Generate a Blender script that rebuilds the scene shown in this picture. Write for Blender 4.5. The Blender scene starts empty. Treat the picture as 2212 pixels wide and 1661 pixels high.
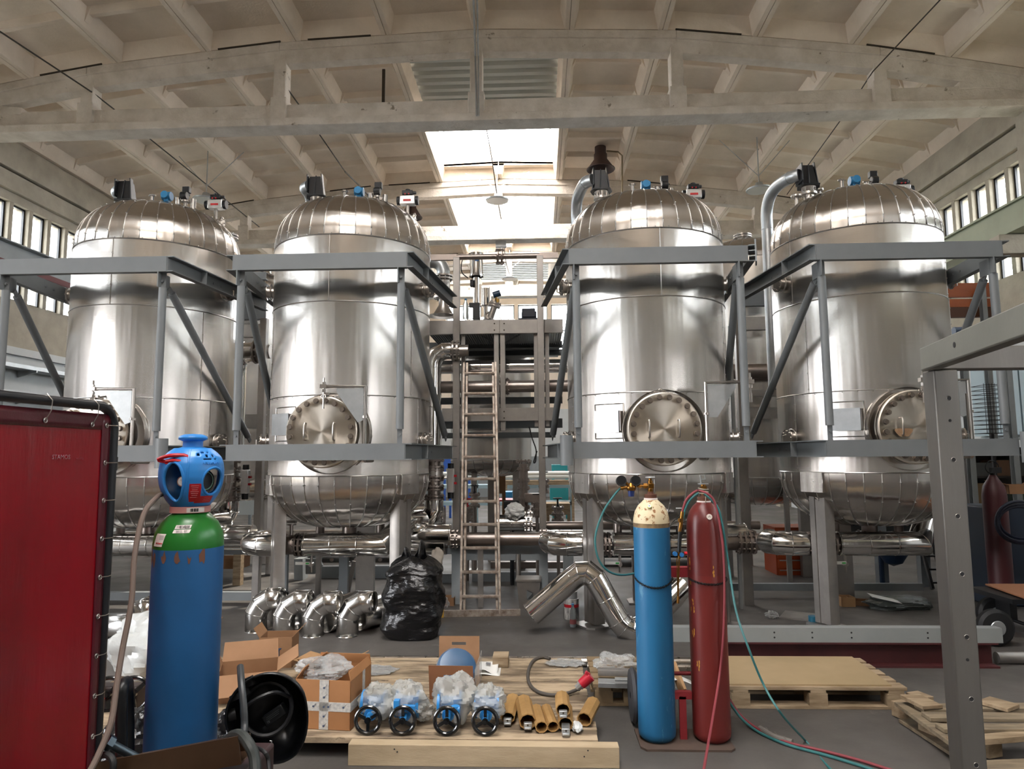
import bpy, bmesh, math, random
from mathutils import Vector, Matrix, noise
random.seed(7)
PI = math.pi
SC = bpy.context.scene
COL = SC.collection
V = Vector

# ------------------------------------------------------------------ camera
def cam_axes(yaw=2.25, pitch=6.0, roll=0.4):
    a, p, r = map(math.radians, (yaw, pitch, roll))
    fwd = V((-math.sin(a) * math.cos(p), math.cos(a) * math.cos(p), math.sin(p)))
    rt = V((math.cos(a), math.sin(a), 0)); up = rt.cross(fwd)
    return rt * math.cos(r) - up * math.sin(r), rt * math.sin(r) + up * math.cos(r), fwd
CR, CU, CF = cam_axes()
CAM = V((0, 0, 1.65))
FPX, IW, IH = 1480.0, 2212.0, 1661.0
cd = bpy.data.cameras.new('camera'); cam = bpy.data.objects.new('camera', cd); COL.objects.link(cam)
cd.sensor_width = 36; cd.lens = 36 * FPX / IW; cd.clip_start = 0.05; cd.clip_end = 200
M = Matrix((CR, CU, -CF)).transposed().to_4x4(); M.translation = CAM
cam.matrix_world = M
SC.camera = cam

def ray(x, y): return CR * ((x - IW / 2) / FPX) - CU * ((y - IH / 2) / FPX) + CF
def at(x, y, Y): d = ray(x, y); return CAM + d * (Y / d.y)          # measured point at hall depth Y
def atz(x, y, z=0): d = ray(x, y); return CAM + d * ((z - CAM.z) / d.z)  # measured point on a level

# ------------------------------------------------------------------ world, daylight, exposure
w = bpy.data.worlds.new('sky'); SC.world = w; w.use_nodes = True
bg = w.node_tree.nodes['Background']
bg.inputs[0].default_value = (0.97, 0.97, 1.0, 1); bg.inputs[1].default_value = 11.0
SC.view_settings.view_transform = 'Standard'; SC.view_settings.look = 'None'
SC.view_settings.gamma = 1; SC.view_settings.use_curve_mapping = False
SC.view_settings.exposure = 0.92
SC.cycles.max_bounces = 10; SC.cycles.diffuse_bounces = 5; SC.cycles.glossy_bounces = 4
SC.cycles.transparent_max_bounces = 12; SC.cycles.transmission_bounces = 4
SC.cycles.sample_clamp_indirect = 8; SC.cycles.caustics_reflective = False; SC.cycles.caustics_refractive = False
XL, XR, YF, YB = -9.8, 7.95, -13.5, 28.5      # hall: side walls, wall behind the camera, far gable
def portal(name, loc, rot, sx, sy):            # daylight opening: guides sky light through it
    l = bpy.data.lights.new(name, 'AREA'); l.shape = 'RECTANGLE'; l.size = sx; l.size_y = sy
    l.cycles.is_portal = True
    o = bpy.data.objects.new(name, l); COL.objects.link(o); o.location = loc; o.rotation_euler = rot
portal('left_window_daylight', (XL - .2, 7.5, 5.7), (0, -PI / 2, 0), 2.2, 42)
portal('left_gate_daylight', (XL - .35, 1.2, 2.2), (0, -PI / 2, 0), 4.4, 3.4)
portal('right_window_daylight', (XR + .2, 7.5, 5.5), (0, PI / 2, 0), 2.6, 42)
SKY_BAYS = [(-6.6, -2.1), (-0.9, 3.9), (13.3, 16.05), (17.3, 21.9)]
for a_, b_ in SKY_BAYS:
    portal('skylight_daylight', (-.925, (a_ + b_) / 2, 9.6), (0, 0, 0), 2.9, b_ - a_)
sl = bpy.data.lights.new('sun', 'SUN'); sl.energy = 4.0; sl.angle = math.radians(0.6); sl.color = (1, .95, .86)
so = bpy.data.objects.new('sun', sl); COL.objects.link(so); so.location = (6, 30, 30)
so.rotation_euler = V((-.37, -.62, -.95)).to_track_quat('-Z', 'Y').to_euler()

# ------------------------------------------------------------------ materials
MATS = {}
def lin(h):
    c = [int(h[i:i + 2], 16) / 255 for i in (0, 2, 4)]
    return tuple(x / 12.92 if x < .04 else ((x + .055) / 1.055) ** 2.4 for x in c) + (1,)
def mat(name, col, rough=.5, metal=0, var=None, vscale=4, vamt=.5, bump=0, bscale=30, bdet=4, coat=0, rvar=0, stretch=(1, 1, 1),
        aniso=0, trans=0, alpha=1, spots=None, sscale=6, sth=.62, emis=0, ior=1.5, spec=.5):
    if name in MATS: return MATS[name]
    m = bpy.data.materials.new(name); m.use_nodes = True; nt = m.node_tree; N = nt.nodes; L = nt.links
    b = N['Principled BSDF']; c = lin(col) if isinstance(col, str) else tuple(col) + (1,)
    b.inputs['Base Color'].default_value = c; b.inputs['Roughness'].default_value = rough
    b.inputs['Metallic'].default_value = metal; b.inputs['Coat Weight'].default_value = coat
    b.inputs['Transmission Weight'].default_value = trans; b.inputs['Alpha'].default_value = alpha
    b.inputs['IOR'].default_value = ior; b.inputs['Specular IOR Level'].default_value = spec
    if emis: b.inputs['Emission Color'].default_value = c; b.inputs['Emission Strength'].default_value = emis
    tc = N.new('ShaderNodeTexCoord'); mp = N.new('ShaderNodeMapping'); L.new(tc.outputs['Object'], mp.inputs[0])
    mp.inputs['Scale'].default_value = stretch
    def ns(s, d=4, r=.6):
        n = N.new('ShaderNodeTexNoise'); n.inputs['Scale'].default_value = s; n.inputs['Detail'].default_value = d
        n.inputs['Roughness'].default_value = r; L.new(mp.outputs[0], n.inputs['Vector']); return n
    src = None
    if var:
        n = ns(vscale, 6); r = N.new('ShaderNodeMapRange'); L.new(n.outputs[0], r.inputs[0])
        r.inputs[1].default_value = .5 - .25 / max(vamt, .01) * .5; r.inputs[2].default_value = .5 + .25 / max(vamt, .01) * .5
        mx = N.new('ShaderNodeMix'); mx.data_type = 'RGBA'; L.new(r.outputs[0], mx.inputs[0])
        mx.inputs[6].default_value = c; mx.inputs[7].default_value = lin(var) if isinstance(var, str) else tuple(var) + (1,)
        src = mx.outputs[2]
    if spots:
        n = ns(sscale, 8, .7); r = N.new('ShaderNodeMapRange'); L.new(n.outputs[0], r.inputs[0])
        r.inputs[1].default_value = sth; r.inputs[2].default_value = sth + .04
        mx = N.new('ShaderNodeMix'); mx.data_type = 'RGBA'; L.new(r.outputs[0], mx.inputs[0])
        if src: L.new(src, mx.inputs[6])
        else: mx.inputs[6].default_value = c
        mx.inputs[7].default_value = lin(spots); src = mx.outputs[2]
    if src: L.new(src, b.inputs['Base Color'])
    if rvar:
        n = ns(vscale * 1.7, 3); r = N.new('ShaderNodeMapRange'); L.new(n.outputs[0], r.inputs[0])
        r.inputs[1].default_value = .3; r.inputs[2].default_value = .7
        r.inputs[3].default_value = max(.02, rough - rvar); r.inputs[4].default_value = rough + rvar
        L.new(r.outputs[0], b.inputs['Roughness'])
    if bump:
        n = ns(bscale, bdet); bp = N.new('ShaderNodeBump'); bp.inputs['Strength'].default_value = 1
        bp.inputs['Distance'].default_value = bump; L.new(n.outputs[0], bp.inputs['Height']); L.new(bp.outputs[0], b.inputs['Normal'])
    if aniso:
        b.inputs['Anisotropic'].default_value = aniso
        t = N.new('ShaderNodeTangent'); t.direction_type = 'RADIAL'; t.axis = 'Z'; L.new(t.outputs[0], b.inputs['Tangent'])
    MATS[name] = m; return m

M_ceil = mat('painted_concrete', 'eddfcf', .9, var='dbcdbc', vscale=1.3, vamt=.8, bump=.004, bscale=26)
M_truss = mat('rough_painted_concrete', 'e2d9ce', .9, var='cdc3b6', vscale=3, vamt=.9, bump=.02, bscale=18, bdet=8, spots='8b7f6e', sscale=4, sth=.645)
M_wall = mat('wall_paint', 'cfd2d2', .85, var='bfc4c6', vscale=1.5, bump=.002)
M_wallc = mat('bare_concrete_wall', 'b3ab9c', .9, var='9c9486', vscale=2, vamt=.7, bump=.006, bscale=20)
M_floor = mat('floor_concrete', '605c58', .58, var='4a4744', vscale=.9, vamt=.9, bump=.0015, bscale=30, rvar=.14, spots='6d6a66', sscale=2.6, sth=.64, spec=.35)
M_corr = mat('corrugated_sheet', 'b9bbb4', .5, .1)
M_joint = mat('joint_gap', '3c342a', .95)
def brushed():
    m = mat('brushed_steel', (.66, .63, .60), .25, 1, aniso=.95, rvar=0)
    nt = m.node_tree; N = nt.nodes; L = nt.links; b = N['Principled BSDF']
    tc = N.new('ShaderNodeTexCoord'); mp = N.new('ShaderNodeMapping'); L.new(tc.outputs['Object'], mp.inputs[0])
    mp.inputs['Scale'].default_value = (1, 1, .45)
    n = N.new('ShaderNodeTexNoise'); n.inputs['Scale'].default_value = 2.2; n.inputs['Detail'].default_value = 2; L.new(mp.outputs[0], n.inputs[0])
    mp2 = N.new('ShaderNodeMapping'); mp2.inputs['Scale'].default_value = (3, 3, 190); L.new(tc.outputs['Object'], mp2.inputs[0])
    n2 = N.new('ShaderNodeTexNoise'); n2.inputs['Scale'].default_value = 1.0; n2.inputs['Detail'].default_value = 2; L.new(mp2.outputs[0], n2.inputs[0])
    bp = N.new('ShaderNodeBump'); bp.inputs['Distance'].default_value = .0075; L.new(n.outputs[0], bp.inputs['Height'])
    mp3 = N.new('ShaderNodeMapping'); mp3.inputs['Scale'].default_value = (1, 1, .06); L.new(tc.outputs['Object'], mp3.inputs[0])
    n3 = N.new('ShaderNodeTexNoise'); n3.inputs['Scale'].default_value = 7; n3.inputs['Detail'].default_value = 2; L.new(mp3.outputs[0], n3.inputs[0])
    bp3 = N.new('ShaderNodeBump'); bp3.inputs['Distance'].default_value = .011; L.new(n3.outputs[0], bp3.inputs['Height']); L.new(bp.outputs[0], bp3.inputs['Normal'])
    bp2 = N.new('ShaderNodeBump'); bp2.inputs['Distance'].default_value = .00012; L.new(n2.outputs[0], bp2.inputs['Height'])
    L.new(bp3.outputs[0], bp2.inputs['Normal']); L.new(bp2.outputs[0], b.inputs['Normal'])
    mx = N.new('ShaderNodeMix'); mx.data_type = 'RGBA'; L.new(n2.outputs[0], mx.inputs[0])
    mx.inputs[6].default_value = (.56, .53, .495, 1); mx.inputs[7].default_value = (.63, .60, .565, 1); L.new(mx.outputs[2], b.inputs['Base Color'])
    return m
M_tank = brushed()
M_clad = mat('shiny_cladding', (.78, .77, .75), .12, 1, bump=.002, bscale=3, rvar=.04)
M_duct = mat('duct_sheet', (.74, .73, .71), .2, 1, bump=.001, bscale=3)
M_steel = mat('stainless_steel', (.52, .49, .46), .32, 1, var=(.38, .35, .32), vscale=5, bump=.0008, bscale=40)
M_pipe = mat('pickled_steel_pipe', (.36, .31, .28), .38, 1, var=(.27, .23, .21), vscale=6)
M_flange = mat('machined_steel', (.55, .50, .44), .3, 1, var=(.46, .41, .36), vscale=8, rvar=.05)
M_raw = mat('raw_stainless_section', (.40, .375, .35), .42, .85, var=(.30, .285, .27), vscale=4, vamt=.7, bump=.0005)
M_galv = mat('galvanised_steel', (.52, .54, .55), .4, .8, var=(.40, .42, .43), vscale=9)
M_grey = mat('grey_primer_paint', '727678', .5, var='676b6d', vscale=3, spots='4a5355', sscale=9, sth=.7)
M_greyl = mat('light_grey_paint', '91979a', .5, var='84898b', vscale=3)
M_black = mat('black_plastic', '0d0e11', .42)
M_blackm = mat('black_rubber', '111112', .6, bump=.0006)
M_blackp = mat('glossy_black_paint', '0d0e10', .2, coat=.5)
M_white = mat('white_plastic', 'e6e6e2', .4)
M_silver = mat('cast_aluminium', (.72, .72, .72), .35, .9)
M_red = mat('red_plastic', 'b5121e', .38)
M_blue = mat('blue_enamel', '2f7fae', .4)
M_glass = mat('window_glass', 'ffffff', .1)
nt = M_glass.node_tree; nt.nodes.clear()
o_ = nt.nodes.new('ShaderNodeOutputMaterial'); t_ = nt.nodes.new('ShaderNodeBsdfTransparent'); g_ = nt.nodes.new('ShaderNodeBsdfGlossy'); x_ = nt.nodes.new('ShaderNodeMixShader')
t_.inputs[0].default_value = (.93, .96, .97, 1); g_.inputs[1].default_value = .05; x_.inputs[0].default_value = .06
nt.links.new(t_.outputs[0], x_.inputs[1]); nt.links.new(g_.outputs[0], x_.inputs[2]); nt.links.new(x_.outputs[0], o_.inputs[0])

# ------------------------------------------------------------------ mesh helpers
def rotto(d):
    return V((0, 0, 1)).rotation_difference(V(d).normalized()).to_matrix()
def frame(d, up=(0, 0, 1)):
    d = V(d).normalized(); u = V(up)
    if abs(d.dot(u.normalized())) > .99: u = V((0, 1, 0)) if abs(d.y) < .9 else V((1, 0, 0))
    s = d.cross(u).normalized(); u = s.cross(d).normalized(); return d, s, u
class MB:
    def __init__(s): s.bm = bmesh.new(); s.mi = 0
    def face(s, vs):
        try: f = s.bm.faces.new(vs); f.material_index = s.mi; return f
        except ValueError: return None
    def vs(s, pts): return [s.bm.verts.new(p) for p in pts]
    def hexa(s, p):                                   # 8 corners: bottom 4, top 4
        v = s.vs(p)
        for q in ((3, 2, 1, 0), (4, 5, 6, 7), (0, 1, 5, 4), (1, 2, 6, 5), (2, 3, 7, 6), (3, 0, 4, 7)): s.face([v[i] for i in q])
        return s
    def box(s, c, d, rz=0, rx=0, ry=0):
        m = Matrix.Rotation(rz, 3, 'Z') @ Matrix.Rotation(ry, 3, 'Y') @ Matrix.Rotation(rx, 3, 'X'); c = V(c); x, y, z = (k / 2 for k in d)
        return s.hexa([c + m @ V(q) for q in ((-x, -y, -z), (x, -y, -z), (x, y, -z), (-x, y, -z), (-x, -y, z), (x, -y, z), (x, y, z), (-x, y, z))])
    def b2(s, a, b):                                  # box from min / max corners
        a = V(a); b = V(b); return s.box((a + b) / 2, b - a)
    def prof(s, p, q, poly, up=(0, 0, 1), caps=True): # extrude a 2D outline (side, up) from p to q
        p = V(p); q = V(q); d, sd, u = frame(q - p, up)
        A = s.vs([p + sd * x + u * y for x, y in poly]); B = s.vs([q + sd * x + u * y for x, y in poly]); n = len(poly)
        for i in range(n): s.face([A[i], A[(i + 1) % n], B[(i + 1) % n], B[i]])
        if caps: s.face(A[::-1]); s.face(B)
        return s
    def bar(s, p, q, w, h, up=(0, 0, 1)):
        return s.prof(p, q, [(-w / 2, -h / 2), (w / 2, -h / 2), (w / 2, h / 2), (-w / 2, h / 2)], up)
    def chan(s, p, q, h, b, t=.008, side=1, up=(0, 0, 1)):   # C section, web at 0
        k = side
        o = [(0, -h / 2), (k * b, -h / 2), (k * b, -h / 2 + t), (k * t, -h / 2 + t), (k * t, h / 2 - t), (k * b, h / 2 - t), (k * b, h / 2), (0, h / 2)]
        return s.prof(p, q, o, up)
    def ibeam(s, p, q, h, b, t=.01, up=(0, 0, 1)):
        a = b / 2; c = h / 2; e = t / 2
        return s.prof(p, q, [(-a, -c), (a, -c), (a, -c + t), (e, -c + t), (e, c - t), (a, c - t), (a, c), (-a, c), (-a, c - t), (-e, c - t), (-e, -c + t), (-a, -c + t)], up)
    def cyl(s, p, q, r, r2=None, n=20, caps=True):
        p = V(p); q = V(q); r2 = r if r2 is None else r2; d, sd, u = frame(q - p)
        A = s.vs([p + (sd * math.cos(2 * PI * i / n) + u * math.sin(2 * PI * i / n)) * r for i in range(n)])
        B = s.vs([q + (sd * math.cos(2 * PI * i / n) + u * math.sin(2 * PI * i / n)) * r2 for i in range(n)])
        for i in range(n): s.face([A[i], A[(i + 1) % n], B[(i + 1) % n], B[i]])
        if caps: s.face(A[::-1]); s.face(B)
        return s
    def lathe(s, pr, c=(0, 0, 0), ax=(0, 0, 1), n=32, a0=0, a1=2 * PI):   # profile [(r, h)]
        c = V(c); d = V(ax).normalized(); d, sd, u = frame(d); full = abs(a1 - a0 - 2 * PI) < 1e-6
        m = n if full else n + 1; rings = []
        for r, h in pr:
            if r < 1e-6: rings.append([s.bm.verts.new(c + d * h)])
            else: rings.append(s.vs([c + d * h + (sd * math.cos(a0 + (a1 - a0) * i / n) + u * math.sin(a0 + (a1 - a0) * i / n)) * r for i in range(m)]))
        for A, B in zip(rings, rings[1:]):
            for i in range(m if full else n):
                j = (i + 1) % m
                if len(A) == 1 and len(B) == 1: continue
                if len(A) == 1: s.face([A[0], B[j], B[i]][::-1] if 0 else [A[0], B[j], B[i]])
                elif len(B) == 1: s.face([A[i], A[j], B[0]])
                else: s.face([A[i], A[j], B[j], B[i]])
        return s
    def tube(s, pts, r, n=10, closed=False, caps=True, smooth=0):
        pts = [V(p) for p in pts]
        if smooth: pts = spline(pts, smooth, closed)
        rs = r if isinstance(r, (list, tuple)) else None
        m = len(pts); rings = []; u = None
        for i, p in enumerate(pts):
            a = pts[(i - 1) % m] if (i or closed) else p; b = pts[(i + 1) % m] if (i < m - 1 or closed) else p
            t = (b - a).normalized()
            if u is None: _, sd, u = frame(t)
            else:
                u = (u - t * u.dot(t))
                u = u.normalized() if u.length > 1e-6 else frame(t)[2]
            sd = t.cross(u); rr = (rs[min(len(rs) - 1, int(i * len(rs) / m))] if rs else r)
            rings.append(s.vs([p + (sd * math.cos(2 * PI * k / n) + u * math.sin(2 * PI * k / n)) * rr for k in range(n)]))
        for i in range(m if closed else m - 1):
            A = rings[i]; B = rings[(i + 1) % m]
            for k in range(n): s.face([A[k], A[(k + 1) % n], B[(k + 1) % n], B[k]])
        if caps and not closed: s.face(rings[0][::-1]); s.face(rings[-1])
        return s
    def miter(s, pts, r, n=28):
        pts = [V(p) for p in pts]; m = len(pts); din = [(pts[min(i + 1, m - 1)] - pts[min(i, m - 2)]).normalized() for i in range(m - 1)]; u = None; rings = []
        for i, p in enumerate(pts):
            d = din[max(0, i - 1)]; t = (din[max(0, i - 1)] + din[min(i, m - 2)]).normalized()
            if u is None: u = frame(d)[2]
            u = (u - d * u.dot(d)).normalized(); sd = d.cross(u); ring = []
            for k in range(n):
                o = (sd * math.cos(2 * PI * k / n) + u * math.sin(2 * PI * k / n)) * r; o = o - d * (o.dot(t) / d.dot(t)); ring.append(p + o)
            rings.append(s.vs(ring))
            if 0 < i < m - 1:
                d2 = din[i]; q = d.rotation_difference(d2); u = q @ u
        for A, B in zip(rings, rings[1:]):
            for k in range(n): s.face([A[k], A[(k + 1) % n], B[(k + 1) % n], B[k]])
        return rings
    def torus(s, c, R, r, ax=(0, 0, 1), n=32, k=8):
        d, sd, u = frame(ax); c = V(c)
        return s.tube([c + (sd * math.cos(2 * PI * i / n) + u * math.sin(2 * PI * i / n)) * R for i in range(n)], r, k, True)
    def poly(s, pts, d):                              # polygon plate given thickness vector
        A = s.vs(pts); B = s.vs([V(p) + V(d) for p in pts]); n = len(pts)
        for i in range(n): s.face([A[i], A[(i + 1) % n], B[(i + 1) % n], B[i]])
        s.face(A[::-1]); s.face(B); return s
    def grid(s, fn, nu, nv, thick=0):
        G = [[s.bm.verts.new(fn(i / nu, j / nv)) for j in range(nv + 1)] for i in range(nu + 1)]
        for i in range(nu):
            for j in range(nv): s.face([G[i][j], G[i + 1][j], G[i + 1][j + 1], G[i][j + 1]])
        return s
    def bolts(s, c, ax, R, n, r=.012, h=.012, a0=0, k=6):
        d, sd, u = frame(ax); c = V(c)
        for i in range(n):
            a = a0 + 2 * PI * i / n; p = c + (sd * math.cos(a) + u * math.sin(a)) * R
            s.cyl(p, p + d * h, r, n=k)
        return s
    def build(s, name, mats, parent=None, ang=35, thick=0, bevel=0, sub=0, smooth=True, world=True, origin=None):
        bm = s.bm; bmesh.ops.recalc_face_normals(bm, faces=bm.faces[:])
        me = bpy.data.meshes.new(name)
        if parent is not None:
            off = V((0, 0, 0)); q = parent
            while q is not None: off += V(q['_o']) if '_o' in q else q.location; q = q.parent
            if not world: off = V((0, 0, 0))
            if parent.type == 'MESH' or True: pass
            loc = V((0, 0, 0))
            if world: bmesh.ops.translate(bm, verts=bm.verts[:], vec=-off)
        else:
            if origin is None:
                xs = [v.co for v in bm.verts]
                mn = [min(p[i] for p in xs) for i in range(3)]; mx = [max(p[i] for p in xs) for i in range(3)]
                origin = ((mn[0] + mx[0]) / 2, (mn[1] + mx[1]) / 2, mn[2])
            loc = V(origin)
            bmesh.ops.translate(bm, verts=bm.verts[:], vec=-loc)
        bm.to_mesh(me); bm.free()
        for m_ in (mats if isinstance(mats, (list, tuple)) else [mats]): me.materials.append(m_)
        if smooth:
            me.polygons.foreach_set('use_smooth', [True] * len(me.polygons)); me.set_sharp_from_angle(angle=math.radians(ang))
        o = bpy.data.objects.new(name, me); COL.objects.link(o); o.location = loc
        if parent is not None: o.parent = parent
        if thick: md = o.modifiers.new('solid', 'SOLIDIFY'); md.thickness = thick; md.offset = 0
        if bevel: md = o.modifiers.new('bevel', 'BEVEL'); md.width = bevel; md.segments = 2; md.limit_method = 'ANGLE'; md.angle_limit = math.radians(40)
        if sub: md = o.modifiers.new('sub', 'SUBSURF'); md.levels = sub; md.render_levels = sub
        return o
def spline(P, k=6, closed=False):
    n = len(P); out = []
    for i in range(n if closed else n - 1):
        p0 = P[(i - 1) % n] if (i or closed) else P[0] * 2 - P[1]; p1 = P[i]; p2 = P[(i + 1) % n]
        p3 = P[(i + 2) % n] if (i < n - 2 or closed) else P[n - 1] * 2 - P[n - 2]
        for j in range(k):
            t = j / k
            out.append(.5 * ((2 * p1) + (p2 - p0) * t + (2 * p0 - 5 * p1 + 4 * p2 - p3) * t * t + (3 * p1 - p0 - 3 * p2 + p3) * t ** 3))
    if not closed: out.append(P[-1])
    return out
def elbow(p, d1, d2, R, k=5):
    """arc points for a bend starting at p heading d1 and leaving along d2 (unit, perpendicular-ish)"""
    d1 = V(d1).normalized(); d2 = V(d2).normalized(); th = d1.angle(d2); n = (d2 - d1 * d1.dot(d2)).normalized(); c = V(p) + n * R
    return [c - n * R * math.cos(th * i / k) + d1 * R * math.sin(th * i / k) for i in range(k + 1)]
def E(name, loc, rz=0):
    o = bpy.data.objects.new(name, None); COL.objects.link(o); o.location = loc; o.rotation_euler = (0, 0, rz); o.empty_display_size = .1; return o
def tag(o, label=None, cat=None, group=None, kind=None):
    if label: o['label'] = label
    if cat: o['category'] = cat
    if group: o['group'] = group
    if kind: o['kind'] = kind
    return o
def thing(name, loc, label, cat, group=None, rz=0): return tag(E(name, loc, rz), label, cat, group)
def struct(o): o['kind'] = 'structure'; return o
def copy_tree(o, parent=None):
    c = o.copy(); COL.objects.link(c); c.parent = parent
    for ch in list(o.children): copy_tree(ch, c)
    return c
# ------------------------------------------------------------------ the hall
TY = [-13.5, -7.5, -1.5, 4.5, 10.5, 16.5, 22.5, 28.5]
NX = [XL + (XR - XL) * i / 12 for i in range(13)]
XC = (XL + XR) / 2
def chord(x):                                          # top of the truss top chord = underside of the roof ribs
    K = [(-9.8, 7.62), (-7.35, 8.06), (-4.15, 8.38), (-.95, 8.5), (2.25, 8.38), (5.4, 8.0), (7.95, 7.5)]
    for (a, za), (b, zb) in zip(K, K[1:]):
        if x <= b + 1e-6: return za + (zb - za) * (x - a) / (b - a)
    return K[-1][1]
bm = MB(); bm.box(((XL + XR) / 2, 7.5, -.1), (XR - XL + .6, 42.6, .2)); struct(bm.build('floor', M_floor, smooth=False))
# roof of ribbed panels
RIB = .27
def open_at(i, y0, y1): return i in (5, 6) and any(abs(a - y0) < 6 and a > y0 - .1 and b < y1 + .1 for a, b in SKY_BAYS)
rb = MB(); corr = MB(); jg = MB()
for a, b in zip(TY, TY[1:]):
    holes = [h for h in SKY_BAYS if h[0] > a and h[1] < b]
    if b == 28.5: corr_rng = [(23.6, 27.0)]
    elif b == 16.5: corr_rng = [(10.75, 13.2)]
    else: corr_rng = []
    hole = (min([h[0] for h in holes] + [c[0] for c in corr_rng]), max([h[1] for h in holes] + [c[1] for c in corr_rng])) if holes or corr_rng else None
    for i in range(12):
        x0, x1 = NX[i], NX[i + 1]; z0, z1 = chord(x0), chord(x1)
        def P(x, y, dz): return V((x, y, z0 + (z1 - z0) * (x - x0) / (x1 - x0) + dz))
        segs = [(a, b)]
        if hole and i in (5, 6): segs = [(a, hole[0]), (hole[1], b)]
        for ya, yb in segs:
            rb.hexa([P(x0, ya, RIB), P(x1, ya, RIB), P(x1, yb, RIB), P(x0, yb, RIB), P(x0, ya, RIB + .06), P(x1, ya, RIB + .06), P(x1, yb, RIB + .06), P(x0, yb, RIB + .06)])
        for side in (0, 1):                            # longitudinal ribs, tapered
            xe = x1 if side else x0; k = -1 if side else 1
            f = lambda dx, y, dz: P(xe + k * dx, y, dz)
            for ya, yb in (segs if hole and (i, side) in ((5, 1), (6, 0)) else [(a, b)]):
                rb.hexa([f(0.004, ya, 0), f(.075, ya, 0), f(.075, yb, 0), f(0.004, yb, 0), f(0.004, ya, RIB + .01), f(.15, ya, RIB + .01), f(.15, yb, RIB + .01), f(0.004, yb, RIB + .01)])
        for n in range(7):                             # end diaphragms and cross ribs
            yy = a + .10 + (b - a - .2) * n / 6; end = n in (0, 6); d = .26 if end else .10; hw = .05 if end else .04
            if hole and i in (5, 6) and hole[0] - .1 < yy < hole[1] + .1 and not end: continue
            g = lambda x, dy, dz: P(x, yy + dy, dz)
            t = hw + (.10 if end else .05)
            rb.hexa([g(x0 + .06, -hw, RIB - d), g(x1 - .06, -hw, RIB - d), g(x1 - .06, hw, RIB - d), g(x0 + .06, hw, RIB - d),
                     g(x0 + .06, -t, RIB + .01), g(x1 - .06, -t, RIB + .01), g(x1 - .06, t, RIB + .01), g(x0 + .06, t, RIB + .01)])
        # corner haunches where a cross rib meets a long rib
            if not end:
                for xe, k in ((x0 + .06, 1), (x1 - .06, -1)):
                    g2 = lambda dx, dy, dz: P(xe + k * dx, yy + dy, dz)
                    rb.hexa([g2(0, -.05, RIB - .2), g2(.04, -.05, RIB - .2), g2(.04, .05, RIB - .2), g2(0, .05, RIB - .2),
                             g2(0, -.09, RIB + .01), g2(.16, -.09, RIB + .01), g2(.16, .09, RIB + .01), g2(0, .09, RIB + .01)])
    for ya, yb in corr_rng:                            # closed skylight under trapezoidal sheet
        xs0, xs1 = NX[5] + .03, NX[7] - .03; zz = chord(XC) + .22; pts = []; y = ya; k = 0; pitch = .25
        pl = []
        while y < yb:
            pl += [(y, 0), (y + .11, 0), (y + .15, .07), (y + .21, .07)]; y += pitch
        for (y1_, d1_), (y2_, d2_) in zip(pl, pl[1:]):
            corr.face(corr.vs([V((xs0, y1_, zz + d1_)), V((xs1, y1_, zz + d1_)), V((xs1, y2_, zz + d2_)), V((xs0, y2_, zz + d2_))]))
struct(rb.build('ceiling', M_ceil, smooth=False, bevel=.006))
struct(corr.build('ceiling_sheet', M_corr, smooth=False, thick=.004))
# skylights: curb, arched ribs, clear vault
M_poly = mat('polycarbonate', 'ffffff', .3)
n_ = M_poly.node_tree; n_.nodes.clear(); o_ = n_.nodes.new('ShaderNodeOutputMaterial'); t_ = n_.nodes.new('ShaderNodeBsdfTransparent')
u_ = n_.nodes.new('ShaderNodeBsdfTranslucent'); u_.inputs[0].default_value = (.95, .93, .9, 1); x_ = n_.nodes.new('ShaderNodeMixShader'); t_.inputs[0].default_value = (1, .96, .9, 1)
x_.inputs[0].default_value = .35; n_.links.new(t_.outputs[0], x_.inputs[1]); n_.links.new(u_.outputs[0], x_.inputs[2]); n_.links.new(x_.outputs[0], o_.inputs[0])
WN = [0]
def wname(): WN[0] += 1; return 'window_%d' % WN[0]
sx0, sx1 = NX[5] + .12, NX[7] - .12; zr = chord(XC) + RIB
for a, b in SKY_BAYS:
    cb = MB()
    for (p, q) in (((sx0 - .12, a - .1, zr - .05), (sx0, b + .1, zr + .5)), ((sx1, a - .1, zr - .05), (sx1 + .12, b + .1, zr + .5)), ((sx0 - .12, a - .15, zr - .05), (sx1 + .12, a, zr + .5)), ((sx0 - .12, b, zr - .05), (sx1 + .12, b + .15, zr + .5))):
        cb.b2(p, q)
    root = cb.build(wname(), M_ceil, smooth=False); struct(root)
    ribs = MB(); y = a + .05
    arc = lambda t: V((sx0 + (sx1 - sx0) * t, 0, zr + .5 + .42 * (1 - (2 * t - 1) ** 2)))
    while y < b:
        ribs.tube([arc(t / 12) + V((0, y, 0)) for t in range(13)], .014, 6); y += 1.05
    ribs.cyl((sx0, (a + b) / 2 + .3, zr + .47), (sx1, (a + b) / 2 + .3, zr + .47), .012, n=6)
    ribs.build('frame', M_galv, root)
    v_ = MB(); v_.grid(lambda s, t: arc(s) + V((0, a + (b - a) * t, .015)), 12, 2); v_.build('pane', M_poly, root)
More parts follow.
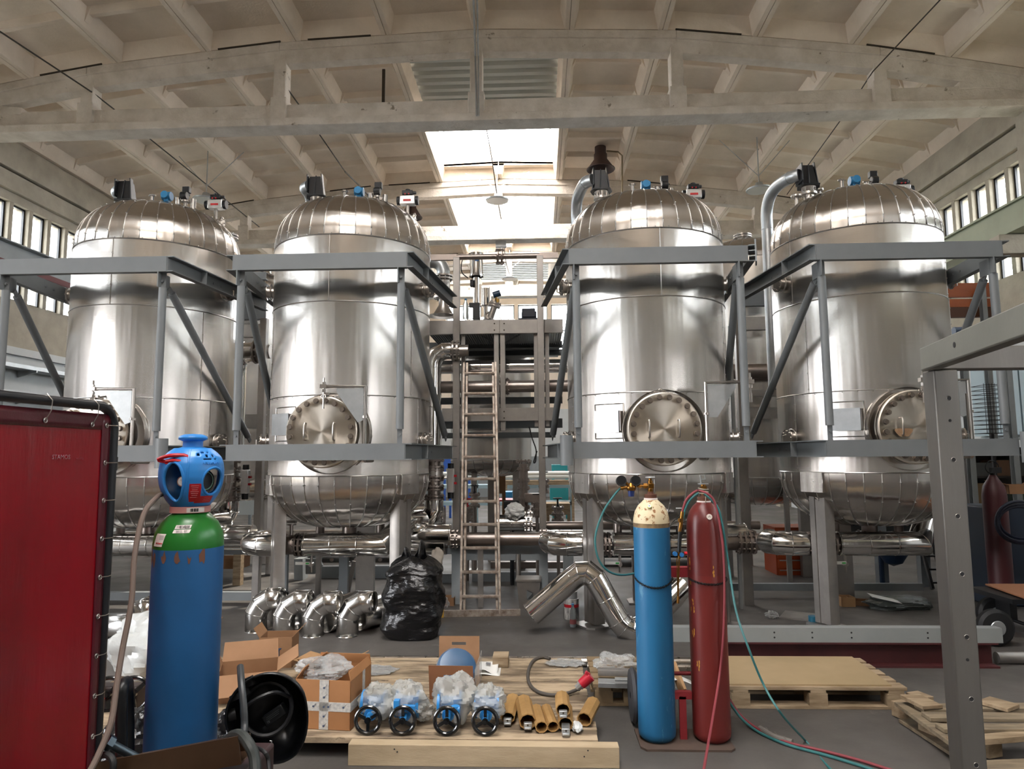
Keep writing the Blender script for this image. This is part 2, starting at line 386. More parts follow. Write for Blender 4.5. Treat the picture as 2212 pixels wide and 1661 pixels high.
# trusses
TN = [0]
def trim(o, name='trim'):
    TN[0] += 1; o.name = 'trim_%d' % TN[0]; return struct(o)
for ty in TY[1:-1]:
    t = MB()
    t.prof((XL, ty, 6.95), (XR, ty, 6.95), [(-.18, 0), (.18, 0), (.18, .13), (.08, .15), (.08, .40), (-.08, .40), (-.08, .15), (-.18, .13)])
    K = [-9.8, -7.35, -4.15, -.95, 2.25, 5.4, 7.95]
    for x0, x1 in zip(K, K[1:]):
        z0, z1 = chord(x0) - .003, chord(x1) - .003
        def q(x, z, y): return V((x, ty + y, z))
        t.hexa([q(x0, z0 - .13, -.16), q(x1, z1 - .13, -.16), q(x1, z1 - .13, .16), q(x0, z0 - .13, .16), q(x0, z0, -.16), q(x1, z1, -.16), q(x1, z1, .16), q(x0, z0, .16)])
        t.hexa([q(x0, z0 - .34, -.10), q(x1, z1 - .34, -.10), q(x1, z1 - .34, .10), q(x0, z0 - .34, .10), q(x0, z0 - .1, -.13), q(x1, z1 - .1, -.13), q(x1, z1 - .1, .13), q(x0, z0 - .1, .13)])
    for x in K[1:-1]: t.b2((x - .10, ty - .12, 7.0), (x + .10, ty + .12, chord(x) - .1))
    for x in K[1:-1]:
        t.b2((x - .13, ty - .15, 7.05), (x + .13, ty + .15, 7.45))
    for s, xe in ((1, XL), (-1, XR)):                  # solid triangular heels
        A = [V((xe, ty - .10, 7.3)), V((xe + s * 1.35, ty - .10, 7.3)), V((xe + s * 1.35, ty - .10, 7.42)), V((xe, ty - .10, chord(xe) - .05))]
        t.poly(A, (0, .2, 0))
    trim(t.build('roof_truss', M_truss, smooth=False, bevel=.012))
# side walls with two rows of openings between concrete posts
ZB0, ZB1, ZT0, ZT1 = 4.62, 5.27, 5.40, 6.45
for side, X, s in (('left', XL, -1), ('right', XR, 1)):
    m = MB(); th = .28
    def wb(y0, y1, z0, z1, t0=0, t1=th): m.b2((min(X + s * t0, X + s * t1), y0, z0), (max(X + s * t0, X + s * t1), y1, z1))
    GT = (-.5, 2.9) if side == 'left' else (-4.6, -3.2)
    wb(YF, GT[0], 0, 3.75, .02, th); wb(GT[1], YB, 0, 3.75, .02, th); wb(YF, GT[0], 3.75, ZB0); wb(GT[1], YB, 3.75, ZB0); wb(GT[0], GT[1], 4.3, ZB0); wb(YF, YB, ZB1, ZT0, .04); wb(YF, YB, ZT1, 8.3)
    wb(YF, YB, 6.62, 6.95, -.1, 0); wb(YF, YB, 6.98, 7.5, -.16, 0)
    y = YF; ys = []
    while y <= YB + .01: ys.append(y); y += .5
    for y in ys: wb(y - .05, y + .05, ZB0, ZT1)
    struct(m.build('wall_' + side, M_wallc if 1 else M_wall, smooth=False, bevel=.008))
    p = MB()
    for ya, yb in ((YF, GT[0]), (GT[1], YB)): p.b2((min(X, X - s * .004), ya, 0), (max(X, X - s * .004), yb, 3.74))
    trim(p.build('x', M_wall, smooth=False))
    for bi, (a, b) in enumerate(zip(TY, TY[1:])):      # one window per bay, dark steel frame with its panes
        f = MB(); g = MB(); xx = X + s * .11
        for z0, z1 in ((ZB0, ZB1), (ZT0, ZT1)):
            y = a
            while y < b - .01:
                f.b2((xx - .02, y + .05, z0), (xx + .02, y + .085, z1)); f.b2((xx - .02, y + .415, z0), (xx + .02, y + .45, z1))
                f.b2((xx - .02, y + .05, z1 - .035), (xx + .02, y + .45, z1)); f.b2((xx - .02, y + .05, z0), (xx + .02, y + .45, z0 + .035)); y += .5
            g.b2((xx - .004, a, z0), (xx + .004, b, z1))
        r = struct(f.build(wname(), M_black, smooth=False)); g.build('pane', M_glass, r, smooth=False)
# columns under the trusses and panel joints of the walls
for ty in TY[1:-1]:
    for X, s in ((XL, 1), (XR, -1)):
        c = MB(); c.b2((min(X, X + s * .35), ty - .2, 0), (max(X, X + s * .35), ty + .2, 6.95)); trim(c.build('x', M_wallc, smooth=False, bevel=.01))
# gables
g = MB(); g.b2((XL, YB, 0), (XR, YB + .3, 5.9)); g.b2((XL, YB, 8.05), (XR, YB + .3, 9)); 
GW = [(-3.9, -2.4), (-2.25, -1.0), (-.85, .4), (.55, 2.0)]
px = XL
for a, b in GW: g.b2((px, YB, 5.9), (a, YB + .3, 8.05)); px = b
g.b2((px, YB, 5.9), (XR, YB + .3, 8.05)); struct(g.build('wall_back', M_ceil, smooth=False))
for a, b in GW:
    f = MB(); f.b2((a, YB + .1, 5.9), (a + .05, YB + .16, 8.05)); f.b2((b - .05, YB + .1, 5.9), (b, YB + .16, 8.05)); f.b2((a, YB + .1, 8.0), (b, YB + .16, 8.05)); f.b2((a, YB + .1, 6.9), (b, YB + .16, 6.95))
    r = struct(f.build(wname(), M_greyl, smooth=False)); q = MB(); q.b2((a, YB + .12, 5.9), (b, YB + .13, 8.05)); q.build('pane', M_glass, r, smooth=False)
g = MB(); g.b2((XL, YB - .02, 0), (XR, YB - .001, 1.65)); trim(g.build('x', mat('grey_dado_paint', '8a9093', .7), smooth=False))
g = MB(); g.b2((XL, YB - .015, 1.65), (XR, YB - .001, 3.6)); trim(g.build('x', M_wall, smooth=False))
# wall behind the camera
g = MB(); g.b2((XL, YF - .3, 0), (XR, YF, 9)); struct(g.build('wall_front', M_wallc, smooth=False))
# unseen dark slabs, added to put dark streaks in the tank reflections
for x0, x1, y0_, y1_, h in ((-6.2, -5.9, -5.2, -2.6, 5.0), (-3.2, -2.6, -6.4, -6.0, 4.6), (1.9, 2.5, -7.0, -6.6, 4.4), (4.6, 4.9, -4.2, -1.4, 5.2), (6.4, 6.9, -1.0, .6, 4.2), (-8.6, -8.2, 3.6, 4.7, 4.0), (-.9, .2, -9, -8.7, 4.8)):
    g = MB(); g.b2((x0, y0_, 0), (x1, y1_, h)); trim(g.build('x', mat('dark_reflection_blocker', '3a3531', .8), smooth=False))
# outer ground
g = MB(); g.b2((-40, YF - 20, -.25), (XL - .3, YB + 10, -.02)); g.b2((XR + .3, YF - 20, -.25), (40, YB + 10, -.02)); struct(g.build('ground', mat('yard_concrete', '8b8880', .9)))
# services on the walls
def longbeam(name, X, z0, z1, bw, m, label, cat):
    b = MB(); h = z1 - z0; b.ibeam((X, YF + .3, (z0 + z1) / 2), (X, YB - .3, (z0 + z1) / 2), h, bw, .02)
    return tag(b.build(name, m, smooth=False), label, cat)
M_crane = mat('cream_green_paint', '9fa58c', .5, var='8f957e', vscale=2)
b = MB(); b.b2((7.12, YF + .3, 4.96), (7.42, YB - .3, 5.36)); b.b2((7.07, YF + .3, 5.36), (7.47, YB - .3, 5.39))
tag(b.build('crane_beam', M_crane, smooth=False), 'cream green crane runway beam along the right wall windows', 'beam')
longbeam('crane_beam', -9.2, 5.06, 5.42, .26, M_greyl, 'grey green crane runway beam along the left wall windows', 'beam')
b = MB(); b.bar((-9.02, YF + .3, 4.98), (-9.02, YB - .3, 4.98), .06, .1); tag(b.build('conductor_rail', mat('oxide_red', '5b1f22', .6), smooth=False), 'dark red conductor rail under the left crane beam', 'rail')
for ty in TY[1:-1]:
    for X, s, z in ((XL, 1, 5.05), (XR, -1, 4.95)):
        b = MB(); b.b2((min(X + s * .3, X + s * .95), ty - .12, z - .3), (max(X + s * .3, X + s * .95), ty + .12, z)); trim(b.build('x', M_wallc, smooth=False, bevel=.01))
for k, z in enumerate((3.35, 2.85)):
    t = thing('cable_tray', (-9.6, 10, z), ('upper' if k == 0 else 'lower') + ' grey perforated cable tray on the left wall', 'cable tray', 'cable trays on the left wall')
    b = MB()
    b.chan((-9.66, 5, z), (-9.66, 26, z), .06, .3, .004, 1, up=(1, 0, 0)) if 0 else b.b2((-9.78, 5, z - .03), (-9.45, 26, z - .026))
    b.b2((-9.78, 5, z - .03), (-9.776, 26, z + .04)); b.b2((-9.454, 5, z - .03), (-9.45, 26, z + .04)); b.build('tray', M_galv, t, smooth=False)
    for n in range(6):
        yy = 12.4 + n * 1.5; b = MB(); b.poly([(-9.79, yy, z - .03), (-9.42, yy, z - .03), (-9.42, yy, z - .07), (-9.79, yy, z - .16)], (0, .03, 0)); b.build('bracket', M_galv, t, smooth=False)
b = MB(); b.b2((-9.86, 5, 3.6), (-9.72, 27, 3.74)); b.b2((-9.86, 5, 1.9), (-9.76, 27, 1.96)); tag(b.build('wall_ledge', M_wall, smooth=False), kind='structure'); 
# dark red-brown joint lines between roof and truss
b = MB()
for ty in TY[3:-1]:
    for i in (1, 3, 4, 8, 10):
        x0 = NX[i] + .2; x1 = NX[i + 1] - .25; b.bar((x0, ty - .165, chord(x0) + .004), (x1, ty - .165, chord(x1) + .004), .02, .022)
trim(b.build('x', M_joint, smooth=False))
# steel tie wires, turnbuckles and hanging lamps
def cable(pts, r, label, mt=None, group=None, k=0, name='cable', cat='cable'):
    b = MB(); b.tube(pts, r, 6, smooth=k); return tag(b.build(name, mt or mat('dark_wire', '3a352e', .6, .4)), label, cat, group)
cable([at(-20, 55, 8.6), at(200, 200, 10.4), at(245, 235, 10.9), at(330, 305, 12), at(560, 490, 17.2)], .012, 'dark steel wire running past the left verticals of the roof truss')
cable([at(612, 180, 10.4), at(650, 232, 10.9), at(745, 370, 13.6)], .012, 'dark steel wire hooked to the second vertical of the roof truss')
cable([at(745, 370, 13.6), at(775, 400, 15), at(812, 440, 17)], .018, 'doubled wire loop continuing to the next truss above the second tank')
cable([at(2040, -10, 8.9), at(1885, 155, 10.4), at(1830, 240, 11.5), at(1700, 420, 16)], .010, 'thin wire running from the right vertical of the roof truss')
for nm, X, Y, z in (('a', at(200, 200, 10.3), 10.3, 0), ('b', at(617, 190, 10.3), 10.3, 0), ('c', at(1883, 160, 10.3), 10.3, 0)):
    pass
b = MB(); p0 = at(1023, 0, 8.9); b.tube([p0, at(1027, 120, 10.28), at(1030, 250, 10.28)], .016, 6); b.tube([p0 + V((.05, 0, 0)), at(1033, 120, 10.27), at(1034, 250, 10.27)], .012, 6)
tag(b.build('conduit', M_galv), 'thin conduits running down the centre vertical of the nearest roof truss', 'conduit')
b = MB(); p = at(829, 150, 11.2); b.bar(p, p - V((0, 0, .62)), .05, .03); tag(b.build('hanging_strap', M_joint), 'rusty steel strap hanging from the ceiling left of the corrugated sheet', 'strap')
def lamp(px, py, Y, label, cab_top):
    c = at(px, py, Y); t = thing('pendant_lamp', c, label, 'lamp', 'pendant lamps along the roof ridge')
    b = MB(); b.lathe([(0, -.02), (.26, -.035), (.27, -.01), (.16, .03), (.09, .06), (.07, .13), (0, .13)], c, n=28); b.build('lamp_shade', M_galv, t)
    b = MB(); b.lathe([(0, -.03), (.24, -.042), (.24, -.03), (0, -.024)], c, n=28); b.build('diffuser', mat('lamp_glass', 'c9c9c4', .4), t)
    b = MB(); b.cyl(c + V((0, 0, .1)), V((c.x, c.y, cab_top)), .012, n=6)
    for s in (-1, 1): b.tube([c + V((0, 0, .28)), c + V((s * .75, .1, cab_top - c.z))], .008, 5)
    b.build('cord', M_galv, t)
lamp(1074, 431, 15.4, 'round pendant lamp below the skylight at the second roof truss', 8.3)
lamp(1101, 601, 21.6, 'round pendant lamp in front of the far corrugated ceiling sheet', 8.3)
lamp(1640, 408, 14.0, 'pendant lamp behind the bent pipe of the rightmost tank', 8.3)
lamp(445, 430, 14.0, 'pendant lamp hanging above the left tank', 8.3)
cable([at(1050, 275, 13.8), at(1062, 340, 14.6), at(1074, 425, 15.4), at(1085, 490, 16.9), at(1092, 560, 20), at(1101, 595, 21.5)], .011, 'lamp cable sagging along the skylights', k=3)
t = thing('floodlight', at(1084, 525, 16.9), 'small grey box lamp under the second truss at the ridge', 'lamp')
b = MB(); b.box(at(1084, 527, 16.9), (.26, .12, .16)); b.bm.verts.ensure_lookup_table(); [setattr(v, 'co', v.co + V((0, 16.5 - 16.9, 6.955 - .08 - at(1084, 527, 16.9).z))) for v in b.bm.verts]; b.build('lamp_body', M_galv, t, bevel=.01)
# red-brown cone extractors under the roof
M_rust = mat('brown_painted_sheet', '4a3733', .6, var='3b2b28', vscale=6)
def cone(px, py0, py1, r0, r1, Y, label):
    a = at(px, py0, Y); c = V((a.x, a.y, at(px, py1, Y).z)); t = thing('exhaust_cone', a, label, 'duct cone', 'exhaust cones under the roof')
    b = MB(); b.lathe([(r0, 0), (r0, -.12), (r1, c.z - a.z), (r1 - .02, c.z - a.z), (r0 - .02, -.12)], a, n=28); b.build('cone', M_rust, t)
    b = MB(); b.torus((a.x, a.y, c.z), r1, .012, n=28); b.build('rim', M_rust, t)
    b = MB(); b.cyl(a, (a.x, a.y, chord(a.x) + .22), r0 * .85, n=20); b.build('neck', M_rust, t)
cone(1297, 334, 366, .15, .31, 15.0, 'brown conical exhaust hood above the third tank duct')
cone(888, 440, 470, .14, .3, 18.0, 'brown conical exhaust hood behind the valve of the second tank')
b = MB(); b.tube([at(1310, 326, 14.9), at(1335, 328, 14.9), at(1344, 336, 14.9), at(1344, 420, 14.9)], .018, 8); tag(b.build('conduit', mat('beige_conduit', '8b7a5e', .6)), 'beige conduit bending down beside the exhaust cone', 'conduit')
# ------------------------------------------------------------------ the four insulated tanks
M_disc = mat('turned_steel', (.70, .64, .56), .34, 1, aniso=.8)
for nd in M_disc.node_tree.nodes:
    if nd.type == 'TANGENT': nd.axis = 'Y'
M_bead = mat('seam_bead', (.52, .50, .48), .3, 1)
M_rivet = M_bead
M_bolt = mat('bolt_steel', (.36, .31, .27), .35, 1, var=(.26, .22, .19), vscale=30)
M_label_red = mat('label_red', 'b5292b', .5)
R_T, ZD, Z2, Z3, ZB, ZTOP, ZBOT = .83, 3.84, 3.17, 2.25, 1.475, 4.43, .93
NG = 34
def head(zc, h, R=R_T, sign=1, wave=0):
    """domed head of flat-ish gores, seam columns kept sharp"""
    b = MB(); nv = 18; k = 4; n = NG * k; rings = []
    for j in range(nv + 1):
        t = j / nv * PI / 2; r = R * math.cos(t) ** .74 if j < nv else 0; z = zc + sign * h * math.sin(t) ** .86
        if r < 1e-5: rings.append([b.bm.verts.new((0, 0, z))]); continue
        row = []
        for i in range(n):
            a = 2 * PI * (i + .0) / n; loc = ((i % k) / k - .5) * 2 * PI / NG
            flat = math.cos(PI / NG) / math.cos(loc); rr = r * (1 + .75 * (flat - 1) * 1.0)
            rr += math.sin(2 * t) * .004 * math.sin(i // k * 2.4 + wave) * math.cos(loc * NG / 2)
            row.append(b.bm.verts.new((rr * math.cos(a), rr * math.sin(a), z)))
        rings.append(row)
    for A, B in zip(rings, rings[1:]):
        for i in range(n):
            j = (i + 1) % n
            if len(B) == 1: b.face([A[i], A[j], B[0]])
            else: b.face([A[i], A[j], B[j], B[i]])
    return b
def seam_lines(b, zc, h, sign, R=R_T, t1=1.25):
    for g in range(NG):
        a = 2 * PI * g / NG; P = []
        for j in range(13):
            t = .0 + t1 * j / 12; r = R * math.cos(t) ** .74 + .003; z = zc + sign * h * math.sin(t) ** .86 + sign * .002
            P.append(V((r * math.cos(a), r * math.sin(a), z)))
        b.tube(P, .0042, 5)
        for j in (1, 4, 8):
            d = V((math.cos(a), math.sin(a), .35 * sign)).normalized(); b.cyl(P[j], P[j] + d * .014, .006, n=5)
def shell_xyz(a, z, dr=0): return V(((R_T + dr) * math.sin(a), -(R_T + dr) * math.cos(a), z))   # a = angle from the front
def actuator(root, c, face=1, low=False, sub='valve'):
    """pneumatic quarter-turn valve: body, silver cylinder with black ends, black switch box"""
    c = V(c)
    v = MB(); v.cyl(c + V((-.07, 0, -.2)), c + V((.07, 0, -.2)), .032, n=14); v.cyl(c + V((-.085, 0, -.2)), c + V((-.07, 0, -.2)), .055, n=16); v.cyl(c + V((.07, 0, -.2)), c + V((.085, 0, -.2)), .055, n=16)
    v.cyl(c + V((0, 0, -.2)), c + V((0, 0, -.05)), .018, n=10); v.bolts(c + V((.085, 0, -.2)), (1, 0, 0), .043, 6, .006, .01); v.bolts(c + V((-.085, 0, -.2)), (-1, 0, 0), .043, 6, .006, .01)
    o = v.build(sub, M_steel, root, world=False)
    b = MB(); b.box(c, (.17, .09, .10)); b.build('actuator_body', M_silver, o, world=False, bevel=.008)
    b = MB()
    for s in (-1, 1): b.cyl(c + V((s * .085, 0, 0)), c + V((s * .12, 0, 0)), .05, n=20)
    b.build('end_cap', M_black, o, world=False, bevel=.004)
    b = MB(); b.box(c + V((0, 0, .085)), (.12, .08, .05)); b.cyl(c + V((0, 0, .05)), c + V((0, 0, .13)), .03, n=14); b.box(c + V((.075, 0, .09)), (.04, .03, .03)); b.build('switch_box', M_black, o, world=False, bevel=.006)
    b = MB(); b.box(c + V((0, -.047, -.008)), (.085, .003, .022)); b.build('red_label', M_label_red, o, world=False)
    b = MB(); b.cyl(c + V((-.02, -.05, .06)), c + V((-.02, -.06, .06)), .008, n=8); b.cyl(c + V((.02, -.05, .06)), c + V((.02, -.06, .06)), .008, n=8); b.build('indicator', M_red, o, world=False)
    return o
def nozzle(root, x, y, z0, h, r, fr, name='nozzle', m=None):
    b = MB(); b.cyl((x, y, z0), (x, y, z0 + h), r, n=18); b.cyl((x, y, z0 + h), (x, y, z0 + h + .018), fr, n=24); b.bolts((x, y, z0 + h + .018), (0, 0, 1), fr * .8, 8, .008, .012); b.bolts((x, y, z0 + h), (0, 0, -1), fr * .8, 8, .008, .012)
    return b.build(name, m or M_steel, root, world=False)
def make_tank(X, label, swing, seamx, rot=0.0, extra=0):
    root = thing('storage_tank', (X, 7.3, 0), label, 'tank', 'insulated steel tanks in a row')
    b = MB(); b.lathe([(R_T, ZB), (R_T, Z3), (R_T, Z2), (R_T, ZD)], n=128); b.build('shell', M_tank, root, world=False, ang=60)
    for nm, zc, h, s in (('top_dome', ZD, ZTOP - ZD, 1), ('bottom_head', ZB, ZB - ZBOT, -1)):
        d = head(zc, h, sign=s, wave=X); d.mi = 1; seam_lines(d, zc, h, s, t1=1.25 if s > 0 else 1.35); o = d.build(nm, [M_tank, M_bead], root, world=False, ang=180)
        k = 4; me = o.data
        sm = set(k_ for p_ in me.polygons if p_.material_index == 0 for k_ in p_.edge_keys)
        for e in me.edges:
            if e.key not in sm: continue
            v0, v1 = me.vertices[e.vertices[0]].co, me.vertices[e.vertices[1]].co
            a0, a1 = math.atan2(v0.y, v0.x), math.atan2(v1.y, v1.x)
            if abs(a0 - a1) < 1e-3:
                q = (a0 / (2 * PI) * NG) % 1
                if min(q, 1 - q) < .02: e.use_edge_sharp = True
    b = MB()
    for z, r in ((ZD, .007), (Z2, .006), (Z3, .006), (ZB, .007)): b.torus((0, 0, z), R_T + .001, r, n=96, k=6)
    for z0, z1, angs in ((Z2, ZD, (seamx, seamx + 2.1)), (Z3, Z2, (-1.02, 1.05)), (ZB, Z3, (-1.25, 1.2, 2.6))):
        for a in angs:
            b.tube([shell_xyz(a, z0), shell_xyz(a, z1)], .005, 5)
            z = z0 + .04
            while z < z1: p = shell_xyz(a, z); b.cyl(p, p + V((math.sin(a), -math.cos(a), 0)) * .01, .006, n=5); z += .16
    for g in range(40):
        a = 2 * PI * g / 40
        for z in (ZD + .012, Z3 - .012): p = shell_xyz(a, z); b.cyl(p, p + V((math.sin(a), -math.cos(a), 0)) * .008, .005, n=5)
    b.build('seam_band', M_bead, root, world=False)
    # legs, foot plates, leg boxes in the cladding
    for a in (-PI / 3, PI / 3, PI):
        d = V((math.sin(a), -math.cos(a), 0)); s = V((d.y, -d.x, 0)); c = d * .72
        lg = MB()
        def P(u, v, z): return c + s * u + d * v + V((0, 0, z))
        w, t = .105, .055
        o_ = [(-w, -t), (w, -t), (w, t * .3), (w - .018, t), (.03, t), (.026, t * .8), (-.026, t * .8), (-.03, t), (-w + .018, t), (-w, t * .3)]
        A = lg.vs([P(u, v, .03) for u, v in o_]); B = lg.vs([P(u, v, 1.36) for u, v in o_]); n = len(o_)
        for i in range(n): lg.face([A[i], A[(i + 1) % n], B[(i + 1) % n], B[i]])
        lg.face(A[::-1]); lg.face(B)
        lo = lg.build('leg', M_raw, root, world=False, ang=30)
        fp = MB(); q = [(-.16, -.13), (.16, -.13), (.16, .1), (.1, .16), (-.1, .16), (-.16, .1)]
        fp.poly([P(u, v, 0) for u, v in q], (0, 0, .018)); fp.build('base_plate', M_raw, lo, world=False)
        bx = MB(); q = [(-.13, -.1), (.13, -.1), (.13, .12), (-.13, .12)]
        bx.poly([P(u, v, 1.28) for u, v in q], (0, 0, .2)); bx.build('leg_cover', M_tank, lo, world=False, bevel=.004)
    # manhole
    mh = MB(); fy = -1.01; c = V((0.0, 0, 1.89))
    mh.cyl((0, -.70, 1.89), (0, fy + .05, 1.89), .30, n=48); o = mh.build('manhole', M_steel, root, world=False)
    f = MB(); f.lathe([(0, 0), (.325, 0), (.335, -.006), (.335, -.03), (0, -.03)], (0, fy, 1.89), (0, -1, 0), n=72); f.lathe([(.30, -.045), (.338, -.045), (.338, -.07), (.30, -.07)], (0, fy, 1.89), (0, -1, 0), n=72)
    f.build('flange', M_disc, o, world=False, ang=25)
    bolt0 = None
    for q_ in range(20):
        an = PI / 20 + 2 * PI * q_ / 20; loc = V((.288 * math.cos(an), fy - .03, 1.89 + .288 * math.sin(an)))
        if bolt0 is None:
            bt = MB(); bt.cyl((0, .004, 0), (0, -.008, 0), .027, n=12); bt.cyl((0, -.008, 0), (0, -.028, 0), .0225, n=6); bolt0 = bt.build('bolt', M_bolt, o, world=False); bn = bolt0
        else: bn = bolt0.copy(); COL.objects.link(bn); bn.parent = o
        bn.location = loc; bn.rotation_euler = (0, an * 3, 0)
    for s in (-1, 1):
        h = MB(); x = s * .135 + (-.01); h.tube([(x + .0, fy, 1.97), (x, fy - .045, 1.97), (x, fy - .055, 1.955), (x, fy - .055, 1.83), (x, fy - .045, 1.815), (x, fy, 1.815)], .0075, 8); h.build('handle', M_steel, o, world=False)
    cl = MB(); cl.torus((.03, -.78, 1.88), .385, .006, (0, 1, 0), n=64, k=6); cl.lathe([(.37, 0), (.375, .1), (.385, .14)], (.03, -.72, 1.88), (0, -1, 0), n=64); cl.build('collar', M_tank, o, world=False)
    # davit arm
    px = .43 if swing == 0 else .36; ex = .04 if swing == 0 else .76
    dv = MB(); y = -1.09
    dv.tube([(px, -.8, 1.62), (px, y + .03, 1.62), (px, y, 1.65), (px, y, 2.30), (ex, y, 2.305)], .0165, 10)
    dv.cyl((px, y, 2.01), (px, y, 2.03), .028, n=14); dv.box((ex, y, 2.305), (.06, .05, .035)); dv.cyl((ex, y, 2.1 if swing == 0 else 2.15), (ex, y, 2.385), .009, n=8); dv.cyl((ex, y, 2.325), (ex, y, 2.345), .018, n=6); dv.cyl((ex, y, 2.25), (ex, y, 2.28), .02, n=6)
    if swing == 0: dv.torus((ex, y, 2.21), .02, .006, (0, 1, 0), n=16); dv.box((ex + .02, y + .02, 2.235), (.05, .03, .025)); dv.cyl((ex - .03, y + .02, 2.215), (ex + .09, y + .02, 2.215), .008, n=8)
    else: dv.cyl((ex, y, 2.12), (ex, y, 2.2), .015, n=8)
    o = dv.build('davit_arm', M_steel, root, world=False)
    g = MB(); k = -1 if swing == 0 else 1
    g.poly([(px + k * .02, y, 2.285), (px + k * .27, y, 2.285), (px + k * .27, y, 2.25), (px + k * .10, y, 1.99) if k > 0 else (px + k * .07, y, 1.97), (px + k * .02, y, 1.99)], (0, .006, 0)); g.build('gusset_plate', M_galv, o, world=False)
    if swing: b = MB(); b.box((0.0, -.83, 2.255), (.07, .03, .02)); b.torus((0, -.85, 2.25), .02, .005, (0, 1, 0), n=14); b.cyl((-.05, -.85, 2.25), (.05, -.85, 2.25), .007, n=8); b.build('lifting_eye', M_steel, root, world=False)
    # name plate in its raised bead frame
    a = -.60; nrm = V((math.sin(a), -math.cos(a), 0)); sd = V((math.cos(a), math.sin(a), 0)); c = shell_xyz(a, 1.975, .05)
    pl = MB(); pl.poly([c + sd * u + V((0, 0, v)) for u, v in ((-.13, -.105), (.13, -.105), (.13, .105), (-.13, .105))], nrm * .006); po = pl.build('name_plate', M_galv, root, world=False)
    pl = MB(); pl.poly([c - nrm * .008 + sd * u + V((0, 0, v)) for u, v in ((-.10, -.09), (.14, -.09), (.14, .10), (-.10, .10))], -nrm * .06); pl.build('plate_holder', M_steel, po, world=False)
    pf = MB(); cc = [(-.16, -.16), (.15, -.16), (.15, .17), (-.16, .17)]
    Pt = []
    for (u0, v0), (u1, v1) in zip(cc, cc[1:] + cc[:1]):
        for i in range(6): u = u0 + (u1 - u0) * i / 6; v = v0 + (v1 - v0) * i / 6; Pt.append(shell_xyz(a + u / R_T, 1.975 + v, .004))
    pf.tube(Pt, .0055, 5, True); pf.build('plate_frame', M_bead, po, world=False)
    # lifting lugs on both sides
    for a, z in ((1.35, 3.42), (-1.35, 3.42), (1.32, 1.82), (-1.3, 1.82)):
        lu = MB(); n_ = V((math.sin(a), -math.cos(a), 0)); c = shell_xyz(a, z)
        lu.torus(c + n_ * .03, .085, .006, n_, n=26); lu.cyl(c, c + n_ * .07, .06, n=22); lu.cyl(c + n_ * .07, c + n_ * .085, .085, n=26); lu.bolts(c + n_ * .085, n_, .068, 8, .008, .01)
        lu.tube([c + n_ * .09 + V((0, 0, .03)), c + n_ * .13 + V((0, 0, .02)), c + n_ * .13 + V((0, 0, -.05)), c + n_ * .09 + V((0, 0, -.06))], .006, 6)
        lu.build('lifting_lug', M_steel, root, world=False)
    # vent duct with black damper box
    bx, bz = -.43, 4.66
    d = MB(); d.lathe([(.055, 0), (.055, .08), (.085, .085), (.085, .11), (.05, .12), (.075, .17)], (bx, 0, 4.36), n=24); d.bolts((bx, 0, 4.47), (0, 0, 1), .07, 8, .008, .05); nz = d.build('duct_nozzle', M_steel, root, world=False)
    k = MB(); k.poly([(bx - .09, -.09, 4.53), (bx + .09, -.09, 4.53), (bx + .12, 0, 4.53), (bx + .09, .09, 4.53), (bx - .09, .09, 4.53), (bx - .12, 0, 4.53)], (0, 0, .02))
    k.hexa([(bx - .08, -.055, 4.55), (bx + .08, -.055, 4.55), (bx + .08, .07, 4.55), (bx - .08, .07, 4.55), (bx - .08, -.04, 4.77), (bx + .045, -.04, 4.77), (bx + .045, .06, 4.77), (bx - .08, .06, 4.77)])
    k.box((bx - .09, .01, 4.68), (.012, .2, .2)); k.poly([(bx - .02, -.075, 4.55), (bx - .01, -.075, 4.55), (bx + .0, -.045, 4.78), (bx - .01, -.045, 4.78)], (0, .03, 0)); k.poly([(bx + .08, -.06, 4.55), (bx + .09, -.06, 4.55), (bx + .06, -.05, 4.80), (bx + .05, -.05, 4.80)], (0, .06, 0))
    k.bolts((bx - .084, .01, 4.68), (1, 0, 0), .105, 4, .009, .01, a0=PI / 4); k.build('damper_box', M_black, nz, world=False, bevel=.004)
    p = [V((bx - .09, .01, 4.68)), V((bx - .20, .06, 4.68))]
    e = V((-.62, .45, 4.5)); pts = [V((bx - .09, .01, 4.68)), V((bx - .16, .08, 4.68)), V((-.63, .34, 4.70)), V((-.665, .52, 4.64)), V((-.67, .64, 4.5)), V((-.66, .68, 4.3)), V((-.66, .69, 3.4)), V((-.66, .69, 2.4))]
    if extra == 1: pts = pts[:6] + [V((-.66, .69, 1.9))]
    q = MB(); q.tube(pts[:6], .066, 18, smooth=5); q.tube(pts[5:], .066, 18)
    for pp, dd in ((pts[1], pts[2] - pts[0]), (pts[5], V((0, 0, 1)))): q.torus(pp, .067, .004, dd, n=22, k=5)
    q.build('vent_duct', M_galv, root, world=False, ang=50)
    # top instruments
    actuator(root, (.58, .05, 4.50))
    ln = MB(); ln.tube([(.32, .02, 4.46), (.42, .02, 4.38), (.50, .04, 4.30), (.60, .05, 4.30)], .022, 10); ln.build('branch_pipe', M_steel, root, world=False)
    t = MB(); t.cyl((.05, 0, 4.45), (.05, 0, 4.52), .014, n=10); tb = t.build('transmitter', M_steel, root, world=False)
    t = MB(); t.cyl((-.0, -.02, 4.585), (.10, -.02, 4.585), .05, n=24); t.cyl((.05, -.09, 4.585), (.05, .04, 4.585), .042, n=20); t.box((.05, -.02, 4.54), (.05, .06, .05)); t.build('transmitter_head', mat('transmitter_blue', '2e78a6', .35), tb, world=False, bevel=.004)
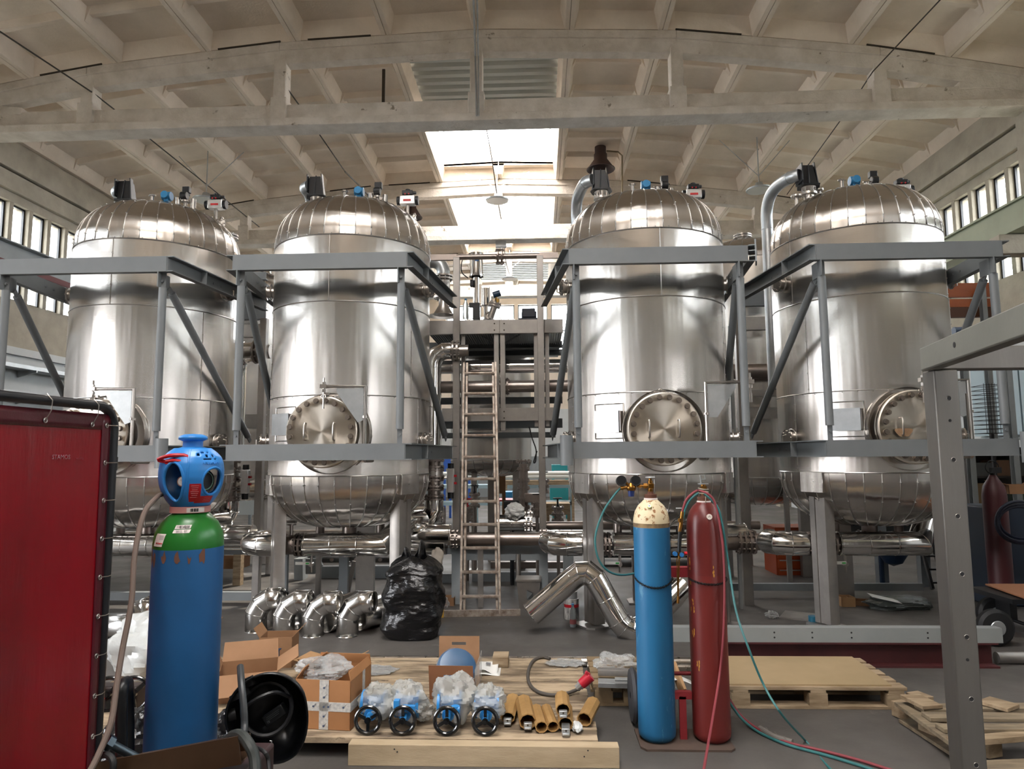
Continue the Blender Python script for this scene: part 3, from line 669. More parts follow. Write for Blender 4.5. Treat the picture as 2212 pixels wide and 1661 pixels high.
    t = MB(); t.cyl((.25, 0, 4.4), (.25, 0, 4.52), .02, n=10); t.cyl((.25, 0, 4.52), (.25, 0, 4.54), .05, n=18); t.cyl((.33, .02, 4.44), (.33, .02, 4.56), .03, n=12); t.cyl((.18, -.03, 4.42), (.18, -.03, 4.56), .02, .03, n=12); t.cyl((.14, -.03, 4.57), (.22, -.03, 4.57), .008, n=6)
    vo = t.build('relief_valve', M_steel, root, world=False)
    t = MB(); t.cyl((.22, -.04, 4.58), (.29, -.04, 4.58), .045, n=20); t.box((.26, 0, 4.66), (.08, .06, .07)); t.box((.27, 0, 4.62), (.04, .05, .05)); t.build('valve_actuator', M_black, vo, world=False, bevel=.006)
    t = MB(); t.cyl((-.1, -.06, 4.5), (-.1, -.06, 4.575), .018, n=10); t.cyl((-.1, -.06, 4.575), (-.1, -.06, 4.59), .035, n=6); t.cyl((-.14, -.06, 4.582), (-.06, -.06, 4.582), .007, n=6); t.build('sampling_cock', M_steel, root, world=False)
    nozzle(root, .0, .25, 4.45, .1, .05, .09)
    if extra >= 2:
        nozzle(root, -.575, -.02, 4.2, .22, .016, .055, 'vent_nozzle'); nozzle(root, -.28, .1, 4.45, .08, .022, .05, 'vent_nozzle')
    # bottom outlet, dark
    b = MB(); b.cyl((0, 0, .62), (0, 0, .97), .075, n=24); b.cyl((0, 0, .80), (0, 0, .825), .13, n=28); b.cyl((0, 0, .83), (0, 0, .855), .13, n=28); b.bolts((0, 0, .855), (0, 0, 1), .11, 8, .012, .015); b.bolts((0, 0, .80), (0, 0, -1), .11, 8, .012, .015); b.build('outlet', M_pipe, root, world=False)
    for x, y in ((-.33, .05), (.32, .05)):
        b = MB(); b.cyl((x, y, .82), (x, y, 1.1), .045, n=18); b.cyl((x, y, .82), (x, y, .84), .075, n=20); b.build('drain_nozzle', M_pipe, root, world=False)
    return root
T1 = make_tank(-4.20, 'leftmost insulated steel tank, partly behind the red welding curtain', 0, -.02, extra=0)
T2 = make_tank(-2.02, 'insulated steel tank behind the black rubbish bag, second from the left', 0, -.02, extra=0)
T3 = make_tank(1.14, 'insulated steel tank behind the blue and dark red gas cylinders', 1, .05, extra=1)
T4 = make_tank(3.38, 'rightmost insulated steel tank with a rust stain on its manhole cover', 0, -1.2, extra=2)
# rust stain on the last manhole cover
st = MB(); st.mi = 0
pts = [V((3.38 - .13 + .07 * math.cos(a) * (1 + .25 * math.sin(3 * a)), 7.3 - 1.0425, 1.84 + .05 * math.sin(a) * (1 + .3 * math.cos(2 * a)))) for a in [2 * PI * i / 22 for i in range(22)]]
st.poly(pts, (0, .0015, 0)); mh4 = [c for c in T4.children if c.name.startswith('manhole')][0]
st.build('rust_stain', mat('rust_stain', '8a6446', .7, var='a58a6c', vscale=25), mh4)

# ------------------------------------------------------------------ grey steel frames around the tanks
def tube_fit(b, p, q, r, n=14): b.cyl(p, q, r, n=n)
def tank_frame(xa, xb, label, clamp=None, left_up=True):
    c = (xa + xb) / 2
    root = thing('support_cage', (c, 6.0, 1.63), label, 'steel frame', 'grey steel frames around the tanks')
    YB_ = 7.75; sp = .19
    for z, nm in ((3.43, 'upper_beam'), (1.70, 'lower_beam')):
        b = MB(); b.prof((xa, 6.0, z), (xb, 6.0, z), [(0, -.072), (-.06, -.072), (-.06, -.064), (-.006, -.064), (-.006, .064), (-.06, .064), (-.06, .072), (0, .072)])
        b.prof((xa - .02, 6.0, z), (xa - .005, 6.0, z), [(0, -.072), (-.08, -.072), (-.08, .072), (0, .072)]) if 0 else None
        b.box((xa + .012, 6.03, z), (.008, .05, .128)); b.box((xb - .012, 6.03, z), (.008, .05, .128)); b.build(nm, M_grey, root, smooth=False)
        for s, x in ((-1, xa), (1, xb)):
            x2 = x + s * sp
            m = MB(); m.chan((x - s * .0, 6.005, z), (x2, YB_, z), .144, .065, .009, side=(1 if s > 0 else -1)) ; o = m.build('side_beam', M_grey, root, smooth=False)
            for t in (.42, .50):
                m = MB(); p = V((x + (x2 - x) * t, 6 + (YB_ - 6) * t, z)); m.cyl(p + V((-s * .012, 0, .0)), p + V((s * .012, 0, .0)), .012, n=8); m.build('bolt', M_grey, o)
            m = MB()
            p = V((x + (x2 - x) * .3 + s * .035, 6 + (YB_ - 6) * .3, z)); m.box(p, (.06, .008, .126)); m.build('stiffener', M_grey, o)
    for s, x in ((-1, xa), (1, xb)):
        xi = x - s * .055; y = 6.06
        u = MB(); u.cyl((xi, y, 1.90), (xi, y, 3.22), .035, n=18); u.build('upright', M_grey, root)
        g = MB(); g.b2((xi - .03, y - .004, 3.12), (xi + .03, y + .004, 3.36)); g.b2((xi - .005 - .02, y - .06, 3.22), (xi - .02 + .005, y + .14, 3.36)); g.cyl((xi, y - .02, 3.28), (xi, y + .02, 3.28), .012, n=6); g.build('gusset_plate', M_grey, root, smooth=False)
        g = MB(); g.b2((xi - .022, y - .004, 1.76), (xi + .022, y + .004, 2.0)); g.cyl((xi, y - .02, 1.85), (xi, y + .02, 1.85), .012, n=6); g.build('gusset_plate', M_grey, root, smooth=False)
        d = MB(); a = V((xi, y + .10, 3.24)); q = V((x + s * sp * .93 - s * .03, 7.62, 1.84)); dd = (q - a).normalized()
        d.cyl(a + dd * .06, q - dd * .08, .035, n=18); d.bar(a - dd * .0, a + dd * .1, .01, .05); d.bar(q - dd * .1, q, .01, .05); d.build('brace', M_grey, root)
    if clamp:
        cx = xa if clamp < 0 else xb; m = MB(); R_ = .055
        arc = [(cx + clamp * .055 - clamp * 0 + R_ * math.cos(t), 5.975 + R_ * math.sin(t)) for t in [PI * (1.0 + k / 12) for k in range(13)]]
        arc2 = [(cx + clamp * .055 + (R_ - .008) * math.cos(t), 5.975 + (R_ - .008) * math.sin(t)) for t in [PI * (1.0 + k / 12) for k in range(12, -1, -1)]]
        m.poly([V((x, y, 1.57)) for x, y in arc + arc2], (0, 0, .26)); m.build('half_pipe_clamp', M_grey, root)
    return root
tank_frame(-5.0, -3.40, 'grey steel frame around the leftmost tank, its front beam running out of the picture', clamp=1)
tank_frame(-2.775, -1.185, 'grey steel frame around the tank behind the black rubbish bag')
f3 = tank_frame(.29, 1.86, 'grey steel frame around the tank behind the gas cylinders', clamp=-1)
tank_frame(2.465, 4.06, 'grey steel frame around the rightmost tank with a rust stained cover', clamp=1)
b = MB(); p = V((1.95, 6.05, 3.45)); b.box(p, (.012, .16, .2), rz=-.3)
for k in (-.05, .0, .05): b.box(p + V((-.03, 0, k)), (.06, .14, .008), rz=-.3)
b.build('end_plate', M_greyl, f3, smooth=False)
# ------------------------------------------------------------------ pipework and skid behind the tanks
def clad(b, p, q, r, bands=2):
    p = V(p); q = V(q); b.cyl(p, q, r, n=28); L = (q - p).length; d = (q - p) / L
    for i in range(bands + 1):
        t = .012 + (L - .024) * i / max(1, bands); b.torus(p + d * t, r, .0045, d, n=28, k=5)
def mitre(b, pts, r, n=28, beads=True):
    """segmented (lobster back) sheet elbow along pts"""
    rings = b.miter(pts, r, n)
    if beads:
        for ring in rings[1:-1]: c = [v.co.copy() for v in ring]; b.tube([V(q) for q in c], .0035, 5, True)
def flanges(b, c, ax, r, n=2, gap=.06, t=.022):
    c = V(c); d = V(ax).normalized()
    for i in range(n):
        p = c + d * (i - (n - 1) / 2) * gap; b.cyl(p - d * t / 2, p + d * t / 2, r, n=28); b.bolts(p, d, r * .85, 10, r * .09, t * 1.2); b.bolts(p, -d, r * .85, 10, r * .09, t * 1.2)
ZP = .76
def lower_line(X, label, left=True, right=True, yy=7.12):
    """insulated header passing under a tank: elbow, flanged valve, straight run, mitred rise"""
    root = thing('process_pipe', (X, yy, ZP), label, 'pipe', 'insulated pipes under the tanks')
    r = .118
    b = MB(); e = [V((X - .98, yy + .30, ZP + .0)), V((X - 1.03, yy + .16, ZP)), V((X - .98, yy + .05, ZP)), V((X - .86, yy, ZP)), V((X - .72, yy, ZP))]
    mitre(b, e, r); b.build('clad_elbow', M_clad, root, ang=30)
    b = MB(); b.cyl((X - .74, yy, ZP), (X - .42, yy, ZP), .062, n=20); b.lathe([(.065, -.09), (.10, -.04), (.10, .04), (.065, .09)], (X - .56, yy, ZP), (1, 0, 0), n=24)
    flanges(b, (X - .66, yy, ZP), (1, 0, 0), .12, 2, .05); flanges(b, (X - .47, yy, ZP), (1, 0, 0), .12, 2, .04)
    b.cyl((X - .56, yy, ZP), (X - .56, yy, ZP + .2), .02, n=10); v = b.build('flanged_valve', M_pipe, root)
    b = MB(); b.cyl((X - .56, yy, ZP + .2), (X - .56, yy, ZP + .215), .05, n=16); b.box((X - .56, yy, ZP + .235), (.1, .05, .03)); b.build('gear_box', M_steel, v)
    b = MB(); clad(b, (X - .41, yy, ZP), (X + .16, yy, ZP), r, 2); b.build('clad_pipe', M_clad, root, ang=30)
    b = MB(); mitre(b, [V((X + .15, yy, ZP)), V((X + .40, yy, ZP)), V((X + .60, yy + .22, ZP + .20)), V((X + .70, yy + .45, ZP + .2))], r); b.build('clad_bend', M_clad, root, ang=30)
    b = MB(); b.cyl((X - .38 + .04, yy, ZP - .11), (X - .34, yy, ZP - .28), .014, n=8); b.cyl((X - .34, yy - .03, ZP - .2), (X - .34, yy + .03, ZP - .2), .022, n=10); c = b.build('drain_valve', M_steel, root)
    b = MB(); b.box((X - .42, yy - .03, ZP - .185), (.15, .012, .028)); b.build('valve_lever', M_white, c)
    b = MB(); b.box((X - .37, yy - .037, ZP - .185), (.035, .004, .014)); b.build('green_mark', mat('green_sticker', '3fae55', .5), c)
    if right:
        b = MB(); clad(b, (X + .62, yy + .42, ZP + .05), (X + 1.05, yy + .42, ZP + .05), r * .95, 1); b.build('clad_pipe', M_clad, root, ang=30)
    return root
lower_line(-4.2, 'shiny clad pipe and flanged valve under the leftmost tank')
lower_line(-2.02, 'shiny clad pipe and flanged valve beside the rubbish bag under the second tank')
lower_line(1.14, 'shiny clad pipe partly behind the blue gas cylinder under the third tank')
lower_line(3.38, 'shiny clad pipe with mitred rise under the rightmost tank')
# vertical valve stacks between the tanks
def stack(px, Y, z0, z1, label, act=1, top=None):
    x = at(px, 1050, Y).x; root = thing('valve_stack', (x, Y, z0), label, 'valve', 'vertical valve stacks between tanks')
    b = MB(); b.cyl((x, Y, z0), (x, Y, z1), .075, n=22); z = z0 + .05
    h = z1 - z0
    for k in range(5): flanges(b, (x, Y, z0 + .05 + (h - .1) * k / 4), (0, 0, 1), .115, 2, .035, .016)
    o = b.build('valve_body', M_pipe, root)
    b = MB(); b.cyl((x, Y, z0 + h * .55), (x, Y, z0 + h * .7), .10, n=24); b.build('clamp', M_steel, o)
    if act:
        s = act; b = MB(); b.box((x + s * .19, Y - .03, z0 + h * .45), (.08, .08, .27)); a = b.build('actuator', M_silver, root, bevel=.01)
        b = MB(); b.cyl((x + s * .19, Y - .03, z0 + h * .45 + .13), (x + s * .19, Y - .03, z0 + h * .45 + .19), .035, n=16); b.cyl((x + s * .19, Y - .03, z0 + h * .45 - .2), (x + s * .19, Y - .03, z0 + h * .45 - .13), .035, n=16); b.build('end_cap', M_black, a)
        b = MB()
        for dz in (-.03, .05): b.box((x + s * .24, Y - .04, z0 + h * .45 + dz), (.04, .03, .025))
        b.build('plug', M_red, a)
        b = MB(); b.cyl((x + .07, Y, z0 + h * .5), (x + s * .16, Y, z0 + h * .5), .012, n=8); b.build('stem', M_steel, a)
    b = MB(); mitre(b, [V((x + .0, Y, z0 + .02)), V((x, Y, z0 - .08)), V((x - .05, Y, z0 - .17)), V((x - .15, Y, z0 - .23)), V((x - .3, Y, z0 - .24))], .105); b.build('clad_elbow', M_clad, root, ang=30)
    return x
sx = stack(497, 7.75, 1.15, 1.68, 'flanged valve stack between the two left tanks, behind the green cylinder top')
x = stack(938, 7.75, 1.15, 1.68, 'flanged valve stack between the second tank and the ladder', 1)
def tall_pipe(px, Y, z0, z1, r, label, turn=1, k=3):
    x = at(px, 850, Y).x; root = thing('clad_riser', (x, Y, z0), label, 'pipe', 'clad riser pipes between tanks')
    b = MB(); clad(b, (x, Y, z0), (x, Y, z1), r, k); b.build('clad_pipe', M_clad, root, ang=30)
    b = MB(); mitre(b, [V((x, Y, z1 - .01)), V((x, Y, z1 + .06)), V((x + turn * .04, Y, z1 + .15)), V((x + turn * .13, Y, z1 + .2)), V((x + turn * .22, Y, z1 + .2))], r); b.build('clad_elbow', M_clad, root, ang=30)
    b = MB(); flanges(b, (x + turn * .27, Y, z1 + .2), (1, 0, 0), r * 1.25, 2, .05); b.cyl((x + turn * .22, Y, z1 + .2), (x + turn * .42, Y, z1 + .2), r * .7, n=20); b.build('flange', M_steel, root)
tall_pipe(508, 8.0, 1.7, 2.72, .12, 'shiny riser with an elbow between the two left tanks')
tall_pipe(935, 8.0, 1.75, 2.70, .10, 'shiny riser with an elbow beside the left rack column', 1)
# thin strut channels and cable ladders hugging the tank sides
for px, Y, z0, z1, lab in ((568, 7.9, 0, 3.3, 'tall raw steel column between the two left tanks'), (1598, 7.9, 0, 3.3, 'tall raw steel column between the two right tanks')):
    x = at(px, 800, Y).x; b = MB(); b.b2((x - .04, Y - .04, z0), (x + .04, Y + .04, z1)); tag(b.build('rack_column', M_raw, bevel=.004), lab, 'column')
for px, Y, lab in ((491, 8.15, 'slim perforated strut beside the leftmost tank'), (1583, 7.7, 'slim perforated cable strut beside the third tank')):
    x = at(px, 800, Y).x; b = MB(); b.chan((x, Y, .0), (x, Y, 3.1), .05, .03, .004, up=(0, 1, 0))
    for k in range(40): b.box((x - .002, Y, .5 + k * .064), (.006, .02, .03))
    tag(b.build('strut_channel', M_galv, smooth=False), lab, 'strut')
# central rack
RY = 8.05
rack = thing('pipe_rack', (-.5, RY + .9, 0), 'raw steel rack in the aisle between the middle tanks, carrying pumps and pipes', 'rack')
xl = at(986, 900, RY).x; xr = at(1170, 900, RY).x; xm = at(1079, 800, RY + .1).x
zt = at(986, 557, RY).z
def colm(x, y, z0, z1, w=.078, nm='column', m=None):
    b = MB(); b.b2((x - w / 2, y - w / 2, z0), (x + w / 2, y + w / 2, z1)); b.b2((x - w, y - w, z0), (x + w, y + w, z0 + .012)) if z0 == 0 else None
    return b.build(nm, m or M_raw, rack, bevel=.004)
colm(xl, RY, 0, zt); colm(xr, RY, 0, zt)
for x in (xl, xr): colm(x, RY + 2.2, 0, 3.2)
for px, z0 in ((1001, 2.0), (1158, 2.0), (1182, 2.0)): colm(at(px, 800, RY + .12).x, RY + .12, z0, 3.12, .05)
for dx in (-.035, .04): colm(xm + dx, RY + .1, .0 if dx < 0 and 0 else 1.95, 3.12, .06)
def beamy(y0, y1, x0, x1, Y, d=.06, nm='beam', m=None):
    a = at((x0 + x1) / 2, y0, Y).z; c = at((x0 + x1) / 2, y1, Y).z; b = MB(); b.b2((at(x0, y0, Y).x, Y, c), (at(x1, y0, Y).x, Y + d, a)); return b.build(nm, m or M_raw, rack, smooth=False)
pb = beamy(691, 720, 924, 1216, RY + .04); beamy(881, 909, 955, 1205, RY + .05); beamy(934, 946, 955, 1200, RY + 1.2, m=M_grey)
for px, py in ((1068, 699), (1068, 713), (1089, 699), (1089, 713), (1089, 889), (1089, 903)):
    b = MB(); p = at(px, py, RY + .038); b.cyl(p, p + V((0, -.004, 0)), .009, n=10); b.build('bolt_hole', M_joint, pb)
b = MB(); p = at(1079, 705, RY + .038); b.box(p, (.004, .004, .155)); b.build('joint_line', M_joint, pb)
b = MB(); z = 3.16
b.b2((at(925, 700, RY).x, RY + .1, z - .01), (at(1216, 700, RY).x, RY + 2.3, z + .0))
for k in range(60): x = at(925, 700, RY).x + k * .028; b.b2((x, RY + .1, z - .04), (x + .004, RY + .9, z - .01))
b.build('grating_deck', M_galv, rack, smooth=False)
for py0, py1, Y in ((738, 752, RY + 1.0), (756, 768, RY + 1.6), (858, 872, RY + 1.2), (905, 925, RY + 1.7)):
    beamy(py0, py1, 925, 1215, Y, .08, m=M_grey)
for s in (-1, 1):
    b = MB(); b.bar(at(1079 + s * 10, 742, RY + .3), at(1079 + s * 55, 716, RY + .3), .05, .012); b.build('diagonal_plate', M_grey, rack, smooth=False)
b = MB(); a = at(925, 557, RY); c = at(1205, 553, RY)
b.cyl((xl, RY, a.z), (xr, RY, a.z), .034, n=18); b.bar((a.x, RY, a.z), (xl, RY, a.z), .05, .07); b.bar((xr, RY, a.z), (c.x, RY, a.z), .05, .07)
flanges(b, ((xl + xr) / 2 + .02, RY, a.z), (1, 0, 0), .10, 2, .05, .02); b.build('crossbar', M_pipe, rack)
# rack pipes
def hpipe(name, y, x0, x1, Y, r, m, label, bands=3, fl=(), post=None):
    a = at(x0, y, Y); c = at(x1, y, Y); zc = (a.z + c.z) / 2; b = MB()
    if m is M_clad: clad(b, (a.x, Y, zc), (c.x, Y, zc), r, bands)
    else: b.cyl((a.x, Y, zc), (c.x, Y, zc), r, n=24)
    t = thing(name, ((a.x + c.x) / 2, Y, zc), label, 'pipe'); b.build('pipe_run', m, t, ang=30)
    if post is not None: q = MB(); px_ = at(post, y, Y).x; q.b2((px_ - .03, Y - .02, 0), (px_ + .03, Y + .02, zc - r)); q.b2((px_ - .08, Y - .05, zc - r - .02), (px_ + .08, Y + .05, zc - r + .005)); q.build('support_post', M_raw, t, smooth=False)
    for px in fl:
        f = MB(); flanges(f, (at(px, y, Y).x, Y, zc), (1, 0, 0), r * 1.45, 2, .05, .02); f.build('flange', m if m is not M_clad else M_steel, t)
    return t
hpipe('clad_header', 792, 915, 1225, RY + .55, .085, M_clad, 'shiny clad pipe crossing the rack just above the ladder top', 5)
hpipe('steel_header', 835, 918, 1240, RY + .45, .075, M_pipe, 'bare brown steel pipe crossing behind the upper ladder rungs', 0, (1092,))
hpipe('steel_header', 1164, 975, 1185, 7.75, .075, M_pipe, 'bare brown steel pipe crossing low behind the ladder', 0, (980, 1176), 1038)
hpipe('clad_header', 1117, 880, 960, 8.0, .12, M_clad, 'short upper clad pipe above the rubbish bag', 2)
hpipe('clad_header', 1172, 880, 965, 7.6, .13, M_clad, 'short lower clad pipe directly behind the rubbish bag', 2)
hpipe('clad_header', 1130, 1075, 1135, 8.9, .11, M_clad, 'short clad pipe seen low through the rack right of the ladder', 2, (1142,))
hpipe('clad_header', 1170, 1182, 1262, 7.3, .12, M_clad, 'clad pipe with an elbow between the rack and the third tank leg', 3)
hpipe('clad_header', 1168, 255, 560, 7.9, .11, M_clad, 'clad pipe running low behind the green and blue gas cylinder', 3)
hpipe('steel_header', 1150, 500, 830, 8.3, .03, M_steel, 'thin steel pipe running behind the outlet of the second tank', 0, (), 690)
hpipe('steel_header', 1135, 1180, 1640, 8.2, .05, M_pipe, 'brown steel pipe running behind the third tank outlet', 0)
hpipe('clad_header', 1170, 1560, 1640, 7.5, .09, M_pipe, 'flanged steel pipe between the two right tanks', 0, (1600, 1622))
hpipe('dark_header', 802, 1575, 1690, 9.0, .10, M_pipe, 'dark pipe crossing between the two right tanks', 0, (), 1685)
# ladder: two stacked sections
Lb = atz(1038, 1331); Lt = V((at(1036, 785, 7.92).x, 7.95, at(1036, 785, 7.92).z)); dv = (Lt - Lb)
lad = thing('extension_ladder', Lb, 'worn aluminium extension ladder leaning against the central rack', 'ladder')
M_lad = mat('worn_aluminium', 'b9aea2', .45, .5, var='7d6c60', vscale=14, vamt=.8)
hw = .20; up = dv.normalized()
for k, (w_, off, r0) in enumerate(((.205, 0, 0), (.172, .035, .0))):
    for s in (-1, 1):
        b = MB(); o2 = V((0, off, 0)); tp = .93 if k == 0 else 1.0
        b.bar(Lb + V((s * w_, 0, .012)) + o2, Lb + V((s * (w_ - .02), 0, .012)) + dv + o2, .022, .05, up=(0, 1, 0)); b.build('stile', M_lad, lad, smooth=False)
L = dv.length; n = 0
for i in range(11):
    t = .07 + .0888 * i; p = Lb + dv * t; b = MB(); b.prof(p + V((-.2, 0, 0)), p + V((.2, 0, 0)), [(-.018, -.015), (.018, -.015), (.02, 0), (.018, .015), (-.018, .015)]); b.build('rung', M_lad, lad, smooth=False)
b = MB(); a = atz(957, 1333); c = atz(1124, 1330); b.bar((a.x, a.y, .035), (c.x, c.y, .035), .03, .066); fb = tag(b.build('floor_rail', M_lad, smooth=False), 'flat steel rail with a yellow end lying at the ladder foot', 'rail')
b = MB(); b.bar((a.x - .06, a.y, .035), (a.x + .01, a.y, .035), .04, .075); b.build('end_cap', mat('yellow_cap', 'c39a3a', .5), fb)
# pumps, valves and vessels on top of the rack
t = thing('pneumatic_actuator', at(1029, 690, 8.5), 'tall silver actuator with a blue label standing on the central rack', 'actuator')
p = at(1029, 575, 8.5); zt_ = at(1029, 548, 8.5).z; z1 = at(1029, 598, 8.5).z; z2 = at(1029, 655, 8.5).z; z3 = at(1029, 691, 8.5).z
b = MB(); b.cyl((p.x, 8.5, z1), (p.x, 8.5, zt_), .082, n=30); b.cyl((p.x, 8.5, z1), (p.x, 8.5, z1 + .02), .092, n=30); b.cyl((p.x, 8.5, zt_ - .02), (p.x, 8.5, zt_), .092, n=30)
for k in range(4): a = PI / 4 + k * PI / 2; b.cyl((p.x + .085 * math.cos(a), 8.5 + .085 * math.sin(a), z1 - .02), (p.x + .085 * math.cos(a), 8.5 + .085 * math.sin(a), zt_ + .03), .006, n=6)
b.build('cylinder', M_clad, t); b = MB(); b.box((p.x + .015, 8.415, (z1 + zt_) / 2 + .05), (.05, .006, .035)); b.build('blue_label', mat('blue_label', '1c5c9e', .5), t)
b = MB(); b.cyl((p.x, 8.5, z2), (p.x, 8.5, z1), .042, n=18); b.box((p.x + .05, 8.5, z2 + .12), (.03, .03, .25)); b.build('stem', M_clad, t)
b = MB(); b.box((p.x, 8.5, (z2 + z3) / 2), (.09, .09, z2 - z3)); b.box((p.x - .06, 8.48, z2 - .03), (.06, .05, .06)); b.build('valve_block', M_black, t, bevel=.008)
b = MB(); b.box((p.x - .055, 8.47, z2 + .25), (.04, .06, .09)); b.build('solenoid', M_black, t, bevel=.008)
b = MB(); b.tube([(p.x - .08, 8.45, zt_ - .01), (p.x - .17, 8.43, zt_ - .1), (p.x - .18, 8.43, z1 + .05), (p.x - .1, 8.45, z1 - .03)], .007, 6, smooth=5); b.build('air_hose', M_blackm, t)
t = thing('pneumatic_actuator', at(1050, 690, 8.6), 'short silver actuator beside the tall one on the central rack', 'actuator'); p = at(1050, 640, 8.6)
b = MB(); b.cyl((p.x, 8.6, at(1050, 660, 8.6).z), (p.x, 8.6, at(1050, 624, 8.6).z), .068, n=28)
for k in range(4): a = PI / 4 + k * PI / 2; b.cyl((p.x + .07 * math.cos(a), 8.6 + .07 * math.sin(a), at(1050, 662, 8.6).z), (p.x + .07 * math.cos(a), 8.6 + .07 * math.sin(a), at(1050, 621, 8.6).z), .005, n=6)
b.build('cylinder', M_clad, t)
b = MB(); b.cyl((p.x, 8.6, at(1050, 690, 8.6).z), (p.x, 8.6, at(1050, 660, 8.6).z), .03, n=14); q = at(1056, 682, 8.45); b.torus(q, .045, .014, (0, 1, 0), n=24); b.cyl(q, q + V((0, .2, 0)), .045, n=20); b.build('valve_body', M_steel, t)
t = thing('pressure_transmitter', at(1070, 668, 8.4), 'blue headed pressure transmitter on a slanted nozzle above the rack', 'transmitter'); q = at(1072, 636, 8.4)
b = MB(); b.cyl(q + V((-.04, 0, -.01)), q + V((.05, 0, .02)), .04, n=20); b.build('head', mat('navy_enamel', '24445f', .35), t)
b = MB(); b.cyl(q + V((0, 0, -.03)), q + V((-.01, 0, -.1)), .014, n=8); b.cyl(q + V((.02, -.02, -.06)), q + V((.02, -.02, -.11)), .02, n=10); b.build('stem', mat('brass', '9a7b43', .35, .9), t)
b = MB(); a = q + V((-.01, 0, -.11)); d = V((-.35, 0, -1)).normalized(); b.cyl(a, a + d * .2, .04, n=18); b.cyl(a, a + d * .02, .075, n=24); b.cyl(a + d * .03, a + d * .05, .075, n=24); b.bolts(a, -d, .06, 8, .008, .02); b.build('slanted_nozzle', M_steel, t)
t = thing('electric_motor', at(1142, 690, 8.6), 'dark navy motor box on the central rack', 'motor'); p = at(1142, 679, 8.6)
b = MB(); b.box(p, (.17, .2, .12)); b.cyl(p + V((-.09, 0, -.02)), p + V((.1, 0, -.02)), .06, n=20); b.build('motor_body', mat('navy_paint', '14192b', .4), t, bevel=.012); b = MB(); b.box(p + V((0, 0, -.08)), (.25, .2, .03)); b.build('foot_plate', mat('navy_paint', '14192b', .4), t)
t = thing('water_bottle', at(1006, 690, 8.45), 'clear plastic water bottle with a blue cap on the central rack', 'bottle'); p = at(1006, 690, 8.45)
M_pet = mat('clear_plastic', 'dfe8ea', .15, trans=.7, alpha=1, ior=1.2)
b = MB(); b.lathe([(0, 0), (.035, 0), (.038, .02), (.036, .09), (.038, .13), (.034, .19), (.014, .23), (.013, .245)], p, n=20); b.build('bottle_body', M_pet, t); b = MB(); b.cyl(p + V((0, 0, .245)), p + V((0, 0, .265)), .015, n=12); b.build('cap', mat('cap_blue', '4d8fc4', .4), t)
# big elbow duct left of the rack
t = thing('elbow_duct', at(950, 640, 8.5), 'dull steel elbow duct behind the right edge of the second tank', 'duct'); a = at(905, 566, 8.5)
b = MB(); p1 = at(958, 600, 8.5); b.tube([a, V((p1.x - .13, 8.5, a.z)), V((p1.x - .04, 8.5, a.z - .04)), V((p1.x, 8.5, a.z - .13)), p1], .082, 20, smooth=4); b.build('elbow', M_galv, t, ang=50)
b = MB(); p2 = at(958, 643, 8.5); flanges(b, p1, (0, 0, 1), .12, 2, .04, .018); b.cyl(p1, (p1.x, 8.5, p2.z), .085, n=24); flanges(b, (p1.x, 8.5, p2.z), (0, 0, 1), .12, 1); b.lathe([(.06, 0), (.06, -.1), (.13, -.22), (.2, -.24)], (p1.x, 8.5, p2.z), n=24); b.build('flanged_spool', M_steel, t)
# vessels of the second row
def back_vessel(px, Y, R, z0, z1, hd, label, m=None, noz=()):
    x = at(px, 700, Y).x; t = thing('process_vessel', (x, Y, 0), label, 'vessel', 'second row vessels')
    b = MB(); b.lathe([(R, z0), (R, z1)], (x, Y, 0), n=72); b.build('shell', M_tank, t, ang=60)
    for nm, zc, s in (('top_head', z1, 1), ('bottom_head', z0, -1)):
        b = MB(); pr = [(R * math.cos(k / 12 * PI / 2) ** .8 if k < 12 else 0, s * hd * math.sin(k / 12 * PI / 2) ** .9) for k in range(13)]
        b.lathe(pr, (x, Y, zc), n=72); b.mi = 1
        for g in range(26):
            a = 2 * PI * g / 26; b.tube([V((x + (r + .002) * math.cos(a), Y + (r + .002) * math.sin(a), zc + h)) for r, h in pr[:-2]], .006, 4)
        b.torus((x, Y, zc), R, .007, n=60, k=5); b.build(nm, [M_tank, M_bead], t, ang=50)
    for dx, dy, h, r, fr in noz:
        b = MB(); b.cyl((x + dx, Y + dy, z1), (x + dx, Y + dy, z1 + hd + h), r, n=16); flanges(b, (x + dx, Y + dy, z1 + hd + h), (0, 0, 1), fr, 2, .03, .016); b.build('nozzle', M_steel, t)
    for a in (-PI / 3, PI / 3, PI):
        b = MB(); c = V((x + R * .8 * math.sin(a), Y - R * .8 * math.cos(a), 0)); b.b2(c + V((-.09, -.05, 0)), c + V((.09, .05, z0 + .1))); b.build('leg', M_raw, t, bevel=.006)
    return t
back_vessel(1618, 10.0, .80, 1.35, 4.35, .40, 'brownish clad vessel behind the gap between the two right tanks', noz=((-.1, -.2, .05, .07, .13),))
back_vessel(545, 10.2, .80, 1.35, 4.12, .32, 'clad vessel behind the gap between the two left tanks', noz=((-.45, -.2, .12, .06, .12), (-.22, -.3, .0, .06, .12), (.12, -.3, -.02, .09, .17), (.42, -.3, .05, .05, .1)))
back_vessel(1060, 10.6, .62, 1.6, 3.55, .25, 'low clad vessel behind the actuators of the central rack')
b = MB(); x = at(492, 560, 9.2).x; z = at(492, 560, 9.2).z; b.cyl((x, 9.2, z - 1.2), (x, 9.2, z), .09, n=20); flanges(b, (x, 9.2, at(0, 522, 9.2).z), (0, 0, 1), .13, 2, .04); b.cyl((x, 9.2, z), (x, 9.2, at(0, 520, 9.2).z), .08, n=20)
tag(b.build('flanged_riser', M_steel), 'upright flanged pipe end beside the leftmost tank dome', 'pipe')
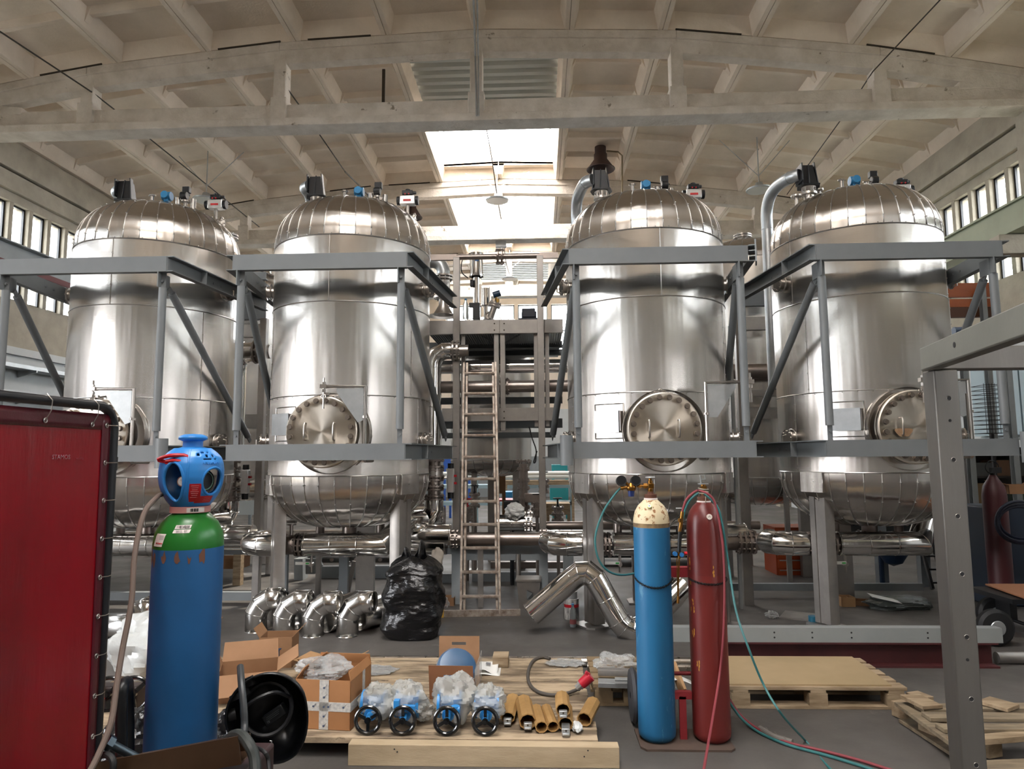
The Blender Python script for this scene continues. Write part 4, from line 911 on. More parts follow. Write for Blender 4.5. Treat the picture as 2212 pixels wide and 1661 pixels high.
# cross beams seen between the tanks
def xbeam(y0, y1, x0, x1, Y, m, label, name='cross_beam', d=.08, open_=False):
    a = at((x0 + x1) / 2, y0, Y).z; c = at((x0 + x1) / 2, y1, Y).z; xa, xb = at(x0, y0, Y).x, at(x1, y0, Y).x; b = MB()
    b.chan((xa, Y, (a + c) / 2), (xb, Y, (a + c) / 2), a - c, d, .01, side=-1); return tag(b.build(name, m, smooth=False), label, 'beam')
xbeam(588, 604, 485, 575, 9.0, M_greyl, 'light grey cross beam high between the two left tanks')
xbeam(645, 690, 488, 575, 8.8, M_grey, 'deep dark grey cross beam between the two left tanks')
xbeam(700, 728, 486, 572, 8.9, M_raw, 'brown grey cross beam under the deep one, between the two left tanks')
xbeam(628, 660, 1605, 1680, 8.9, M_grey, 'dark grey cross beam high between the two right tanks')
xbeam(684, 712, 1600, 1672, 8.9, M_raw, 'raw steel cross beam between the two right tanks')
xbeam(842, 856, 1602, 1690, 8.6, M_raw, 'narrow cross beam halfway up between the two right tanks')
xbeam(880, 904, 1600, 1692, 8.8, M_raw, 'lower cross beam between the two right tanks')
xbeam(895, 925, 486, 572, 8.9, M_raw, 'lower cross beam between the two left tanks')
# low skid frame behind the tank legs
sk = thing('skid_frame', (-2.3, 7.95, 0), 'light grey skid frame running low behind the left tanks', 'frame')
def rail(p, q, w, h, root, nm='rail', m=None): b = MB(); b.bar(p, q, w, h); b.build(nm, m or M_greyl, root, smooth=False)
rail((-5.6, 7.95, .60), (.05, 7.95, .60), .08, .10, sk); rail((-5.6, 7.95, .08), (-2.9, 7.95, .08), .08, .09, sk)
for x in (-5.2, -2.95, -2.25, -.96, .03): rail((x, 7.93, 0), (x, 7.93, .56), .10, .06, sk, 'post')
sk = thing('skid_frame', (2.9, 8.2, 0), 'grey skid frame running low behind the right tanks', 'frame')
rail((.1, 8.2, .60), (1.95, 8.2, .60), .08, .10, sk); rail((2.0, 8.3, .12), (4.4, 8.3, .12), .06, .08, sk)
for x in (.32, 1.98): rail((x, 8.15, 0), (x, 8.15, .95 if x > 1 else .56), .12, .08, sk, 'post')
for px, y0, lab in ((1665, 1030, 0), ): pass
b = MB(); x = at(1600, 1000, 7.95).x; b.b2((x - .05, 7.85, 0), (x + .05, 7.95, 1.7)); tag(b.build('skid_column', M_raw, smooth=False), 'raw steel skid column right of the dark red cylinder', 'column')
# flanged column valve and grey conveyor behind the legs
t = thing('flanged_riser_pipe', at(1130, 1180, 9.3), 'rusty flanged riser pipe seen through the rack, right of the ladder', 'pipe'); x = at(1131, 1040, 9.3).x
b = MB(); z0, z1 = at(1131, 1175, 9.3).z, at(1131, 1002, 9.3).z; b.cyl((x, 9.3, z0), (x, 9.3, z1), .06, n=20)
for py in (1004, 1020, 1044, 1060, 1082, 1100, 1120, 1150): flanges(b, (x, 9.3, at(0, py, 9.3).z), (0, 0, 1), .10 if py < 1010 else .085, 1)
b.cyl((x - .1, 9.3, at(0, 1140, 9.3).z), (x + .3, 9.3, at(0, 1140, 9.3).z), .05, n=16); b.build('riser', M_pipe, t)
b = MB(); b.box((x + .12, 9.25, at(0, 1080, 9.3).z), (.22, .14, .12)); b.build('gear_housing', M_pipe, t, bevel=.01)
t = thing('roller_conveyor', (-1.9, 9.6, 0), 'light grey machine frame with an arm behind the second tank legs', 'machine')
rail(at(690, 1245, 9.6), at(880, 1243, 9.6), .1, .28, t, 'side_rail'); rail(at(650, 1205, 9.5), at(650, 1275, 9.5), .12, .2, t, 'post')
b = MB(); q = [at(660, 1207, 9.3), at(690, 1207, 9.3), at(697, 1222, 9.3), at(680, 1240, 9.3), at(660, 1240, 9.3)]; b.poly(q, (0, .04, 0)); b.build('head_plate', M_greyl, t, smooth=False)
for dx in (0, 22):
    b = MB(); b.bar(at(726 + dx, 1295, 8.6), at(752 + dx * .6, 1212, 8.6), .03, .05); tag(b.build('slanted_bar', M_raw, smooth=False), ('nearer' if dx == 0 else 'second') + ' slanted steel bar leaning behind the second tank, beside the rear leg', 'bar')

# machinery standing behind the tank legs
xbeam(1196, 1210, 985, 1180, 8.7, M_greyl, 'light grey low cross beam seen through the lower ladder rungs')
xbeam(1236, 1266, 1020, 1240, 9.3, M_grey, 'deep grey beam near the floor behind the sheet metal box')
xbeam(1240, 1270, 905, 985, 9.2, M_grey, 'deep grey beam near the floor behind the rubbish bag')
xbeam(1214, 1228, 1060, 1240, 9.9, M_pipe, 'rusty brown beam far below the central rack')
def base(px0, px1, py0, py1, Y, dpt, m, lab, cat='machine', nm='machine_base'):
    a = at(px0, py0, Y); c = at(px1, py1, Y); t = thing(nm, ((a.x + c.x) / 2, Y + dpt / 2, 0), lab, cat)
    b = MB(); b.b2((a.x, Y, max(.12, c.z)), (c.x, Y + dpt, a.z)); b.build('housing', m, t, smooth=False, bevel=.01)
    for x in (a.x + .06, c.x - .06):
        for y in (Y + .05, Y + dpt - .05): b = MB(); b.b2((x - .05, y - .05, 0), (x + .05, y + .05, max(.12, c.z) + .01)); b.build('foot', M_grey, t, smooth=False)
    b = MB(); n = 5
    for k in range(n): b = MB(); x = a.x + (c.x - a.x) * (k + .5) / n; b.cyl((x, Y - .03, a.z - .1), (x, Y + .01, a.z - .1), .03, n=12); b.build('port', M_pipe, t)
    return t
M_dm = mat('dark_machine_paint', '2f3436', .6, var='252a2c', vscale=4)
base(985, 1180, 1200, 1250, 11.5, .6, M_dm, 'dark machine housing low behind the ladder')
base(640, 900, 1195, 1245, 11.0, .7, M_dm, 'dark machine housing far behind the second tank legs')
base(1290, 1560, 1185, 1250, 10.6, .7, M_dm, 'dark machine housing far behind the third tank legs')
base(265, 500, 1190, 1228, 12.5, .6, mat('brown_crate', '6b5137', .8), 'brown crate far behind the leftmost tank legs', 'crate', 'wooden_crate')
base(1780, 2040, 1120, 1215, 12.2, .8, M_dm, 'dark machine housing far behind the rightmost tank legs')
rr = random.Random(4)
for k, (px, py, Y, h) in enumerate(((1010, 1110, 9.4, .3), (1025, 1080, 9.7, .35), (1160, 1100, 9.2, .3), (905, 1080, 9.2, .4), (1205, 1110, 9.0, .3), (1175, 1050, 9.9, .3))):
    p = at(px, py, Y); t = thing('control_valve', (p.x, Y, 0), 'small dark flanged valve on a stalk, ' + ('behind the lower ladder', 'behind the middle ladder rungs', 'left of the third tank at pipe height', 'behind the valve stack near the rubbish bag', 'beside the third tank leg', 'behind the right rack column')[k], 'valve', 'small valves behind the rack')
    b = MB(); b.cyl((p.x, Y, 0), (p.x, Y, p.z - .1), .022, n=10); b.cyl((p.x, Y, p.z - .1), (p.x, Y, p.z + .08), .05, n=16); flanges(b, (p.x, Y, p.z), (0, 0, 1), .08, 3, .08); b.build('valve_body', M_pipe, t)
    b = MB(); b.cyl((p.x, Y, p.z + .1), (p.x, Y, p.z + .2), .012, n=8); b.torus((p.x, Y, p.z + .2), .055, .008, n=18); b.bar((p.x - .055, Y, p.z + .2), (p.x + .055, Y, p.z + .2), .012, .01); b.cyl((p.x, Y, p.z + .07), (p.x, Y, p.z + .12), .02, n=8); b.build('hand_wheel', M_red if k % 3 == 0 else M_black, t)
# ------------------------------------------------------------------ foreground
def text_geo(s, size, ext=.0006, align='CENTER'):
    cu = bpy.data.curves.new('t', 'FONT'); cu.body = s; cu.size = size; cu.extrude = ext; cu.align_x = align; cu.align_y = 'CENTER'; cu.resolution_u = 2
    o = bpy.data.objects.new('t', cu); COL.objects.link(o); dg = bpy.context.evaluated_depsgraph_get(); me = bpy.data.meshes.new_from_object(o.evaluated_get(dg))
    bm = bmesh.new(); bm.from_mesh(me); bpy.data.objects.remove(o); bpy.data.meshes.remove(me); bpy.data.curves.remove(cu); return bm
def lettering(s, size, fn, m, parent, name='lettering', align='CENTER'):
    """fn maps (u, v, w) text coordinates to world"""
    b = MB(); b.bm = text_geo(s, size, align=align)
    for v in b.bm.verts: v.co = fn(v.co.x, v.co.y, v.co.z)
    return b.build(name, m, parent, smooth=False)
def plane_fn(c, ux, uy):
    c = V(c); ux = V(ux).normalized(); uy = V(uy).normalized(); n = ux.cross(uy); return lambda u, v, w: c + ux * u + uy * v + n * w
def cyl_fn(c, r, a0, z0):   # a0 measured from -Y towards +X
    return lambda u, v, w: V((c[0] + (r + w) * math.sin(a0 + u / r), c[1] - (r + w) * math.cos(a0 + u / r), z0 + v))
def blob(c, s, amp, fr, seed=0, n=20, m=28, flat=.0, fn=None):
    """crumpled closed bag-like surface"""
    b = MB(); c = V(c); rings = []; n = max(30, n); m = max(44, m)
    for i in range(n + 1):
        t = PI * i / n
        if i in (0, n): d = V((0, 0, 1 if i == 0 else -1)); row_ = [d]
        else: row_ = [V((math.sin(t) * math.cos(2 * PI * j / m), math.sin(t) * math.sin(2 * PI * j / m), math.cos(t))) for j in range(m)]
        row = []
        for d in row_:
            o = V((seed * 7.3, seed, 0)); f1 = noise.noise(d * fr * .8 + o); f2 = 1 - 2 * abs(noise.noise(d * fr * 1.9 + o)); f3 = noise.noise(d * fr * 4.2 + o)
            k = 1 + amp * (.9 * f1 + .28 * f2 + .16 * f3); p = V((d.x * s[0], d.y * s[1], d.z * s[2])) * k
            if fn: p = fn(p, d)
            row.append(b.bm.verts.new(c + p))
        rings.append(row)
    for A, B in zip(rings, rings[1:]):
        for j in range(m):
            q = (j + 1) % m
            if len(A) == 1: b.face([A[0], B[j], B[q]])
            elif len(B) == 1: b.face([A[j], A[q], B[0]])
            else: b.face([A[j], A[q], B[q], B[j]])
    return b
M_card = mat('cardboard', '9c7656', .8, var='8b6748', vscale=5)
M_cardl = mat('light_cardboard', 'b08a62', .8, var='9f7a54', vscale=7)
M_wood = mat('pallet_wood', 'a9957a', .85, var='7f6b52', vscale=3.5, vamt=.9, stretch=(1, 6, 6), bump=.0015, bscale=14)
M_woodg = mat('grey_pallet_wood', '8f8068', .85, var='6c5f4e', vscale=4, vamt=.8, stretch=(1, 5, 5), bump=.0015, bscale=14)
M_tape = mat('printed_tape', 'c9c6be', .4, var='aaa8a4', vscale=60, vamt=.9)
M_film = mat('plastic_film', 'c9cccc', .14, alpha=.38, bump=.006, bscale=22)
M_bubble = mat('bubble_wrap', 'b9bab5', .22, alpha=.55, bump=.004, bscale=45)
M_brass = mat('brass_fitting', 'a5773c', .32, 1, var='7d5628', vscale=20)
M_chain = mat('dark_chain', '2d2b2b', .4, .8)
M_teal = mat('teal_hose', '2f6a6b', .5)
M_redh = mat('red_hose', '84363d', .6)
M_brownh = mat('brown_hose', '5f5048', .7)
# --- red welding curtain
cu = thing('welding_curtain', (-1.95, 2.3, 0), 'translucent red welding curtain laced to a black tube frame', 'welding screen')
f0, n0 = V((-1.925, 3.03, 0)), V((-2.06, 1.2, 0)); cd_ = (f0 - n0).normalized(); zt = 1.885; r_ = .021
b = MB(); P = [f0 + V((0, 0, .03)), f0 + V((0, 0, 1.0)), f0 + V((0, 0, zt - .12))]; P += [f0 - cd_ * (.10 * (1 - math.cos(t))) + V((0, 0, zt - .10 + .10 * math.sin(t))) for t in [PI / 2 * k / 6 for k in range(7)]]; P += [n0 + V((0, 0, zt))]
b.tube(P, r_, 12); b.cyl(f0 + V((0, 0, 1.60)), f0 + V((0, 0, 1.66)), .0245, n=14); b.build('tube_frame', mat('black_tube', '15161a', .35), cu)
b = MB(); b.bar(f0 + V((-.3, 0, .03)), f0 + V((.3, 0, .03)), .04, .04); b.build('foot', mat('black_tube', '15161a', .35), cu)
M_cur = mat('red_pvc', '93121f', .25, alpha=1, trans=.0, var='7c0f1a', vscale=2, bump=.004, bscale=6, stretch=(3, 3, .4)); cb_ = M_cur.node_tree.nodes['Principled BSDF']
ntc = M_cur.node_tree; tr = ntc.nodes.new('ShaderNodeBsdfTranslucent'); tr.inputs[0].default_value = (.55, .01, .03, 1); mx = ntc.nodes.new('ShaderNodeMixShader'); mx.inputs[0].default_value = .16
oo = [n for n in ntc.nodes if n.type == 'OUTPUT_MATERIAL'][0]; ntc.links.new(cb_.outputs[0], mx.inputs[1]); ntc.links.new(tr.outputs[0], mx.inputs[2]); ntc.links.new(mx.outputs[0], oo.inputs[0])
M_hem = mat('dark_red_hem', '4c101b', .3, bump=.003, bscale=12)
def cpt(s, z, d=0):   # s = metres from the far edge
    ripple = .012 * math.sin(s * 9 + z * 1.3) * (1 - .6 * (z / zt)) + .008 * math.sin(s * 23) * max(0, 1 - z / 1.0)
    return f0 - cd_ * s + V((1, 0, 0)) * (ripple + d) + V((0, 0, z))
b = MB(); b.grid(lambda u, v: cpt(.035 + u * 1.75, .12 + v * (zt - .155)), 60, 40); b.build('curtain_sheet', M_cur, cu, thick=.0015)
b = MB(); b.grid(lambda u, v: cpt(.035 + u * 1.75, zt - .105 + v * .07, .003), 60, 3); b.grid(lambda u, v: cpt(.03 + u * .05, .12 + v * (zt - .155), .004), 3, 40); b.build('hem', M_hem, cu, thick=.002)
for i, (s, z) in enumerate([(.14, zt - .085), (.40, zt - .08), (.71, zt - .08), (1.0, zt - .08)] + [(.055, 1.80 - k * .165) for k in range(10)]):
    b = MB(); p = cpt(s, z, .007); b.torus(p, .009, .003, (1, 0, 0), n=14, k=6)
    q = (V((p.x, p.y, zt)) if i < 4 else V((f0.x, f0.y, p.z))); b.tube([p, (p + q) / 2 + V((.022, 0, 0)), q + V((.024, 0, .0)), q + (V((0, 0, .026)) if i < 4 else cd_ * .026)], .002, 5)
    b.build('grommet_tie', M_white if i < 4 and 0 else M_steel, cu)
q = cpt(.30, 1.66, .006); M_grey_t = mat('grey_print', 'a06a74', .5)
lettering('STAMOS', .026, plane_fn(q, cd_, (0, 0, 1)), M_grey_t, cu)
lettering('welding', .014, plane_fn(cpt(.20, 1.655, .006), cd_, (0, 0, 1)), mat('faint_print', '8d2a37', .5), cu)
# --- gas cylinders
def cylinder(X, Y, R, prof, mats, label, z0=0, cat='gas cylinder'):
    t = thing('gas_cylinder', (X, Y, z0), label, cat, None); b = MB()
    for (pr, mi) in prof:
        b.mi = mi; b.lathe(pr, (X, Y, 0), n=56)
    b.build('cylinder_body', mats, t, ang=50); return t
lx, ly, lr = -1.232, 2.40, .1145
M_bluecyl = mat('worn_blue_paint', '1f6099', .5, var='1a5283', vscale=4, bump=.0004)
M_green = mat('glossy_green_paint', '1f6a26', .28, bump=.001, bscale=7)
M_stain = mat('chipped_rust', '6b4636', .8)
t = cylinder(lx, ly, lr, [([(0, 0.0), (lr * .9, 0), (lr, .02), (lr, 1.345)], 0), ([(lr, 1.345), (lr, 1.36), (lr * .955, 1.395), (lr * .80, 1.43), (lr * .6, 1.455), (.048, 1.468), (.045, 1.50)], 1)], [M_bluecyl, M_green], 'large blue gas cylinder with a green shoulder and a blue valve guard')
rr = random.Random(3)
for k, a in enumerate((-.80, -.38, .02, .70, .35, -1.0)):       # chipped paint under the shoulder
    pts = []; n = 9; w, h = (.012, .03) if k != 4 else (.008, .01)
    for i in range(n): q = 2 * PI * i / n; rad = .6 + .4 * rr.random(); pts.append(cyl_fn((lx, ly), lr, a + .15, 1.318 + rr.uniform(-.012, .01))(w * rad * math.cos(q), h * rad * math.sin(q), .0008))
    b = MB(); b.face(b.vs(pts)); b.build('paint_chip', M_stain, t, smooth=False)
def wrap(t, nm, a0, z0, w, h, R0, m, lean=0, taper=None):
    b = MB(); b.grid(lambda u, v: cyl_fn((lx, ly), (taper(v) if taper else R0) + .0012, a0, z0)((u - .5) * w + lean * (v - .5), (v - .5) * h, 0), 10, 6); return b.build(nm, m, t)
M_paper = mat('paper_label', 'dcd3cf', .6)
gsh = lambda z: [lr, lr * .955, lr * .80, lr * .6][0] if z < 1.36 else (lr + (lr * .955 - lr) * (z - 1.36) / .035 if z < 1.395 else (lr * .955 + (lr * .80 - lr * .955) * (z - 1.395) / .035 if z < 1.43 else lr * .8 + (lr * .6 - lr * .8) * (z - 1.43) / .025))
wrap(t, 'hazard_label', -.48, 1.378, .046, .042, 0, M_paper, .010, taper=lambda v: gsh(1.378 + (v - .5) * .042))
wrap(t, 'number_strip', .27, 1.421, .050, .012, 0, M_paper, .004, taper=lambda v: gsh(1.421 + (v - .5) * .012)); wrap(t, 'date_strip', .24, 1.407, .054, .011, 0, M_paper, .004, taper=lambda v: gsh(1.407 + (v - .5) * .011))
Mk = mat('ink_black', '1a1a1c', .6)
lettering('11814208', .0105, lambda u, v, w: cyl_fn((lx, ly), gsh(1.421 + v) + .003, .27, 1.421)(u, v, w), Mk, t)
lettering('2012.  07', .0095, lambda u, v, w: cyl_fn((lx, ly), gsh(1.407 + v) + .003, .24, 1.407)(u, v, w), mat('ink_grey', '8b8682', .6), t)
lettering('Air Liquide', .0072, lambda u, v, w: cyl_fn((lx, ly), gsh(1.368 + v) + .0025, -.44, 1.368)(u, v, w), M_label_red, t)
lettering('ALBEE', .006, lambda u, v, w: cyl_fn((lx, ly), gsh(1.352 + v) + .0025, -.92, 1.352)(u, v, w), Mk, t) if 0 else None
for k in range(4):
    wrap(t, 'print_line', -.38, 1.393 - k * .004, .02, .0012, 0, mat('ink_grey', '8b8682', .6), 0, taper=lambda v, k=k: gsh(1.393 - k * .004) + .001)
b = MB(); b.lathe([(.048, 1.462), (.066, 1.464), (.066, 1.485), (.046, 1.487)], (lx, ly, 0), n=40); rg = b.build('collar_ring', mat('pink_label', 'c58b86', .5), t)
b = MB(); b.grid(lambda u, v: cyl_fn((lx, ly), .0668, .75, 1.474)((u - .5) * .06, (v - .5) * .016, 0), 10, 1); b.build('barcode_label', M_paper, rg)
for k in range(9): b = MB(); b.grid(lambda u, v: cyl_fn((lx, ly), .0674, .48 + k * .045, 1.474)((u - .5) * (.0012 + .001 * (k % 3)), (v - .5) * .011, 0), 1, 1); b.build('barcode_bar', Mk, rg)
# valve guard: a lathed shell with a side window and a round gauge opening
cap = MB(); pr = [(.060, 1.487), (.068, 1.497), (.078, 1.51), (.092, 1.535), (.100, 1.56), (.1035, 1.585), (.1035, 1.61), (.100, 1.635), (.092, 1.655), (.076, 1.672), (.058, 1.685), (.034, 1.692), (.033, 1.700), (.033, 1.712), (.047, 1.718), (.047, 1.727), (.030, 1.734), (0, 1.737)]
def pint(z):
    for (r0, z0), (r1, z1) in zip(pr, pr[1:]):
        if z <= z1: return r0 + (r1 - r0) * (z - z0) / max(1e-6, z1 - z0)
    return 0
NA = 120; zs = [1.487 + (1.685 - 1.487) * i / 44 for i in range(45)]
rows = [[cap.bm.verts.new(cyl_fn((lx, ly), pint(z), 2 * PI * j / NA, z)(0, 0, 0)) for j in range(NA)] for z in zs]
def hole(a, z):
    a = (a + PI) % (2 * PI) - PI
    e1 = ((a + .13) / .37) ** 2 + ((z - 1.572) / (.066)) ** 2 < 1
    e2 = ((a - 1.22) / .42) ** 2 + ((z - 1.572) / .047) ** 2 < 1
    e3 = any(abs(a - aa) < ww and abs(z - zz) < .003 for aa, zz, ww in ((.86, 1.668, .08), (1.12, 1.668, .05), (1.0, 1.658, .07), (1.25, 1.658, .06), (.98, 1.647, .16), (1.32, 1.647, .05), (.68, 1.662, .07)))
    e4 = ((a - 2.95) / .35) ** 2 + ((z - 1.58) / .06) ** 2 < 1
    return e1 or e2 or e3 or e4
for i in range(44):
    for j in range(NA):
        if not hole(2 * PI * (j + .5) / NA, (zs[i] + zs[i + 1]) / 2): q = (j + 1) % NA; cap.face([rows[i][j], rows[i][q], rows[i + 1][q], rows[i + 1][j]])
M_cap = mat('blue_valve_guard', '2c7cc4', .35)
g = cap.build('valve_guard', M_cap, t, ang=60, thick=.006)
b = MB(); b.lathe([(.060, 1.684), (.034, 1.692), (.033, 1.700), (.033, 1.712), (.047, 1.718), (.048, 1.724), (.045, 1.730), (.030, 1.736), (0, 1.738)], (lx, ly, 0), n=40); b.build('grip_knob', M_cap, g)
for a0, zc, aw, zh, rad in ((-.13, 1.572, .37, .066, .0055), (1.22, 1.572, .42, .047, .005)):
    b = MB(); b.tube([cyl_fn((lx, ly), pint(zc + zh * math.sin(k)) + .001, a0 + aw * math.cos(k), zc + zh * math.sin(k))(0, 0, 0) for k in [2 * PI * q / 40 for q in range(40)]], rad, 8, True); b.build('opening_rim', M_cap, g)
b = MB(); b.tube([cyl_fn((lx, ly), pint(z) + .002, .36, z)(0, 0, 0) for z in [1.50 + .18 * k / 14 for k in range(15)]], .004, 6); b.build('moulded_rib', M_cap, g)
lettering('AIR LIQUIDE', .012, lambda u, v, w: cyl_fn((lx, ly), pint(1.634 + v) + .0045 + w * 2, 1.12, 1.634)(u, v, 0), M_cap, g)
b = MB()
b.grid(lambda u, v: cyl_fn((lx, ly), pint(1.503 + v * .062) + .0045, .60, 1.503)((u - .5) * .038, v * .062, 0), 8, 8); b.grid(lambda u, v: cyl_fn((lx, ly), pint(1.498 + v * .026) + .0045, 1.02, 1.498)((u - .5) * .062, v * .024, 0), 10, 4); wl = b.build('warning_label', M_red, g)
for k in range(7):
    b = MB(); b.grid(lambda u, v: cyl_fn((lx, ly), pint(1.557 - k * .0065) + .0056, .59, 1.557 - k * .0065)((u - .5) * (.026 - .004 * (k % 3)), v * .0012, 0), 4, 1); b.build('print_line', mat('pink_print', 'c77f82', .6), wl)
for k in range(3):
    b = MB(); b.grid(lambda u, v: cyl_fn((lx, ly), pint(1.516 - k * .006) + .0056, 1.12, 1.516 - k * .006)((u - .5) * .026, v * .0012, 0), 4, 1); b.build('print_line', mat('pink_print', 'c77f82', .6), wl)
b = MB(); b.cyl((lx, ly, 1.48), (lx, ly, 1.66), .022, n=18); b.box((lx, ly, 1.60), (.03, .04, .05)); iv = b.build('inner_valve', M_black, t)
c = V((lx + .006, ly - .075, 1.573)); b = MB(); b.cyl(c + V((0, .012, 0)), c, .0165, n=28); b.torus(c, .0165, .002, (0, 1, 0), n=26, k=6); gg = b.build('pressure_gauge', mat('gauge_copper', 'b08d80', .3, .8), t)
b = MB(); b.cyl(c, c + V((0, -.001, 0)), .0145, n=26); b.build('gauge_dial', M_paper, gg); b = MB(); b.bar(c + V((0, -.002, 0)), c + V((.004, -.002, .010)), .001, .001); b.bar(c + V((-.005, -.002, .004)), c + V((.005, -.002, .006)), .001, .001); b.build('needle', Mk, gg)
a_ = 1.2; n_ = V((math.sin(a_), -math.cos(a_), 0)); c = V((lx, ly, 1.573)) + n_ * .068; b = MB(); b.cyl(c - n_ * .02, c, .038, n=32); dd = b.build('dial_housing', M_black, t)
s_ = V((math.cos(a_), math.sin(a_), 0))
b = MB(); b.tube([c + n_ * .002 + (s_ * math.cos(k) + V((0, 0, 1)) * math.sin(k)) * .030 for k in [-.3 + 1.9 * q / 12 for q in range(13)]], .0012, 5)
for q in range(14): k = -2.6 + q * .17; p = c + n_ * .001 + (s_ * math.cos(k) + V((0, 0, 1)) * math.sin(k)) * .030; b.cyl(p, p + n_ * .001, .0022, n=6)
b.build('dial_marks', mat('dial_green', '9fc7a8', .5), dd)
b = MB(); hp = [cyl_fn((lx, ly), pint(1.655) + .012, -.83, 1.662), 0]
F = cyl_fn((lx, ly), .085, .26, 1.652); b.tube([F(-.070, -.010, .018), F(-.080, -.003, .03), F(-.045, .009, .02), F(-.010, .010, .004), F(.008, .000, .004), F(.0, -.010, .006), F(-.035, -.008, .016)], .0065, 8, True, smooth=3); b.box(F(-.055, -.013, .014), (.018, .01, .012)); b.build('red_lever', M_red, t)
b = MB(); b.tube([F(-.01, .0, .01), F(-.012, -.04, .008), F(-.012, -.07, .0)], .0008, 4); b.build('seal_wire', M_steel, t)
# hose from the left cylinder
def hose(pts, r, m, label, name='hose', cat='hose', group=None, k=5, parent=None):
    b = MB(); b.tube(pts, r, 10, smooth=k); o = b.build(name, m, parent)
    return tag(o, label, cat, group) if parent is None else o
hose([at(352, 1066, 2.35), at(338, 1075, 2.3), at(310, 1112, 2.22), at(291, 1200, 2.15), at(284, 1300, 2.1), at(265, 1400, 2.05), at(252, 1480, 2.0), at(240, 1560, 1.95), at(215, 1625, 1.9), at(190, 1675, 1.85)], .0085, M_brownh, 'brown rubber hose hanging from the guarded valve of the green shouldered cylinder')
# --- the blue and the dark red cylinder on their trolley
bxp, byp, br = .668, 4.22, .108
M_b2 = mat('scuffed_blue_paint', '246d9b', .45, var='1c5c85', vscale=5, spots='4f88aa', sscale=9, sth=.6, stretch=(1, 1, .25), bump=.0005)
M_cream = mat('chipped_cream_paint', 'd2c3a0', .5, spots='8a5c33', sscale=26, sth=.555, bump=.0006)
M_band = mat('rusty_band', '5c4b3a', .8, var='8a7350', vscale=18, vamt=.9)
M_r2 = mat('scuffed_maroon_paint', '661f1b', .38, var='571917', vscale=4, bump=.0004)
M_r2b = mat('maroon_flecked', '661f1b', .42, spots='a86a2a', sscale=10, sth=.65, stretch=(1.6, 1.6, .5))
z0b = .014
T_b = cylinder(bxp, byp, br, [([(0, z0b), (br * .8, z0b), (br * .97, .035), (br, .06), (br, 1.225)], 0), ([(br, 1.225), (br, 1.25)], 2), ([(br, 1.25), (br * .985, 1.275), (br * .9, 1.315), (br * .72, 1.35), (br * .45, 1.378), (.036, 1.39)], 1)], [M_b2, M_cream, M_band], 'worn blue gas cylinder with a chipped cream shoulder', z0b)
def neck(X, Y, z, t, valve=True):
    b = MB(); b.lathe([(.040, z - .012), (.041, z + .006), (.034, z + .008)], (X, Y, 0), n=32); b.build('ring_label', M_paper, t)
    b = MB(); b.lathe([(.036, z + .006), (.037, z + .03), (.02, z + .032), (.018, z + .045)], (X, Y, 0), n=28); b.build('neck_ring', mat('rusty_iron', '5a3524', .8), t)
neck(bxp, byp, 1.388, T_b); rxp, ryp = .985, 4.22
b = MB(); vz = 1.40
b.cyl((bxp, byp, 1.42), (bxp, byp, 1.50), .014, n=14); b.cyl((bxp, byp, 1.435), (bxp, byp, 1.452), .018, n=6); b.box((bxp + .003, byp, 1.468), (.034, .03, .03)); b.cyl((bxp, byp, 1.50), (bxp, byp, 1.515), .01, n=10); vv = b.build('valve', M_brass, T_b, bevel=.002)
b = MB(); b.torus((bxp, byp, 1.518), .024, .006, n=26); b.cyl((bxp, byp, 1.514), (bxp, byp, 1.523), .008, n=10)
for k in range(4): a = PI / 2 * k; b.cyl((bxp, byp, 1.518), (bxp + .024 * math.cos(a), byp + .024 * math.sin(a), 1.518), .004, n=6)
b.build('hand_wheel', M_galv, vv)
wl = []
b = MB(); b.cyl((bxp - .0, byp - .112 + .004, 1.345), (bxp, byp - .105, 1.345), .001, n=4)
b = MB(); c = V((bxp - .022, byp - .085, 1.352)); nn = V((-.2, -.8, .6)).normalized(); b.cyl(c - nn * .004, c + nn * .004, .0135, n=24); sk_ = b.build('round_sticker', mat('sticker_yellow', 'c9d488', .5), T_b); b = MB(); b.cyl(c + nn * .004, c + nn * .0046, .010, n=24); b.build('sticker_centre', M_paper, sk_); b = MB(); b.box(c + nn * .005, (.009, .001, .004), rx=-.6); b.build('sticker_print', M_teal, sk_)
# regulator with twin gauges (clamped on the valve, a thing of its own)
rg = thing('gas_regulator', (.5, byp, 1.46), 'brass twin gauge regulator screwed onto the blue cylinder', 'regulator')
b = MB(); b.cyl((bxp - .015, byp, 1.468), (.585, byp, 1.466), .007, n=12); b.cyl((.625, byp, 1.468), (.65, byp, 1.468), .017, n=6); b.cyl((.595, byp, 1.467), (.612, byp, 1.467), .012, n=6)
b.lathe([(0, -.022), (.024, -.022), (.030, -.008), (.030, .0), (.022, .012), (.012, .024), (0, .026)], (.552, byp, 1.462), n=24); b.cyl((.49, byp, 1.455), (.54, byp, 1.462), .010, n=12); b.cyl((.488, byp, 1.455), (.505, byp, 1.457), .013, n=6); b.cyl((.565, byp, 1.475), (.59, byp, 1.49), .009, n=10); b.cyl((.535, byp, 1.475), (.518, byp, 1.49), .009, n=10); b.build('regulator_body', M_brass, rg)
b = MB(); b.cyl((.552, byp, 1.442), (.552, byp, 1.405), .021, .018, n=20); b.build('adjusting_knob', mat('knob_navy', '1d2f66', .4), rg)
